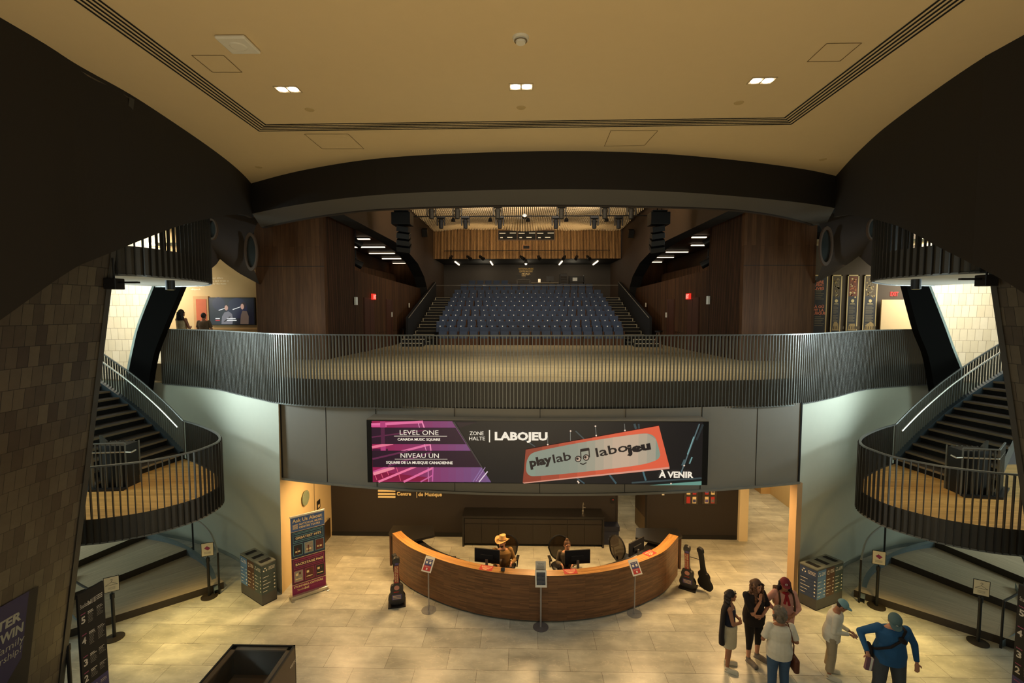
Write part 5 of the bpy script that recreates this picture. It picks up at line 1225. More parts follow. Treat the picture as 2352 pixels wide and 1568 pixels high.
t_('Ask Us About', .06, .93, .045, .88); t_('NATIONAL MUSIC', .24, .885, .024, .70); t_('CENTRE TOURS', .24, .845, .024, .62)
for k in range(5): q(.06, .845 + .013 * k, .21, .852 + .013 * k, 5, .004)
t_('GREATEST HITS', .13, .71, .028, .76); t_('BACKSTAGE PASS', .11, .37, .028, .82); t_('STUDIOBELL.CA/TOURS', .05, .085, .024, .86); t_('Studio', .14, .04, .028, .22, 5, .0); t_('Bell', .36, .04, .028, .12, 5, .03); t_('NATIONAL MUSIC CENTRE', .56, .045, .014, .3, 10, 0)
for v in (.75, .775, .685): q(.1, v, .9, v + .006, 6, .004)
for v in (.415, .435, .345): q(.1, v, .9, v + .006, 10, .004)
b.build('graphic', [M_white, mat('banner_blue', (74, 104, 160), .6), mat('banner_navy', (36, 52, 78), .6), mat('banner_wine', (84, 26, 56), .6), mat('banner_magenta', (128, 30, 84), .6), M_glow, mat('banner_cyan', (110, 168, 180), .6),
                    mat('photo_dark', (40, 38, 38), .6, var=.5, nscale=20), mat('photo_silver', (150, 142, 128), .6, var=.5, nscale=25), mat('photo_red_dark', (96, 48, 44), .6, var=.5, nscale=20), mat('banner_rose', (168, 62, 104), .6)], e)
b = MB(); b.bx(-wb / 2 - .01, wb / 2 + .01, -.02, .02, Hb - .01, Hb + .03); b.build('top_bar', M_white, e, bevel=.004)

# recycling stations
def bins(F, L, Rr, label, order):
    F, L, Rr = Vector(F), Vector(L), Vector(Rr)
    e = empty('recycling_station', F, label, 'recycling bin'); H = .96
    u = Rr - F; l = L - F; b = MB(); Z = Vector((0, 0, 1))
    P = [Vector((0, 0, 0)), u, u + l, l]
    b.prism([(p.x, p.y) for p in P], 0.02, H, 0); b.prism([(p.x * .99 + .0, p.y * .99) for p in P], 0, .02, 4)
    cols = {'bluel': 1, 'brown': 2, 'green': 3, 'bluen': 6}
    faces = [((Vector((0, 0, 0)), u.normalized(), Z), u.length, order[0]), ((l, -l.normalized(), Z), l.length, order[1])]
    def block(fr, u0, u1, m, rows_=5):
        b.rect(fr, u0 + .004, .26, u1 - .004, H - .02, .0015, m)
        w = u1 - u0
        for k in range(rows_):
            v = .30 + k * .085; b.rect(fr, u0 + .004, v + .062, u1 - .004, v + .066, .0025, 4); b.rect(fr, u0 + .03, v + .02, u0 + w * (.35 + .12 * ((k * 7) % 3)), v + .032, .0025, 5)
            b.disc(fr, u1 - .05, v + .03, .016 + .004 * (k % 2), .0025, 5, 7)
        c = (u0 + w * .25, H - .12); 
        if m == 2: b.rect(fr, c[0] - .03, c[1] - .055, c[0] + .03, c[1] + .04, .0025, 5); b.rect(fr, c[0] - .02, c[1] - .04, c[0] + .02, c[1] + .02, .0035, m)
        else:
            for a in range(3): an = PI / 2 + a * 2.094; b.pane(*fr, [(c[0] + .05 * math.cos(an + s_), c[1] + .05 * math.sin(an + s_)) for s_ in (-.5, 0, .5)] + [(c[0] + .028 * math.cos(an + s_), c[1] + .028 * math.sin(an + s_)) for s_ in (.5, -.5)], .0025, 5)
        for k in range(3): b.rect(fr, u0 + w * .48, H - .09 - k * .03, u0 + w * .9, H - .08 - k * .03, .0025, 5)
    for fr, Ln, names in faces:
        n = len(names)
        for k, nm_ in enumerate(names): block(fr, Ln * k / n, Ln * (k + 1) / n, cols[nm_])
    b.build('cabinet', [mat('bin_grey', (70, 68, 64), .5), mat('bin_light_blue', (84, 122, 168), .5), mat('bin_brown', (80, 52, 30), .5), mat('bin_green', (58, 72, 68), .5), M_blackm, M_white, mat('bin_navy', (44, 62, 96), .5)], e)
    lid = [p * 1.0 for p in P]; b = MB(); b.prism([(p.x, p.y) for p in lid], H, H + .025)
    b.build('lid', mat('bin_lid_grey', (118, 122, 112), .5), e)
    long_, short_ = (u, l) if u.length > l.length else (l, u)
    for k in range(3):
        c = long_ * ((k + .5) / 3) + short_ * .5; a = short_ * .36; w = long_ * .07
        b = MB(); b.quad(*[(v.x, v.y, H + .027) for v in (c - a - w, c + a - w, c + a + w, c - a + w)]); b.build('slot', M_blackm, e)
    return e
bins((6.79, 10.76, 0), (6.58, 11.1, 0), (7.64, 11.16, 0), 'grey recycling station with coloured panels beside the right pale wall', (['bluel', 'brown', 'green'], ['bluen']))
bins((-6.1, 10.66, 0), (-6.92, 11.2, 0), (-5.9, 10.95, 0), 'grey recycling station with coloured panels beside the left pale wall', (['green'], ['bluel', 'brown', 'green']))

# ================================================================== back of the lobby
e = empty('back_counter', (0.3, 13.9, 0), 'long black cupboard counter along the lobby back wall', 'counter')
b = MB(); b.bx(-2.0, 2.05, -.27, .27, .08, .86); b.build('carcass', mat('cabinet_black', (34, 29, 25), .5, var=.05), e)
b = MB(); b.bx(-2.06, 2.09, -.31, .3, .86, .93); b.bx(-2.06, -2.01, -.31, .3, 0, .86); b.bx(2.04, 2.09, -.31, .3, 0, .86); b.build('work_top', MATS['black_laminate'], e)
for k in range(8): b = MB(); b.bx(-1.99 + k * .503, -1.5 + k * .503, -.285, -.27, .1, .68); b.bx(-1.99 + k * .503, -1.5 + k * .503, -.285, -.27, .70, .84); b.build('door', MATS['cabinet_black'], e)
b = MB(); b.tube([(0, 0, 0), (0, 0, .22), (0, -.06, .28), (0, -.14, .26)], .014); b.box((.04, -.02, .12), (.07, .015, .015)); b.cyl((0, 0, 0), (0, 0, .03), .03); o = b.build('tap', M_steel); o.location = (1.82, 14.0, .93); tag(o, 'steel tap standing on the black back counter', 'tap')
b = MB(); b.bx(-.24, .24, -.15, .15, 0, .42); fr = (Vector((-.24, -.151, 0)), Vector((1, 0, 0)), Vector((0, 0, 1)))
for a in range(3): an = PI / 2 + a * 2.094; b.pane(*fr, [(.24 + .08 * math.cos(an + s_), .2 + .08 * math.sin(an + s_)) for s_ in (-.5, 0, .5)] + [(.24 + .05 * math.cos(an + s_), .2 + .05 * math.sin(an + s_)) for s_ in (.5, -.5)], .002, 1)
o = b.build('recycling_box', [mat('deep_blue_plastic', (30, 38, 62), .5), mat('faint_print', (80, 92, 120), .6)]); o.location = (2.62, 13.95, 0); tag(o, 'dark blue recycling box on the floor beside the black counter', 'recycling box')
b = MB(); b.bx(-.26, .26, -.17, .17, 0, .14); o = b.build('storage_crate', mat('navy_plastic', (24, 30, 50), .5)); o.location = (2.62, 13.95, .421); tag(o, 'stacked dark blue crate on top of the recycling box', 'crate')
b = MB(); b.bx(-.05, .05, -.02, 0, -.08, .08, 0); b.ball((0.01, -.022, .03), .012, 1, 6, 4); o = b.build('card_reader', [M_blackm, M_exit]); c = at(1407, 1149, 14.2); o.location = (c.x, 14.2, c.z); tag(o, 'black card reader with a red light left of the lobby doorway', 'reader')
# open door leaf
e = empty('lobby_door', (3.82, 14.4, 0), 'open brown door with metal kick plate in the dark back wall', 'door', R(97))
b = MB(); b.bx(0.02, .92, -.022, .022, .01, 2.16); lf = b.build('leaf', mat('door_brown', (72, 54, 34), .5), e)
b = MB(); b.bx(0.04, .9, .022, .026, .02, .55); b.build('kick_plate', mat('brass_kick', (130, 104, 62), .35, .6), e)
b = MB(); b.cyl((.84, .022, 1.0), (.84, .07, 1.0), .012); b.cyl((.84, .07, 1.0), (.72, .07, 1.0), .011); b.build('handle', M_steel, lf)
b = MB(); b.bx(2.86, 2.90, 14.18, 14.42, 0, 2.24); b.bx(3.78, 3.82, 14.18, 14.42, 0, 2.24); b.bx(2.86, 3.82, 14.18, 14.42, 2.2, 2.24); struct(b.build('trim_door_frame', M_charc))
c = at(1498, 1133, 14.2)
b = MB(); b.bx(-.035, .035, -.015, 0, -.05, .05); o = b.build('light_switch', M_white); o.location = (at(1523, 1133, 14.2).x, 14.2, at(1523, 1133, 14.2).z); tag(o, 'small white switch plate on the dark wall right of the door', 'switch')
# brochure racks
for k, (px0, px1) in enumerate(((1571, 1603), (1612, 1646))):
    a = at(px0, 1157, 14.2); c = at(px1, 1124, 14.2); e = empty('brochure_rack', ((a.x + c.x) / 2, 14.2, a.z), 'clear brochure rack on the dark wall, %s of the pair' % ('left', 'right')[k], 'rack'); w = c.x - a.x
    b = MB(); b.bx(-w / 2, w / 2, -.03, -.005, 0, .62); b.build('holder', glassmat('clear_acrylic', (90, 84, 80), .35), e)
    for i in range(2):
        for j in range(2):
            o = MB(); o.bx(-.055, .055, -.01, 0, 0, .2, 0); o.rect((Vector((-.055, -.011, 0)), Vector((1, 0, 0)), Vector((0, 0, 1))), .01, .03 + .02 * j, .1, .12, .001, 1); o = o.build('brochure', [M_glow if (i + k + j) % 2 else M_red, [M_red, M_blue, MATS['violet_print'], M_print][(i + 2 * k) % 4]])
            o.location = (e.location.x + (-.09 + .18 * i), 14.165, e.location.z + .04 + .27 * j)
            tag(o, 'brochure in the %s %s pocket of the %s wall rack' % (('lower', 'upper')[j], ('left', 'right')[i], ('left', 'right')[k]), 'brochure', 'brochures in the wall racks')
# letters on the dark wall
a = at(869, 1142, 14.2); sc_ = 14.2 / FP; b = MB(); fr = (Vector((a.x, 14.198, a.z)), Vector((1, 0, 0)), Vector((0, 0, 1)))
for k in range(6): b.bx(a.x, a.x + 41 * sc_, 14.17, 14.2, a.z + k * 7.3 * sc_, a.z + (k * 7.3 + 4.2) * sc_)
tag(b.build('wall_logo_bars', M_glow), 'cream striped bar emblem on the dark lobby wall', 'emblem')
b = MB(); b.text(fr, 'Centre', 44 * sc_, 6 * sc_, 8 * sc_, .01, 0, .02, width=34 * sc_, ext=.02); b.text(fr, 'National', 44 * sc_, 18 * sc_, 8 * sc_, .01, 0, .02, width=42 * sc_, ext=.02); b.rect(fr, 91 * sc_, 0, 92.2 * sc_, 38 * sc_, .004, 0)
b.text(fr, 'de Musique', 95 * sc_, 5 * sc_, 8 * sc_, .01, 0, .02, width=56 * sc_, ext=.02); tag(b.build('wall_lettering', M_glow), 'cream raised lettering Centre de Musique on the dark lobby wall', 'lettering')
# things on the beige wall
c = onplane(699, 1143, (-5.88, 0, 0), (1, 0, 0)); e = empty('glass_disc', (-5.87, c.y, c.z), 'round pale green glass disc on the beige lobby wall', 'disc')
b = MB(); b.cyl((0.02, 0, 0), (.04, 0, 0), .2, .2, 28); b.build('disc', mat('green_glass', (126, 140, 118), .2), e); b = MB(); [b.cyl((0, .15 * math.cos(t), .15 * math.sin(t)), (.05, .15 * math.cos(t), .15 * math.sin(t)), .012) for t in (.8, 2.3, 3.9, 5.5)]; b.build('studs', M_steel, e)
c = onplane(731, 1158, (-5.88, 0, 0), (1, 0, 0)); b = MB(); b.bx(0, .015, -.1, .1, -.12, .12, 0); b.bx(.015, .018, -.05, .05, -.08, .0, 1); o = b.build('restroom_sign', [M_blackm, M_glow]); o.location = (-5.878, c.y, c.z); tag(o, 'small black square sign on the beige lobby wall', 'sign')
b = MB(); b.cyl((0, 0, 0), (.06, 0, 0), .015); b.cyl((.06, 0, 0), (.06, -.12, 0), .012); o = b.build('door_handle', M_steel); c = onplane(750, 1189, (-5.88, 0, 0), (1, 0, 0)); o.location = (-5.878, c.y, c.z); tag(o, 'steel lever handle on the beige lobby wall door', 'handle')

# ================================================================== ceiling fittings
def polyfix(name, pxs, label, cat): pass
for k, (p, nm) in enumerate((((661, 204.5), 'left'), ((1197, 198.5), 'middle'), ((1750, 184.5), 'right'))):
    c = fl(*p, ZC); e = empty('recessed_downlight', (c.x, c.y, ZC), '%s twin lamp downlight recessed in the cream ceiling' % nm, 'lamp', group='twin downlights in the ceiling')
    b = MB()
    for (x0, x1, y0, y1) in ((-.19, .19, -.11, -.095), (-.19, .19, .095, .11), (-.19, -.175, -.095, .095), (.175, .19, -.095, .095), (-.008, .008, -.095, .095)): b.bx(x0, x1, y0, y1, -.012, .0)
    b.build('trim_frame', mat('lamp_trim', (190, 170, 130), .5), e)
    for s_ in (-1, 1):
        b = MB(); b.cyl((s_ * .09, 0, -.009), (s_ * .09, 0, -.002), .08, n=18); b.build('lamp', mat('bright_lamp', (255, 250, 240), .5, emit=(255, 244, 226), es=6.0), e)
    b = MB(); b.bx(-.175, .175, -.095, .095, -.003, -.001); b.build('reflector', mat('lamp_reflector', (255, 236, 200), .4, emit=(255, 226, 180), es=.9), e)
c = fl(547, 98, ZC); e = empty('wifi_box', (c.x, c.y, ZC), 'rounded square cream access point on the left of the ceiling', 'device')
b = MB(); b.bx(-.2, .2, -.2, .2, -.05, -.005); b.build('body', M_white, e, bevel=.045); b = MB(); b.cyl((0, 0, -.058), (0, 0, -.05), .09, .11, 20); b.build('boss', M_white, e)
c = fl(1196, 86, ZC); e = empty('smoke_detector', (c.x, c.y, ZC), 'round cream smoke detector in the middle of the ceiling', 'detector')
b = MB(); b.cyl((0, 0, -.03), (0, 0, 0), .10, .11, 22); b.cyl((0, 0, -.075), (0, 0, -.03), .06, .075, 22); b.build('body', M_white, e); b = MB(); b.cyl((0, 0, -.05), (0, 0, -.046), .085, .085, 22); b.build('vent_ring', mat('detector_shadow', (120, 104, 74), .7), e)
for p, nm in (((711, 252), 'left'), ((1197, 247), 'middle'), ((1697, 236), 'right'), ((594, 384), 'far left'), ((1890, 366), 'far right')):
    c = fl(*p, ZC); b = MB(); b.cyl((0, 0, -.008), (0, 0, 0), .075, .08, 20); o = b.build('ceiling_disc', mat('cream_cover', (196, 170, 118), .7)); o.location = (c.x, c.y, ZC); tag(o, 'flat cream cover disc at the %s of the ceiling' % nm, 'cover plate')

# ================================================================== exhibits on level two
a = at(484, 746, 16.45); c = at(586, 683, 16.45); w, h = c.x - a.x, c.z - a.z
e = empty('television', ((a.x + c.x) / 2, 16.4, a.z), 'wall television showing two singers in the left exhibit', 'television')
b = MB(); b.bx(-w / 2, w / 2, 0, .08, 0, h); b.build('casing', M_black, e)
fr = (Vector((-w / 2 + .03, -.002, .03)), Vector((1, 0, 0)), Vector((0, 0, 1))); W, H = w - .06, h - .06
T = [mat('tv_navy', (10, 9, 20), .4, emit=(10, 9, 20), es=1), mat('tv_violet', (20, 17, 44), .4, emit=(18, 16, 42), es=1), mat('tv_skin', (190, 150, 130), .4, emit=(176, 134, 116), es=.9), mat('tv_jacket', (120, 116, 120), .4, emit=(104, 100, 108), es=.9), mat('tv_hair', (40, 24, 20), .4, emit=(34, 20, 18), es=1), mat('tv_white', (230, 230, 230), .4, emit=(220, 220, 220), es=1), mat('tv_red', (190, 40, 40), .4, emit=(180, 40, 40), es=1), mat('tv_brown', (90, 74, 62), .4, emit=(80, 64, 54), es=1)]
b = MB(); b.rect(fr, 0, 0, W, H, .001, 0); b.disc(fr, W * .62, H * .62, H * .4, .002, 1, 20); b.disc(fr, W * .2, H * .8, H * .25, .002, 1, 16)
def pp_(pts, m, o): b.pane(*fr, [(x * W, y * H) for x, y in pts], o, m)
pp_([(.25, .0), (.27, .3), (.33, .46), (.42, .5), (.50, .4), (.52, .2), (.50, 0)], 3, .003); b.disc(fr, .385 * W, .68 * H, .09 * H, .004, 4, 14, ru=.085 * H); b.disc(fr, .375 * W, .63 * H, .1 * H, .005, 2, 14, ru=.07 * H)
pp_([(.68, .0), (.70, .35), (.74, .52), (.84, .5), (.88, .3), (.87, 0)], 7, .003); b.disc(fr, .765 * W, .74 * H, .12 * H, .004, 4, 14, ru=.1 * H); b.disc(fr, .74 * W, .68 * H, .11 * H, .005, 2, 14, ru=.065 * H)
pp_([(.2, .52), (.34, .6), (.34, .62), (.2, .55)], 5, .006); pp_([(.52, .55), (.7, .66), (.7, .68), (.52, .58)], 5, .006); pp_([(.3, .1), (.45, .3), (.47, .28), (.33, .08)], 4, .006)
for (x0, x1, y, m) in ((.12, .22, .2, 5), (.12, .22, .13, 6), (.38, .58, .2, 5), (.38, .6, .13, 5)): b.rect(fr, x0 * W, y * H, x1 * W, (y + .03) * H, .006, m)
b.build('display', T, e)
b = MB(); b.bx(-w / 2 - .1, w / 2 + .14, .04, .1, -.16, -.10); b.build('shelf', mat('ochre_ledge', (170, 130, 76), .7), e)
a = at(447, 757, 16.45); c = at(478, 680, 16.45); b = MB(); b.bx(a.x, c.x, 16.44, 16.5, a.z - .3, c.z, 0); b.bx(a.x + .1, c.x - .06, 16.43, 16.44, a.z + .1, c.z - .1, 1); tag(b.build('display_board', [mat('panel_tan', (176, 134, 84), .7), mat('panel_rust', (176, 84, 44), .7)]), 'tan and rust panel on the exhibit wall left of the television', 'panel')
fr = (Vector((at(480, 640, 16.49).x, 16.49, 0)), Vector((1, 0, 0)), Vector((0, 0, 1))); b = MB(); z = lambda y: at(500, y, 16.49).z; k = 16.5 / FP
for t, x, y, ww in (('of our elders', 481, 640, 32), ('d do, and trust in', 478, 646.5, 48), ('basis for the music', 475, 653, 45), ('we make."', 446, 658.5, 26), ('nêhiyawak', 436, 666, 23)):
    b.text(fr, t, (x - 480) * k, z(y), 4 * k, .003, 0, .01, width=ww * k)
tag(b.build('wall_quote', mat('white_vinyl', (240, 224, 186), .7)), 'white quotation lettering on the ochre exhibit wall', 'lettering')
c = at(489, 594, 16.0); b = MB(); b.cyl((0, 0, 0), (0, 0, .03), .14, n=18); o = b.build('ceiling_lamp', M_lampw); o.location = (c.x, 16.0, 9.07); tag(o, 'small round lit lamp above the left exhibit', 'lamp')
b = MB(); b.box((0, 0, .75), (.46, .3, .06), 0, Matrix.Rotation(R(20), 3, 'X')); b.box((0, .02, .36), (.3, .2, .72)); o = b.build('exhibit_stand', mat('tan_stand', (150, 112, 70), .7)); o.location = (at(450, 745, 15.9).x, 16.1, Z2); tag(o, 'tan reading stand below the rust exhibit panel', 'stand')
# right: four tall photo panels, projection screen, exit sign
xs = [(1850, 1903), (1907, 1936), (1943, 1975), (1981, 2018)]; names = ['title text panel beside the walnut pier', 'second panel with a crowd picture', 'third panel with a red concert hall picture', 'fourth panel with a piano picture']
for k, (x0, x1) in enumerate(xs):
    a = at(x0, 760, 16.42); c = at(x1, 631, 16.42); w, h = c.x - a.x, c.z - a.z + .5
    e = empty('display_board', (a.x, 16.44, a.z - .5), 'tall black framed exhibit board, ' + names[k], 'panel', group='tall exhibit boards'); fr = (Vector((0, 0, 0)), Vector((1, 0, 0)), Vector((0, 0, 1)))
    b = MB(); b.bx(0, w, 0, .05, 0, h, 0); b.rect(fr, 0, 0, w, .04, .002, 1); b.rect(fr, 0, h - .035, w, h, .002, 1); b.rect(fr, 0, 0, .035, h, .002, 1); b.rect(fr, w - .035, 0, w, h, .002, 1)
    if k == 0:
        for t, y in (('WHERE', 650), ('MUSIC', 657), ('LIVES', 665), ('LÀ OÙ', 707), ('VIT LA', 715), ('MUSIQUE', 722)):
            zz_ = at(1890, y, 16.42).z - (a.z - .5); ww = {'MUSIQUE': .50, 'LIVES': .33, 'VIT LA': .38, 'LÀ OÙ': .38}.get(t, .46); uu = {'MUSIQUE': 1896}.get(t, 1893)
            b.text(fr, t, at(uu, y, 16.42).x - a.x - ww, zz_, .085, .004, 2, .03, width=ww)
        for y in list(range(667, 688, 4)) + list(range(728, 750, 4)): zz_ = at(1890, y, 16.42).z - (a.z - .5); b.rect(fr, .3, zz_, at(1893 - (y % 3) * 3, y, 16.42).x - a.x, zz_ + .02, .003, 3)
    else:
        b.rect(fr, .05, h * .70, w - .05, h - .05, .002, 4 if k != 2 else 5)
        rr = random.Random(k)
        for q_ in range(34): u, v = rr.uniform(.08, w - .1), rr.uniform(h * .68, h - .12); b.disc(fr, u, v, rr.uniform(.015, .035), .004, rr.choice([6, 7, 3]) if k != 2 else rr.choice([6, 5, 8]), 7)
        b.disc(fr, w / 2, h * .635, .055, .005, 6, 16); b.rect(fr, w * .3, h * .59, w * .7, h * .597, .004, 6); b.rect(fr, w * .22, h * .575, w * .78, h * .58, .004, 3)
        for q_ in range(22):
            if q_ % 8 != 7: v = h * .55 - q_ * .036; b.rect(fr, .08, v, w - .1 - .05 * (q_ % 3 == 0), v + .014, .003, 3)
        b.pane(*fr, [(.06, .52), (w - .05, .52), (w - .08, .75), (w * .6, .82 if k != 2 else .74), (w * .35, .8 if k == 1 else .74), (.1, .7)], .004, 7)
        for q_ in range(5): b.rect(fr, .1 + q_ * .08, .56, .14 + q_ * .08, .66, .006, 4)
    b.build('board', [mat('board_black', (34, 32, 30), .6), mat('board_cream_edge', (196, 172, 116), .6), mat('coral_letters', (214, 122, 84), .6), mat('board_grey_print', (120, 108, 80), .7), mat('sepia_dark', (84, 70, 46), .7, var=.4, nscale=12), mat('hall_red', (110, 60, 36), .7, var=.4, nscale=8), mat('sepia_pale', (206, 184, 124), .7), mat('sepia_mid', (150, 126, 78), .7, var=.4, nscale=14), mat('sepia_orange', (176, 106, 60), .7)], e)
b = MB(); P = [at(*p, 16.3) for p in [(2022, 760), (2104, 760), (2104, 688), (2024, 688)]]; b.bx(P[0].x, P[1].x, 16.3, 16.34, Z2, P[2].z); tag(b.build('projection_board', mat('cream_board', (206, 178, 130), .7, var=.02)), 'plain cream board at the right end of the exhibit wall', 'board')
c = at(2068, 676, 16.4); b = MB(); b.text((Vector((-.12, 0, 0)), Vector((1, 0, 0)), Vector((0, 0, 1))), 'EXIT', 0, 0, .14, 0, 0, .03, width=.26, ext=.01); o = b.build('exit_sign', M_exit); o.location = (c.x - .15, 16.49, c.z - .05); tag(o, 'red lit exit lettering above the cream exhibit board', 'sign')
e = empty('track_lamp', (at(1985, 590, 15.9).x, 16.0, 9.02), 'cream cylinder lamp above the right exhibit boards', 'lamp'); b = MB(); b.cyl((-.2, 0, -.02), (.2, 0, -.02), .06, n=14); b.build('body', mat('cream_lamp_body', (220, 200, 140), .5, emit=(200, 176, 110), es=.5), e); b = MB(); b.bx(-.5, .45, -.04, .04, .05, .09); b.build('track', MATS['cream_lamp_body'], e)
struct_b = MB(); struct_b.bx(9.3, 13.2, 15.6, 16.5, 9.12, 9.2); struct(struct_b.build('ceiling_exhibit_right', M_ceil))

# ================================================================== stanchions, boards, show case
def stanchion(px, py, sign, rz, label):
    c = fl(px, py); e = empty('stanchion', c, label, 'stanchion', rz)
    b = MB(); b.cyl((0, 0, 0), (0, 0, .02), .18, .18, 28); b.cyl((0, 0, .02), (0, 0, .035), .17, .05, 28); b.build('base', mat('stanchion_bronze', (58, 50, 38), .5, .3), e)
    b = MB(); b.cyl((0, 0, .03), (0, 0, .94), .032, n=14); b.cyl((0, 0, .88), (0, 0, .98), .042, n=14); b.build('post', M_black, e)
    if sign:
        b = MB(); w, h = .26, .33; z0 = 1.02
        b.bx(-w / 2, w / 2, -.006, .006, z0, z0 + h, 0); fr = (Vector((-w / 2, -.006, z0)), Vector((1, 0, 0)), Vector((0, 0, 1)))
        b.rect(fr, .01, .01, w - .01, h - .01, .001, 1)
        if sign == 'ticket':
            b.pane(*fr, [(.06, .2), (.12, .25), (.2, .19), (.14, .14)], .002, 2)
            for v in (.1, .08, .06): b.rect(fr, .06, v, .2, v + .006, .002, 3)
        else:
            def ln(p, q_, t=.006):
                p, q_ = Vector((*p, 0)), Vector((*q_, 0)); d = (q_ - p).normalized(); n_ = Vector((-d.y, d.x, 0)) * t / 2; b.pane(*fr, [tuple(v)[:2] for v in (p - n_, q_ - n_, q_ + n_, p + n_)], .002, 0)
            P = [(.03, .15), (.13, .21), (.23, .15), (.03, .15)]
            for p, q_ in zip(P[:-1], P[1:]): ln(p, q_)
            P = [(.13, .21), (.13, .235), (.15, .25), (.145, .27), (.12, .27), (.112, .255)]
            for p, q_ in zip(P[:-1], P[1:]): ln(p, q_)
            for v in (.1, .08, .06): b.rect(fr, .07, v, .19, v + .005, .002, 3)
        b.cyl((0, 0, .97), (0, 0, z0), .01, m=0); b.build('sign', [M_blackm, mat('sign_white', (222, 212, 180), .6), mat('ticket_pink', (150, 50, 90), .6), M_print], e)
stanchion(481, 1370, 'ticket', R(22), 'black stanchion with a pink ticket sign beside the left steps')
stanchion(263, 1465, 'hanger', R(35), 'black stanchion with a coat hanger sign behind the left floor directory')
stanchion(2013, 1393, 'ticket', R(-22), 'black stanchion with a pink ticket sign beside the right steps')
stanchion(2246, 1475, 'hanger', R(-30), 'black stanchion with a coat hanger sign before the right steps')
stanchion(163, 1600, None, 0, 'plain black stanchion at the lower left between tile wall and directory')

def directory(p_far, p_near, label, flip):
    """tall floor directory board; U runs from left to right as read"""
    far, near = Vector(p_far), Vector(p_near)
    A, B = (near, far) if not flip else (far, near)
    w = (B - A).length; e = empty('floor_directory', (A + B) / 2, label, 'sign board', math.atan2(B.y - A.y, B.x - A.x)); H = 2.24
    fr = (Vector((-w / 2, -.02, 0)), Vector((1, 0, 0)), Vector((0, 0, 1))); b = MB(); b.bx(-w / 2, w / 2, -.02, .02, 0, H, 0)
    b.rect(fr, 0, .32, w, .62, .001, 1)
    zs = [(5, 1.72), (4, 1.36), (3, .98), (2, .70), (1, .40)]
    for n_, z in zs:
        b.text(fr, str(n_), .03 * w / .45, z, .11, .003, 2, .03, width=.07 * w / .45); b.rect(fr, .03, z + .15, .11 * w / .45, z + .165, .002, 3)
        rr = random.Random(n_ + 40)
        for col in (0, 1):
            for q_ in range((8, 9, 7, 6, 4)[5 - n_] if col == 0 else (7, 9, 5, 5, 3)[5 - n_]):
                u = w * (.33 + .34 * col); v = z + .14 - q_ * .026; b.rect(fr, u, v, u + w * rr.uniform(.16, .28), v + (.014 if q_ < 2 and col == 0 else .008), .002, 2 if q_ < 2 else 4)
    b.text(fr, 'Studio', .06 * w, 1.98, .07, .003, 2, .0, width=.27 * w); b.text(fr, 'Bell', .34 * w, 1.98, .07, .003, 2, .03, width=.15 * w); b.rect(fr, .52 * w, 1.97, .53 * w, 2.06, .003, 2)
    for k in range(5): b.rect(fr, .57 * w, 1.975 + .018 * k, .66 * w, 1.984 + .018 * k, .003, 2)
    for k in range(3): b.rect(fr, .68 * w, 1.985 + .03 * k, .92 * w, 1.998 + .03 * k, .003, 2)
    b.build('board', [M_blackm, mat('directory_violet', (52, 48, 96), .6), mat('directory_white', (190, 186, 176), .6), mat('directory_pink', (140, 60, 100), .6), mat('directory_grey', (120, 118, 112), .6)], e)
    b = MB(); b.bx(-w / 2 - .02, w / 2 + .02, -.16, .16, 0, .03); b.build('base', M_black, e)
directory((-7.30, 7.86, 0), tuple(fl(175.5, 1367, 2.24))[:2] + (0,), 'tall black floor directory board numbered five to one, at the left', False)
a = fl(2342, 1341, 2.24); directory((a.x, a.y, 0), (a.x + .05, a.y - .5, 0), 'tall black floor directory board cut by the right picture edge', True)

# poster on the left tiled wall
def onwall(px, py):
    n_ = Vector((1, 0, -CLs)).normalized(); return onplane(px, py, CLf, n_)
A = onwall(0, 1568); b = MB()
U = Vector((0, 1, 0)); V = Vector((CLs, 0, 1)).normalized()
def wuv(px, py): p = onwall(px, py) - CLf; return p.dot(U), p.dot(V)
fr = (CLf + Vector((.012, 0, 0)), U, V)
tr = wuv(87, 1344); tl = wuv(65, 1356); 
u1, v1 = tr; um, _ = tl
b.rect(fr, u1 - 1.6, -.05, um, v1, .002, 0); b.rect(fr, um, -.05, u1, v1, .002, 1)
b.pane(*fr, [(um - 1.0, -.05), (u1 - .001, -.05), (u1 - .001, wuv(87, 1480)[1]), (um, wuv(65, 1497)[1])], .003, 1)
def wt(t, px, py, hpx, bold, width):
    u, v = wuv(px, py); b.text(fr, t, u, v, hpx / 140., .005, 2, bold, 'RIGHT', width)
wt('ENTER', 44, 1422, 21, .04, .62); wt('TO WIN', 51, 1447, 21, .04, .62); wt('a family', 53, 1470, 17, .0, .52); wt('membership!', 47, 1495, 17, .0, .75)
o = b.build('wall_poster', [mat('poster_violet', (50, 46, 86), .6, var=.04), mat('poster_dark', (36, 33, 34), .6), mat('poster_letters', (160, 162, 150), .6)])
tag(o, 'large violet enter to win poster on the left tiled wall', 'poster')
# small easel at the lower left
c = fl(170, 1590); e = empty('wire_rack', (-7.75, 8.05, 0), 'small black wire rack beside the base of the left tile wall', 'rack')
for k in range(4): b = MB(); b.tube([(-.12, -.1 + .07 * k, .55), (.12, -.1 + .07 * k, .62)], .005, 6); b.build('wire', M_black, e)
for s_ in (-1, 1): b = MB(); b.tube([(-.12 * s_, -.12, 0), (-.12 * s_, .14, .6)], .008, 6); b.build('leg', M_black, e)

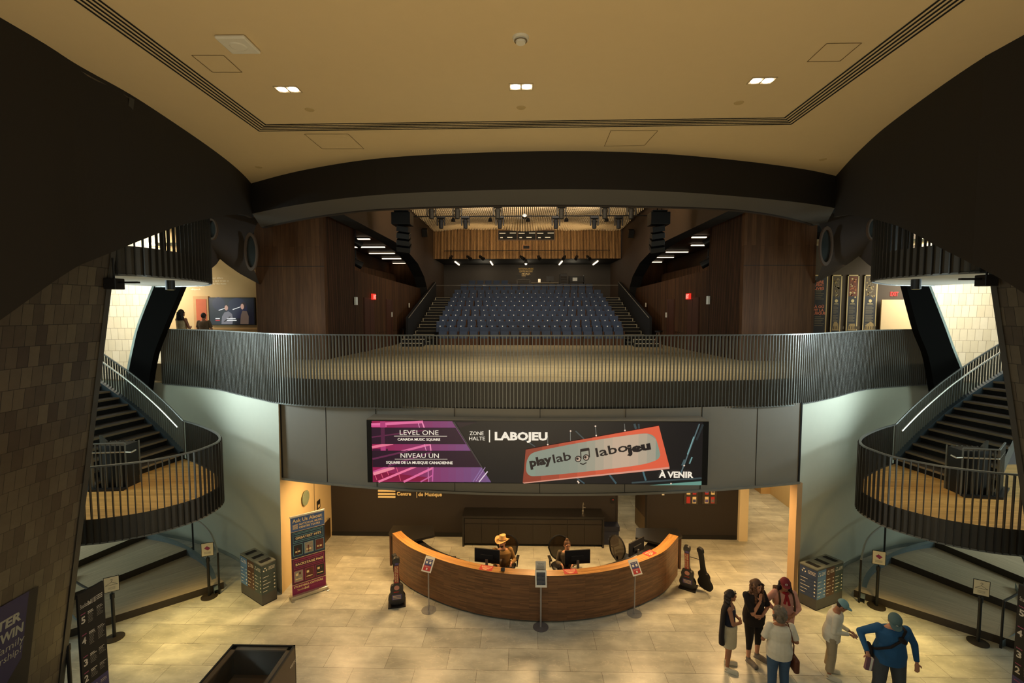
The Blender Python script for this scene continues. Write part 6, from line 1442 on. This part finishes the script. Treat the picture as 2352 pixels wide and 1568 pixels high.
# glass show case in the foreground
cs = [fl(*p, 1.0) for p in [(535, 1480), (678, 1483)]]
x0, x1, y1 = cs[0].x, cs[1].x, 8.01; y0 = 6.85; H = 1.0
e = empty('show_case', ((x0 + x1) / 2, (y0 + y1) / 2, 0), 'black framed glass topped show case at the bottom of the view', 'show case'); hx, hy = (x1 - x0) / 2, (y1 - y0) / 2
brn = mat('case_bronze', (84, 70, 55), .5, .1)
b = MB()
for (a0, a1, b0, b1) in ((-hx, hx, -hy, -hy + .02), (-hx, hx, hy - .02, hy), (-hx, -hx + .02, -hy, hy), (hx - .02, hx, -hy, hy)): b.bx(a0, a1, b0, b1, 0, H - .02, 0)
fr = (Vector((hx, -hy, 0)), Vector((0, 1, 0)), Vector((0, 0, 1))); b.text(fr, 'VISITORS', .95, .72, .05, .003, 1, .01, width=.3)
b.build('body', [brn, M_white], e)
b = MB()
for (a0, a1, b0, b1) in ((-hx, hx, -hy, -hy + .03), (-hx, hx, hy - .03, hy), (-hx, -hx + .03, -hy, hy), (hx - .03, hx, -hy, hy)): b.bx(a0, a1, b0, b1, H - .02, H + .015)
b.build('rim', M_black, e)
b = MB()
for (a0, a1, b0, b1) in ((-hx + .03, hx - .03, -hy + .03, -hy + .11), (-hx + .03, hx - .03, hy - .11, hy - .03), (-hx + .03, -hx + .11, -hy, hy), (hx - .11, hx - .03, -hy, hy)): b.bx(a0, a1, b0, b1, H - .03, H - .005)
b.build('inner_frame', mat('case_inner', (112, 96, 74), .5), e)
b = MB(); b.bx(-hx + .03, hx - .03, -hy + .03, hy - .03, .45, .47); b.build('shelf', mat('case_shelf', (120, 94, 64), .7, var=.15, nscale=2), e)
b = MB(); b.bx(-hx + .03, hx - .03, -hy + .03, hy - .03, H - .002, H + .004); b.build('glass', glassmat('case_glass', (50, 52, 46), .12), e)

# ================================================================== people
SKIN = mat('skin', (196, 140, 108), .6, var=.05); SKIN2 = mat('skin_tanned', (160, 108, 78), .6, var=.05)
def person(label, loc, rz, h=1.7, skin=None, lean=0.0, head=(0, 0, 0), arms=None, legs=None, stout=1.0, seated=False, top=None, bottom=None, shoes=None, hair=None, hat=None, extras=None, vox=.0105, group=None):
    """local frame: facing -Y, +X is the person's left; all joints in metres for a 1.70 m body, scaled to h"""
    skin = skin or SKIN; s = h / 1.70
    e = empty('person', loc, label, 'person', rz); e.scale = (s, s, s)
    if group: e['group'] = group
    zo = -0.46 if seated else 0.0                      # a seated torso sits lower
    def T(p):                                            # lean the trunk forward about the hips
        x, y, z = p
        if z > 0.95:
            d = z - 0.95; return Vector((x, y - d * math.sin(lean), 0.95 + d * math.cos(lean) + zo))
        return Vector((x, y, z + (zo if z > 0.85 or seated else 0)))
    k = stout
    HX, HY, HZ = head                                    # head pitch, roll, yaw in degrees
    neck = T((0, 0.01, 1.46)); Rh = Euler((R(HX), R(HY), R(HZ)), 'XYZ').to_matrix()
    hc = neck + Rh @ Vector((0, -0.02, 0.14))
    def H(p): return hc + Rh @ Vector(p)
    # legs
    L = legs or {}
    J = {}
    for sd, nm in ((1, 'l'), (-1, 'r')):
        g = L.get(nm, {})
        hip = Vector((.09 * k * sd, 0, .93 + zo))
        kn = Vector(g.get('knee', (.105 * sd, -.015, .50) if not seated else (.13 * sd, -.44, .50))); an = Vector(g.get('ankle', (.115 * sd, .02, .09) if not seated else (.13 * sd, -.42, .09)))
        toe = Vector(g.get('toe', (an.x + .03 * sd, an.y - .17, .03)))
        J[nm] = (hip, kn, an, toe)
    A = arms or {}; Q = {}
    for sd, nm in ((1, 'l'), (-1, 'r')):
        g = A.get(nm, {})
        sh = T((.175 * (.5 + .5 * k) * sd, .01, 1.385)); el = Vector(g.get('el', (.24 * sd * k, .03, 1.10))); wr = Vector(g.get('wr', (.25 * sd * k, -.05, .86))); hd = Vector(g.get('hd', (0, -.15, -1))).normalized()
        Q[nm] = (sh, el + Vector((0, 0, zo)), wr + Vector((0, 0, zo)), hd, Vector(g.get('palm', (sd, 0, 0))))
    b = MB()
    b.ball(hc, (.074, .09, .112), nu=16, nv=12, rot=Rh); b.ball(H((0, -.035, -.055)), (.056, .062, .062), rot=Rh); b.ball(H((0, -.092, -.012)), (.013, .02, .026), rot=Rh)
    b.ball(H((0, -.088, -.055)), (.024, .012, .010), rot=Rh); b.ball(H((0, -.075, -.095)), (.026, .022, .018), rot=Rh)
    for sd in (-1, 1): b.ball(H((.075 * sd, .01, -.01)), (.013, .022, .032), rot=Rh); b.ball(H((.034 * sd, -.07, .025)), (.022, .02, .012), rot=Rh)
    b.cyl(T((0, .02, 1.38)), H((0, .02, -.06)), .058, .052, 14)
    tr = [(.86, .135 * k, .10 * k), (.95, .155 * k, .115 * k), (1.05, .138 * k, .105 * k), (1.15, .135 * k, .105 * k), (1.26, .155 * k, .115 * k), (1.35, .17 * k, .105), (1.41, .13, .075), (1.45, .065, .055)]
    b.loft([(T((0, 0, z)), rx, ry) for z, rx, ry in tr])
    for nm in 'lr':
        hip, kn, an, toe = J[nm]
        b.cyl(hip, kn, .088 * k, .055 * k, 14); b.ball(kn, .056 * k); b.cyl(kn, an, .055 * k, .036, 14); b.ball(kn.lerp(an, .3) + Vector((0, .014, 0)), (.05, .05, .11)); b.ball(hip, .09 * k)
        b.ball(an, .04); b.cyl(an + Vector((0, .03, -.04)), toe, .036, .028, 10, ry=.8); b.ball(toe, (.04, .04, .026))
        sh, el, wr, hd, pl = Q[nm]
        b.ball(sh, .058 * (.6 + .4 * k)); b.cyl(sh, el, .05 * (.6 + .4 * k), .038, 12); b.ball(el, .038); b.cyl(el, wr, .038, .025, 12)
        sd = 1 if nm == 'l' else -1
        side_ = pl - hd * pl.dot(hd); side_ = side_.normalized(); nrm = hd.cross(side_).normalized()
        pc = wr + hd * .045; Mp = Matrix((side_ * 1.0, nrm, hd)).transposed()
        # palm normal = nrm, fingers spread along nrm x hd
        w_ = nrm.cross(hd).normalized()
        Mp = Matrix((w_, nrm, hd)).transposed()
        b.ball(pc, (.038, .018, .052), rot=Mp)
        cu = -side_ * 0 + nrm * (.25 if nm == 'l' else -.25)
        for q_, (o_, ln_) in enumerate(((-.028, .058), (-.009, .07), (.010, .066), (.028, .05))):
            r0 = wr + hd * .085 + w_ * o_; m1 = r0 + (hd + cu * .5 + w_ * o_ * 3).normalized() * ln_ * .55; m2 = m1 + (hd + cu * 2.2).normalized() * ln_ * .5
            b.cyl(wr + hd * .05 + w_ * o_ * .8, r0, .011, .010, 8); b.cyl(r0, m1, .0098, .009, 8); b.ball(m1, .009, nu=8, nv=6); b.cyl(m1, m2, .009, .0075, 8); b.ball(m2, .0075, nu=8, nv=6)
        tb = wr + hd * .03 - w_ * .03; t1 = tb + (hd * .6 - w_ * .8).normalized() * .035; t2 = t1 + (hd - w_ * .1 + cu).normalized() * .03
        b.cyl(tb, t1, .013, .011, 8); b.ball(t1, .011, nu=8, nv=6); b.cyl(t1, t2, .011, .008, 8)
    b.build('body', skin, e, remesh=vox * .75)
    b = MB()
    for sd in (-1, 1): b.ball(H((.031 * sd, -.084, .012)), (.012, .008, .006), 0, 8, 6, Rh); b.ball(H((.032 * sd, -.088, .034)), (.02, .008, .004), 1, 8, 6, Rh)
    b.ball(H((0, -.097, -.056)), (.022, .006, .005), 2, 8, 6, Rh)
    b.build('face_features', [mat('dark_eye', (30, 22, 18), .3), mat('brow_brown', (60, 40, 28), .8), mat('lip', (150, 84, 72), .5)], e)
    # upper garment
    if top:
        m_, kind = top['m'], top.get('kind', 'tee'); g = top.get('ease', .016); hem = top.get('hem', .86); b = MB()
        zz = [z for z in (.70, .78, .86, .95, 1.05, 1.15, 1.26, 1.35) if z > hem + .02]
        def ring(z):
            P = [(.6, .15, .11), (.86, .15, .115), (.95, .162, .122), (1.05, .145, .112), (1.15, .14, .11), (1.26, .158, .118), (1.35, .168, .105), (1.41, .125, .08)]
            rx = interp([(p[0], p[1]) for p in P], z); ry = interp([(p[0], p[2]) for p in P], z); return rx * k + g * (1.6 if z < 1.1 else 1), ry * k + g * (1.6 if z < 1.1 else 1)
        rings = [(T((0, 0, hem)), *ring(hem))] + [(T((0, 0, z)), *ring(z)) for z in zz]
        nk = top.get('neck', 1.42)
        if kind != 'tank': rings += [(T((0, 0, 1.405)), .135 + g, .08 + g), (T((0, 0.01, nk)), .075 + g * .5, .062 + g * .5)]
        else: rings += [(T((0, 0, 1.375)), .11, .09)]
        b.loft(rings)
        for nm in 'lr':
            sh, el, wr, hd, pl = Q[nm]
            if kind in ('tee', 'long'):
                b.ball(sh, .066 * (.6 + .4 * k)); f = top.get('sleeve', .55)
                if kind == 'tee': b.cyl(sh, sh.lerp(el, f + .2 if f < .8 else 1), .066 * (.6 + .4 * k), .066, 14)
                else: b.cyl(sh, el, .064 * (.6 + .4 * k), .052, 14); b.ball(el, .052); b.cyl(el, el.lerp(wr, top.get('cuff', .93)), .052, .038, 14)
            else: b.cyl(T((.085 * (1 if nm == 'l' else -1), -.02, 1.34)), T((.10 * (1 if nm == 'l' else -1), .02, 1.445)), .022, .02, 8)
        b.build(top.get('name', 'shirt'), m_, e, remesh=vox)
    if bottom:
        m_ = bottom['m']; kind = bottom.get('kind', 'trousers'); b = MB(); g = bottom.get('ease', .012)
        zt = T((0, 0, .97)) if not seated else Vector((0, 0, .98 + zo))
        rings = [(Vector((0, 0, .84 + zo)), .15 * k + g, .115 * k + g), (Vector((0, 0, .92 + zo)), .165 * k + g, .125 * k + g), (Vector((0, 0, 1.0 + zo)), .15 * k + g, .115 * k + g)]
        if kind == 'skirt':
            hz = bottom.get('hem', .5); rings = [(r_[0], r_[1] + .02, r_[2] + .03) for r_ in rings]; rings = [(Vector((0, 0, hz)), .185, .16), (Vector((0, 0, .70)), .19, .165)] + rings; b.loft(rings)
        else:
            b.loft(rings)
            for nm in 'lr':
                hip, kn, an, toe = J[nm]; end = an + Vector((0, 0, bottom.get('up', -.0)))
                b.ball(hip, .095 * k + g); b.cyl(hip, kn, .096 * k + g, .062 * k + g, 16); b.ball(kn, .062 * k + g); b.cyl(kn, end, .062 * k + g, bottom.get('cuff', .05) + g, 16)
        b.build(bottom.get('name', 'trousers'), m_, e, remesh=vox)
    if shoes:
        for nm in 'lr':
            hip, kn, an, toe = J[nm]; b = MB(); c = an.lerp(toe, .5); ang = math.atan2(toe.y - an.y, toe.x - an.x)
            Mr = Matrix.Rotation(ang, 3, 'Z'); b.ball((c.x, c.y, .05), (.145, .048, .045), rot=Mr); b.ball((toe.x, toe.y, .042), (.055, .048, .036), rot=Mr); b.ball((an.x, an.y + .0, .075), (.05, .045, .05)); b.box((c.x, c.y, .012), (.27, .09, .024), 0, Mr)
            b.build('shoe', shoes, e, remesh=vox * .9)
    if hair:
        m_ = hair['m']; b = MB(); kd = hair['kind']
        b.ball(H((0, .018, .022)), (.085, .098, .108), rot=Rh, nu=16, nv=12)
        rr = random.Random(hash(label) % 1000 if False else len(label))
        if kd == 'long':
            n_ = hair.get('n', 26); ln_ = hair.get('len', .26)
            for q_ in range(n_):
                a = PI * (.04 + .92 * q_ / (n_ - 1)); px_ = .085 * math.cos(a); py_ = .03 + .075 * math.sin(a)
                for t in range(hair.get('steps', 5)):
                    f = t / 4; b.ball(H((px_ * (1 + .25 * f), py_ + .01 * f, .01)) + Vector((rr.uniform(-.008, .008), rr.uniform(-.008, .008), -ln_ * f)), .032 + .006 * math.sin(q_ * 2 + t * 2), nu=8, nv=6)
        elif kd == 'curly':
            for q_ in range(90):
                v = Vector((rr.gauss(0, 1), rr.gauss(.35, 1), rr.gauss(.1, 1))).normalized()
                if v.y < -.45 and v.z < .6: continue
                b.ball(H((v.x * .105, .02 + v.y * .105, .015 + v.z * .115 - .03 * (v.z < 0))), .034, nu=8, nv=6)
        elif kd == 'bun': b.ball(H((0, .03, .13)), .045); b.ball(H((0, .06, -.02)), (.075, .06, .08), rot=Rh)
        if hair.get('front'):
            for sd in (-1, 1):
                for q_ in range(3):
                    for t in range(7):
                        f = t / 6; b.ball(H((sd * (.082 + .004 * q_), -.01 - .02 * q_, .03)) + Vector((sd * .01 * math.sin(t + q_), -.035 * f, -hair['front'] * f)), .028, nu=8, nv=6)
        o = b.build('hair', m_, e, remesh=vox * .9)
    if hat:
        m_ = hat['m']; b = MB()
        if hat['kind'] == 'cap':
            b.ball(H((0, .012, .045)), (.092, .106, .088), rot=Rh, nu=20, nv=12); P = [H((.075 * math.cos(a), -.085 - .085 * math.sin(a), .028 + .012 * math.sin(a))) for a in [PI * q_ / 10 for q_ in range(11)]]
            P2 = [H((.08 * math.cos(a), -.03, .045)) for a in [PI * q_ / 10 for q_ in range(11)]]; b.band(P2, P); b.band([p + Rh @ Vector((0, 0, .008)) for p in P], [p + Rh @ Vector((0, 0, .008)) for p in P2])
            b.band(P, [p + Rh @ Vector((0, 0, .008)) for p in P])
            o = b.build('cap', m_, e, smooth=True)
        else:
            n = 32; rim = []; 
            for q_ in range(n):
                a = 2 * PI * q_ / n; rim.append(H((.17 * math.cos(a), .205 * math.sin(a), .045 + .06 * abs(math.cos(a)) ** 2 - .02 * abs(math.sin(a)))))
            inn = [H((.085 * math.cos(2 * PI * q_ / n), .10 * math.sin(2 * PI * q_ / n), .05)) for q_ in range(n)]
            top_ = [H((.07 * math.cos(2 * PI * q_ / n), .085 * math.sin(2 * PI * q_ / n), .16 + .015 * abs(math.sin(2 * PI * q_ / n + .4)))) for q_ in range(n)]
            b.band(rim, inn, closed=True); b.band([p - Rh @ Vector((0, 0, .008)) for p in rim], [p - Rh @ Vector((0, 0, .008)) for p in inn], closed=True); b.band(inn, top_, closed=True); b.poly(top_ + []); o = b.build('cowboy_hat', m_, e, smooth=False)
            b = MB(); i2 = [p + Rh @ Vector((0, 0, .018)) for p in inn]; c_ = H((0, 0, .05)); b.band([c_ + (p - c_) * 1.02 for p in inn], [c_ + (p - c_) * 1.02 for p in i2], closed=True); b.build('hat_band', M_black, e)
    if extras: extras(e, T, H, Rh, Q, J, vox)
    return e
def clo(n, c, **k): return mat('cloth_' + n, c, .9, var=.12, nscale=14, **k)
def sunglasses(H, Rh, e):
    b = MB()
    for sd in (-1, 1): b.ball(H((.036 * sd, -.075, .085)), (.028, .012, .018), 0, 10, 8, Rh)
    b.cyl(H((-.06, -.07, .09)), H((.06, -.07, .09)), .004); b.build('sunglasses', mat('dark_lens', (18, 16, 18), .1), e)

# woman in white shorts with folded arms
def ex1(e, T, H, Rh, Q, J, v):
    sunglasses(H, Rh, e)
    b = MB(); b.ball(T((-.13, .07, 1.42)), (.09, .06, .05)); b.loft([(Vector((-.20, .14, .62)), .07, .06), (Vector((-.20, .15, .8)), .10, .055), (Vector((-.17, .14, 1.05)), .12, .05), (Vector((-.12, .12, 1.3)), .14, .05), (Vector((-.1, .08, 1.42)), .12, .05)]); b.build('draped_jacket', clo('black', (30, 24, 24)), e, remesh=v)
    b = MB(); b.tube([T((-.10, -.075, 1.36)), T((0, -.115, 1.31)), T((.10, -.075, 1.36))], .009); b.build('white_trim', clo('white', (226, 218, 198)), e)
person('person with dark curly hair, navy tank top, pale shorts and folded arms', (4.0, 8.95, 0), R(70), 1.55, SKIN2,
       arms={'l': dict(el=(.24, -.06, 1.12), wr=(.02, -.2, 1.10), hd=(-1, 0, .1), palm=(0, 0, 1)), 'r': dict(el=(-.24, -.06, 1.12), wr=(-.02, -.23, 1.06), hd=(1, 0, .1), palm=(0, 0, 1))}, head=(6, 0, 8),
       top=dict(m=clo('navy', (30, 34, 52)), kind='tank', hem=.9, ease=.008, name='tank_top'), bottom=dict(m=clo('pale', (198, 186, 154)), kind='skirt', hem=.52, name='shorts'), shoes=clo('cream', (212, 204, 180)),
       hair=dict(m=mat('hair_dark', (34, 22, 18), .6, var=.3, nscale=30), kind='long', len=.26, n=20), extras=ex1)
person('person in black t-shirt and leggings with one hand raised to the mouth', (4.57, 9.15, 0), R(14), 1.68, SKIN,
       arms={'r': dict(el=(-.17, -.17, 1.10), wr=(-.03, -.20, 1.36), hd=(.05, .12, 1), palm=(1, 0, 0)), 'l': dict(el=(.26, -.06, 1.12), wr=(.0, -.22, 1.06), hd=(-1, 0, .1), palm=(0, 0, 1))}, head=(16, 0, 6),
       legs={'l': dict(knee=(.12, .0, .5), ankle=(.15, .06, .09), toe=(.22, -.1, .03)), 'r': dict(knee=(-.10, -.02, .5), ankle=(-.10, .0, .09), toe=(-.09, -.2, .03))},
       top=dict(m=clo('black', (30, 24, 24)), kind='tee', sleeve=.7, hem=.80, ease=.03, name='t_shirt'), bottom=dict(m=clo('legging', (26, 22, 22)), kind='trousers', ease=.004, cuff=.03, up=.05, name='leggings'), shoes=clo('greyshoe', (120, 112, 104)),
       hair=dict(m=mat('hair_brown', (92, 60, 36), .6, var=.5, nscale=10), kind='long', len=.28, n=22, front=.30), stout=1.12, extras=lambda e, T, H, Rh, Q, J, v: sunglasses(H, Rh, e))
def ex3(e, T, H, Rh, Q, J, v):
    b = MB(); b.ball(T((0, -.06, 1.42)), (.07, .05, .03)); b.cyl(T((-.01, -.11, 1.40)), T((-.05, -.15, 1.24)), .02, .03, 8); b.cyl(T((.01, -.11, 1.40)), T((.04, -.15, 1.22)), .02, .03, 8); b.build('bandana', clo('red', (150, 30, 40)), e, remesh=v * .8)
    for sd in (-1, 1):
        b = MB(); b.tube([T((.12 * sd, .08, 1.42)), T((.13 * sd, -.08, 1.42)), T((.135 * sd, -.145, 1.30)), T((.15 * sd, -.14, 1.12)), T((.17 * sd, 0, 1.05))], .018, 8); b.build('bag_strap', clo('brown_strap', (70, 50, 32)), e)
    b = MB(); b.box(T((0, .2, 1.22)), (.28, .13, .38)); b.build('backpack', clo('brown_strap', (70, 50, 32)), e, bevel=.03)
    fr = (H((-.02, -.088, .06)), Rh @ Vector((1, 0, 0)), Rh @ Vector((0, .25, .97))); b = MB(); b.disc(fr, .02, .015, .022, .012, 0, 14); b.disc(fr, .02, .015, .012, .014, 1, 12); b.build('cap_emblem', [M_white, mat('cap_red', (116, 26, 36), .8)], e)
person('person in dark red cap, pink shirt and red neckerchief with rucksack straps', (5.19, 9.22, 0), R(-8), 1.66, SKIN2,
       arms={'r': dict(el=(-.33, .06, 1.16), wr=(-.14, -.02, .98), hd=(.9, -.2, -.4), palm=(0, 0, 1)), 'l': dict(el=(.27, -.02, 1.10), wr=(.06, -.22, 1.02), hd=(-1, -.1, 0), palm=(0, 0, 1))}, head=(14, 0, -10),
       top=dict(m=clo('pink', (206, 152, 136)), kind='long', hem=.78, ease=.028, cuff=.6, name='shirt'), bottom=dict(m=clo('light_denim', (112, 126, 132)), kind='trousers', cuff=.055), shoes=clo('cream', (212, 204, 180)),
       hair=dict(m=mat('hair_black', (28, 20, 18), .6), kind='long', len=.16, n=18), hat=dict(kind='cap', m=mat('cap_red', (116, 26, 36), .8)), extras=ex3)
def ex4(e, T, H, Rh, Q, J, v):
    b = MB(); b.tube([T((-.10, -.09, 1.42)), T((-.13, .0, 1.45)), T((-.14, .11, 1.35)), Vector((-.20, .12, 1.1)), Vector((-.23, .06, .86))], .012, 8); b.build('bag_strap', mat('leather_brown', (96, 50, 26), .5), e)
    b = MB(); b.box((-.26, .04, .70), (.10, .24, .26)); b.build('shoulder_bag', mat('leather_brown', (96, 50, 26), .5), e, bevel=.03)
P4 = fl(1793, 1402, 1.60)
person('person with grey curly hair seen from behind in white t-shirt and jeans', (P4.x, P4.y, 0), R(176), 1.62, SKIN2,
       arms={'l': dict(el=(.29, -.02, 1.10), wr=(.16, -.20, 1.10), hd=(-.8, -.3, .3), palm=(0, 0, 1)), 'r': dict(el=(-.30, .02, 1.10), wr=(-.20, -.20, 1.0), hd=(.7, -.5, 0), palm=(0, 0, 1))}, head=(12, 0, 10),
       top=dict(m=clo('tee_white', (222, 214, 192)), kind='tee', sleeve=.62, hem=.80, ease=.03, name='t_shirt'), bottom=dict(m=clo('denim', (66, 90, 116)), kind='trousers', cuff=.06), shoes=clo('cream', (212, 204, 180)),
       hair=dict(m=mat('hair_grey', (108, 96, 80), .7, var=.5, nscale=40), kind='curly'), stout=1.18, extras=ex4)
person('person in light blue cap, white jumper and beige trousers looking down at their hands', (5.86, 8.80, 0), R(62), 1.55, SKIN2, lean=R(9),
       arms={'r': dict(el=(-.20, -.02, 1.06), wr=(-.05, -.30, 1.02), hd=(.2, -.9, -.35), palm=(1, 0, 0)), 'l': dict(el=(.20, -.08, 1.06), wr=(.06, -.32, 1.02), hd=(-.2, -.9, -.3), palm=(-1, 0, 0))}, head=(34, 0, 0),
       top=dict(m=clo('tee_white', (222, 214, 192)), kind='long', hem=.80, ease=.03, name='jumper'), bottom=dict(m=clo('beige', (166, 150, 120)), kind='trousers', cuff=.06, ease=.02, up=.07), shoes=clo('cream', (212, 204, 180)),
       hair=dict(m=mat('hair_black', (28, 20, 18), .6), kind='short'), hat=dict(kind='cap', m=mat('cap_blue', (118, 156, 160), .8)))
def ex6(e, T, H, Rh, Q, J, v):
    b = MB(); b.tube([T((.15, .08, 1.42)), T((.13, -.09, 1.43)), T((.02, -.185, 1.30)), T((-.10, -.19, 1.18)), T((-.22, -.08, 1.05)), Vector((-.24, .02, .98))], .018, 8); b.ball(T((.05, -.19, 1.32)), (.07, .04, .04), rot=Matrix.Rotation(R(35), 3, 'Y')); b.build('bag_strap', clo('black', (30, 24, 24)), e)
    b = MB(); b.ball((-.27, .04, .92), (.05, .1, .14)); b.build('cross_bag', clo('black', (30, 24, 24)), e)
    sh, el, wr, hd, pl = Q['r']; b = MB(); c = wr + hd * .15; b.box(c, (.10, .05, .20), 0, Matrix.Rotation(R(8), 3, 'Y')); b.box(c + Vector((.02, -.004, 0)), (.03, .052, .2), 1, Matrix.Rotation(R(8), 3, 'Y')); b.build('folded_leaflets', [mat('mauve_print', (120, 84, 98), .6), M_white], e)
    fr = (H((.0, -.092, .07)), Rh @ Vector((1, 0, 0)), Rh @ Vector((0, .3, .95))); b = MB(); b.pane(*fr, [(-.02, 0), (.02, 0), (0, .02)], .014, 0); b.build('cap_emblem', M_white, e)
P6 = fl(2050, 1402, 1.78)
person('person in blue long-sleeved shirt, grey-green cap and jeans holding leaflets', (P6.x - .02, P6.y, 0), R(-10), 1.84, SKIN, lean=R(8), stout=1.2,
       arms={'r': dict(el=(-.42, .02, 1.24), wr=(-.40, -.20, 1.03), hd=(.05, -.2, -1), palm=(1, 0, 0)), 'l': dict(el=(.36, .03, 1.12), wr=(.37, -.04, .86), hd=(.0, -.15, -1), palm=(-1, 0, 0))}, head=(34, 0, -16),
       legs={'l': dict(knee=(.15, -.02, .5), ankle=(.19, .02, .09)), 'r': dict(knee=(-.14, -.04, .5), ankle=(-.17, .0, .09))},
       top=dict(m=clo('blue', (38, 88, 132)), kind='long', hem=.82, ease=.03, name='shirt'), bottom=dict(m=clo('grey_denim', (72, 76, 80)), kind='trousers', cuff=.065, ease=.015), shoes=clo('greyshoe', (120, 112, 104)),
       hair=dict(m=mat('hair_short_grey', (110, 92, 74), .7), kind='short'), hat=dict(kind='cap', m=mat('cap_green', (84, 110, 112), .8)), extras=ex6)
# desk staff
def ex7(e, T, H, Rh, Q, J, v):
    b = MB(); b.ball(H((0, -.045, -.075)), (.058, .05, .05), rot=Rh); b.build('beard', mat('beard_brown', (52, 34, 22), .8), e)
    b = MB(); b.box(T((-.06, -.165, 1.22)), (.08, .01, .055)); b.build('name_badge', M_white, e)
    b = MB(); b.loft([(T((0, -.07, .92)), .10, .11), (T((0, -.08, 1.15)), .10, .115), (T((0, -.06, 1.34)), .095, .085), (T((0, -.01, 1.44)), .07, .07)]); b.build('vest', clo('olive', (96, 72, 40)), e, remesh=v)
person('person in cream cowboy hat and brown jacket seated behind the desk', (-.50, 11.62, 0), R(8), 1.76, SKIN, lean=R(8), seated=True, stout=1.15,
       arms={'r': dict(el=(-.26, -.06, 1.12), wr=(-.15, -.32, 1.20), hd=(.2, -1, 0), palm=(0, 0, 1)), 'l': dict(el=(.29, -.06, 1.12), wr=(.18, -.33, 1.20), hd=(-.2, -1, 0), palm=(0, 0, 1))}, head=(-4, 0, -38),
       top=dict(m=clo('tan', (146, 110, 60)), kind='long', hem=.86, ease=.03, name='jacket'), bottom=dict(m=clo('legging', (26, 22, 22)), kind='trousers'), shoes=clo('black', (30, 24, 24)),
       hair=dict(m=mat('hair_dark', (34, 22, 18), .6), kind='short'), hat=dict(kind='cowboy', m=mat('straw_hat', (214, 172, 112), .8, var=.08)), extras=ex7)
def ex8(e, T, H, Rh, Q, J, v):
    b = MB(); b.loft([(T((0, -.05, 1.0)), .07, .09), (T((0, -.06, 1.2)), .075, .09), (T((0, -.045, 1.36)), .085, .075), (T((0, -.01, 1.44)), .062, .06)]); b.build('black_top', clo('black', (30, 24, 24)), e, remesh=v)
person('person with brown hair in a bun and grey cardigan seated behind the desk', (1.12, 11.64, 0), R(-4), 1.66, SKIN, lean=R(8), seated=True,
       arms={'r': dict(el=(-.24, -.06, 1.12), wr=(-.13, -.32, 1.2), hd=(.2, -1, 0), palm=(0, 0, 1)), 'l': dict(el=(.24, -.06, 1.12), wr=(.13, -.32, 1.2), hd=(-.2, -1, 0), palm=(0, 0, 1))}, head=(4, 0, 14),
       top=dict(m=clo('grey', (92, 82, 66)), kind='long', hem=.86, ease=.02, name='cardigan'), bottom=dict(m=clo('legging', (26, 22, 22)), kind='trousers'), shoes=clo('black', (30, 24, 24)),
       hair=dict(m=mat('hair_brown', (92, 60, 36), .6), kind='bun'), extras=ex8)
# visitors on the balcony level, seen from behind
c = at(418, 757, 14.75)
person('person with long black hair in a pale patterned dress on the upper level', (c.x, 14.75, Z2), R(165), 1.63, SKIN2,
       arms={'l': dict(el=(.24, -.05, 1.12), wr=(.12, -.2, 1.1), hd=(-.6, -.6, .3)), 'r': dict(el=(-.24, -.05, 1.12), wr=(-.12, -.2, 1.1), hd=(.6, -.6, .3))},
       top=dict(m=mat('cloth_dress', (206, 184, 140), .9, var=.35, nscale=26), kind='tank', hem=.5, ease=.02, name='dress'), shoes=clo('cream', (212, 204, 180)), hair=dict(m=mat('hair_black', (28, 20, 18), .6), kind='long', len=.22, n=18))
c = at(469, 757, 15.4)
person('person with short dark hair in a dark patterned shirt facing the television', (c.x, 15.4, Z2), R(185), 1.52, SKIN2,
       arms={'l': dict(el=(.25, -.03, 1.12), wr=(.15, -.2, 1.0), hd=(-.6, -.6, .1)), 'r': dict(el=(-.25, -.03, 1.12), wr=(-.15, -.2, 1.0), hd=(.6, -.6, .1))},
       top=dict(m=mat('cloth_pattern', (96, 78, 56), .9, var=.6, nscale=22), kind='tee', hem=.8, ease=.03, name='shirt'), bottom=dict(m=clo('legging', (26, 22, 22))), shoes=clo('black', (30, 24, 24)), hair=dict(m=mat('hair_dark', (34, 22, 18), .6), kind='short'))
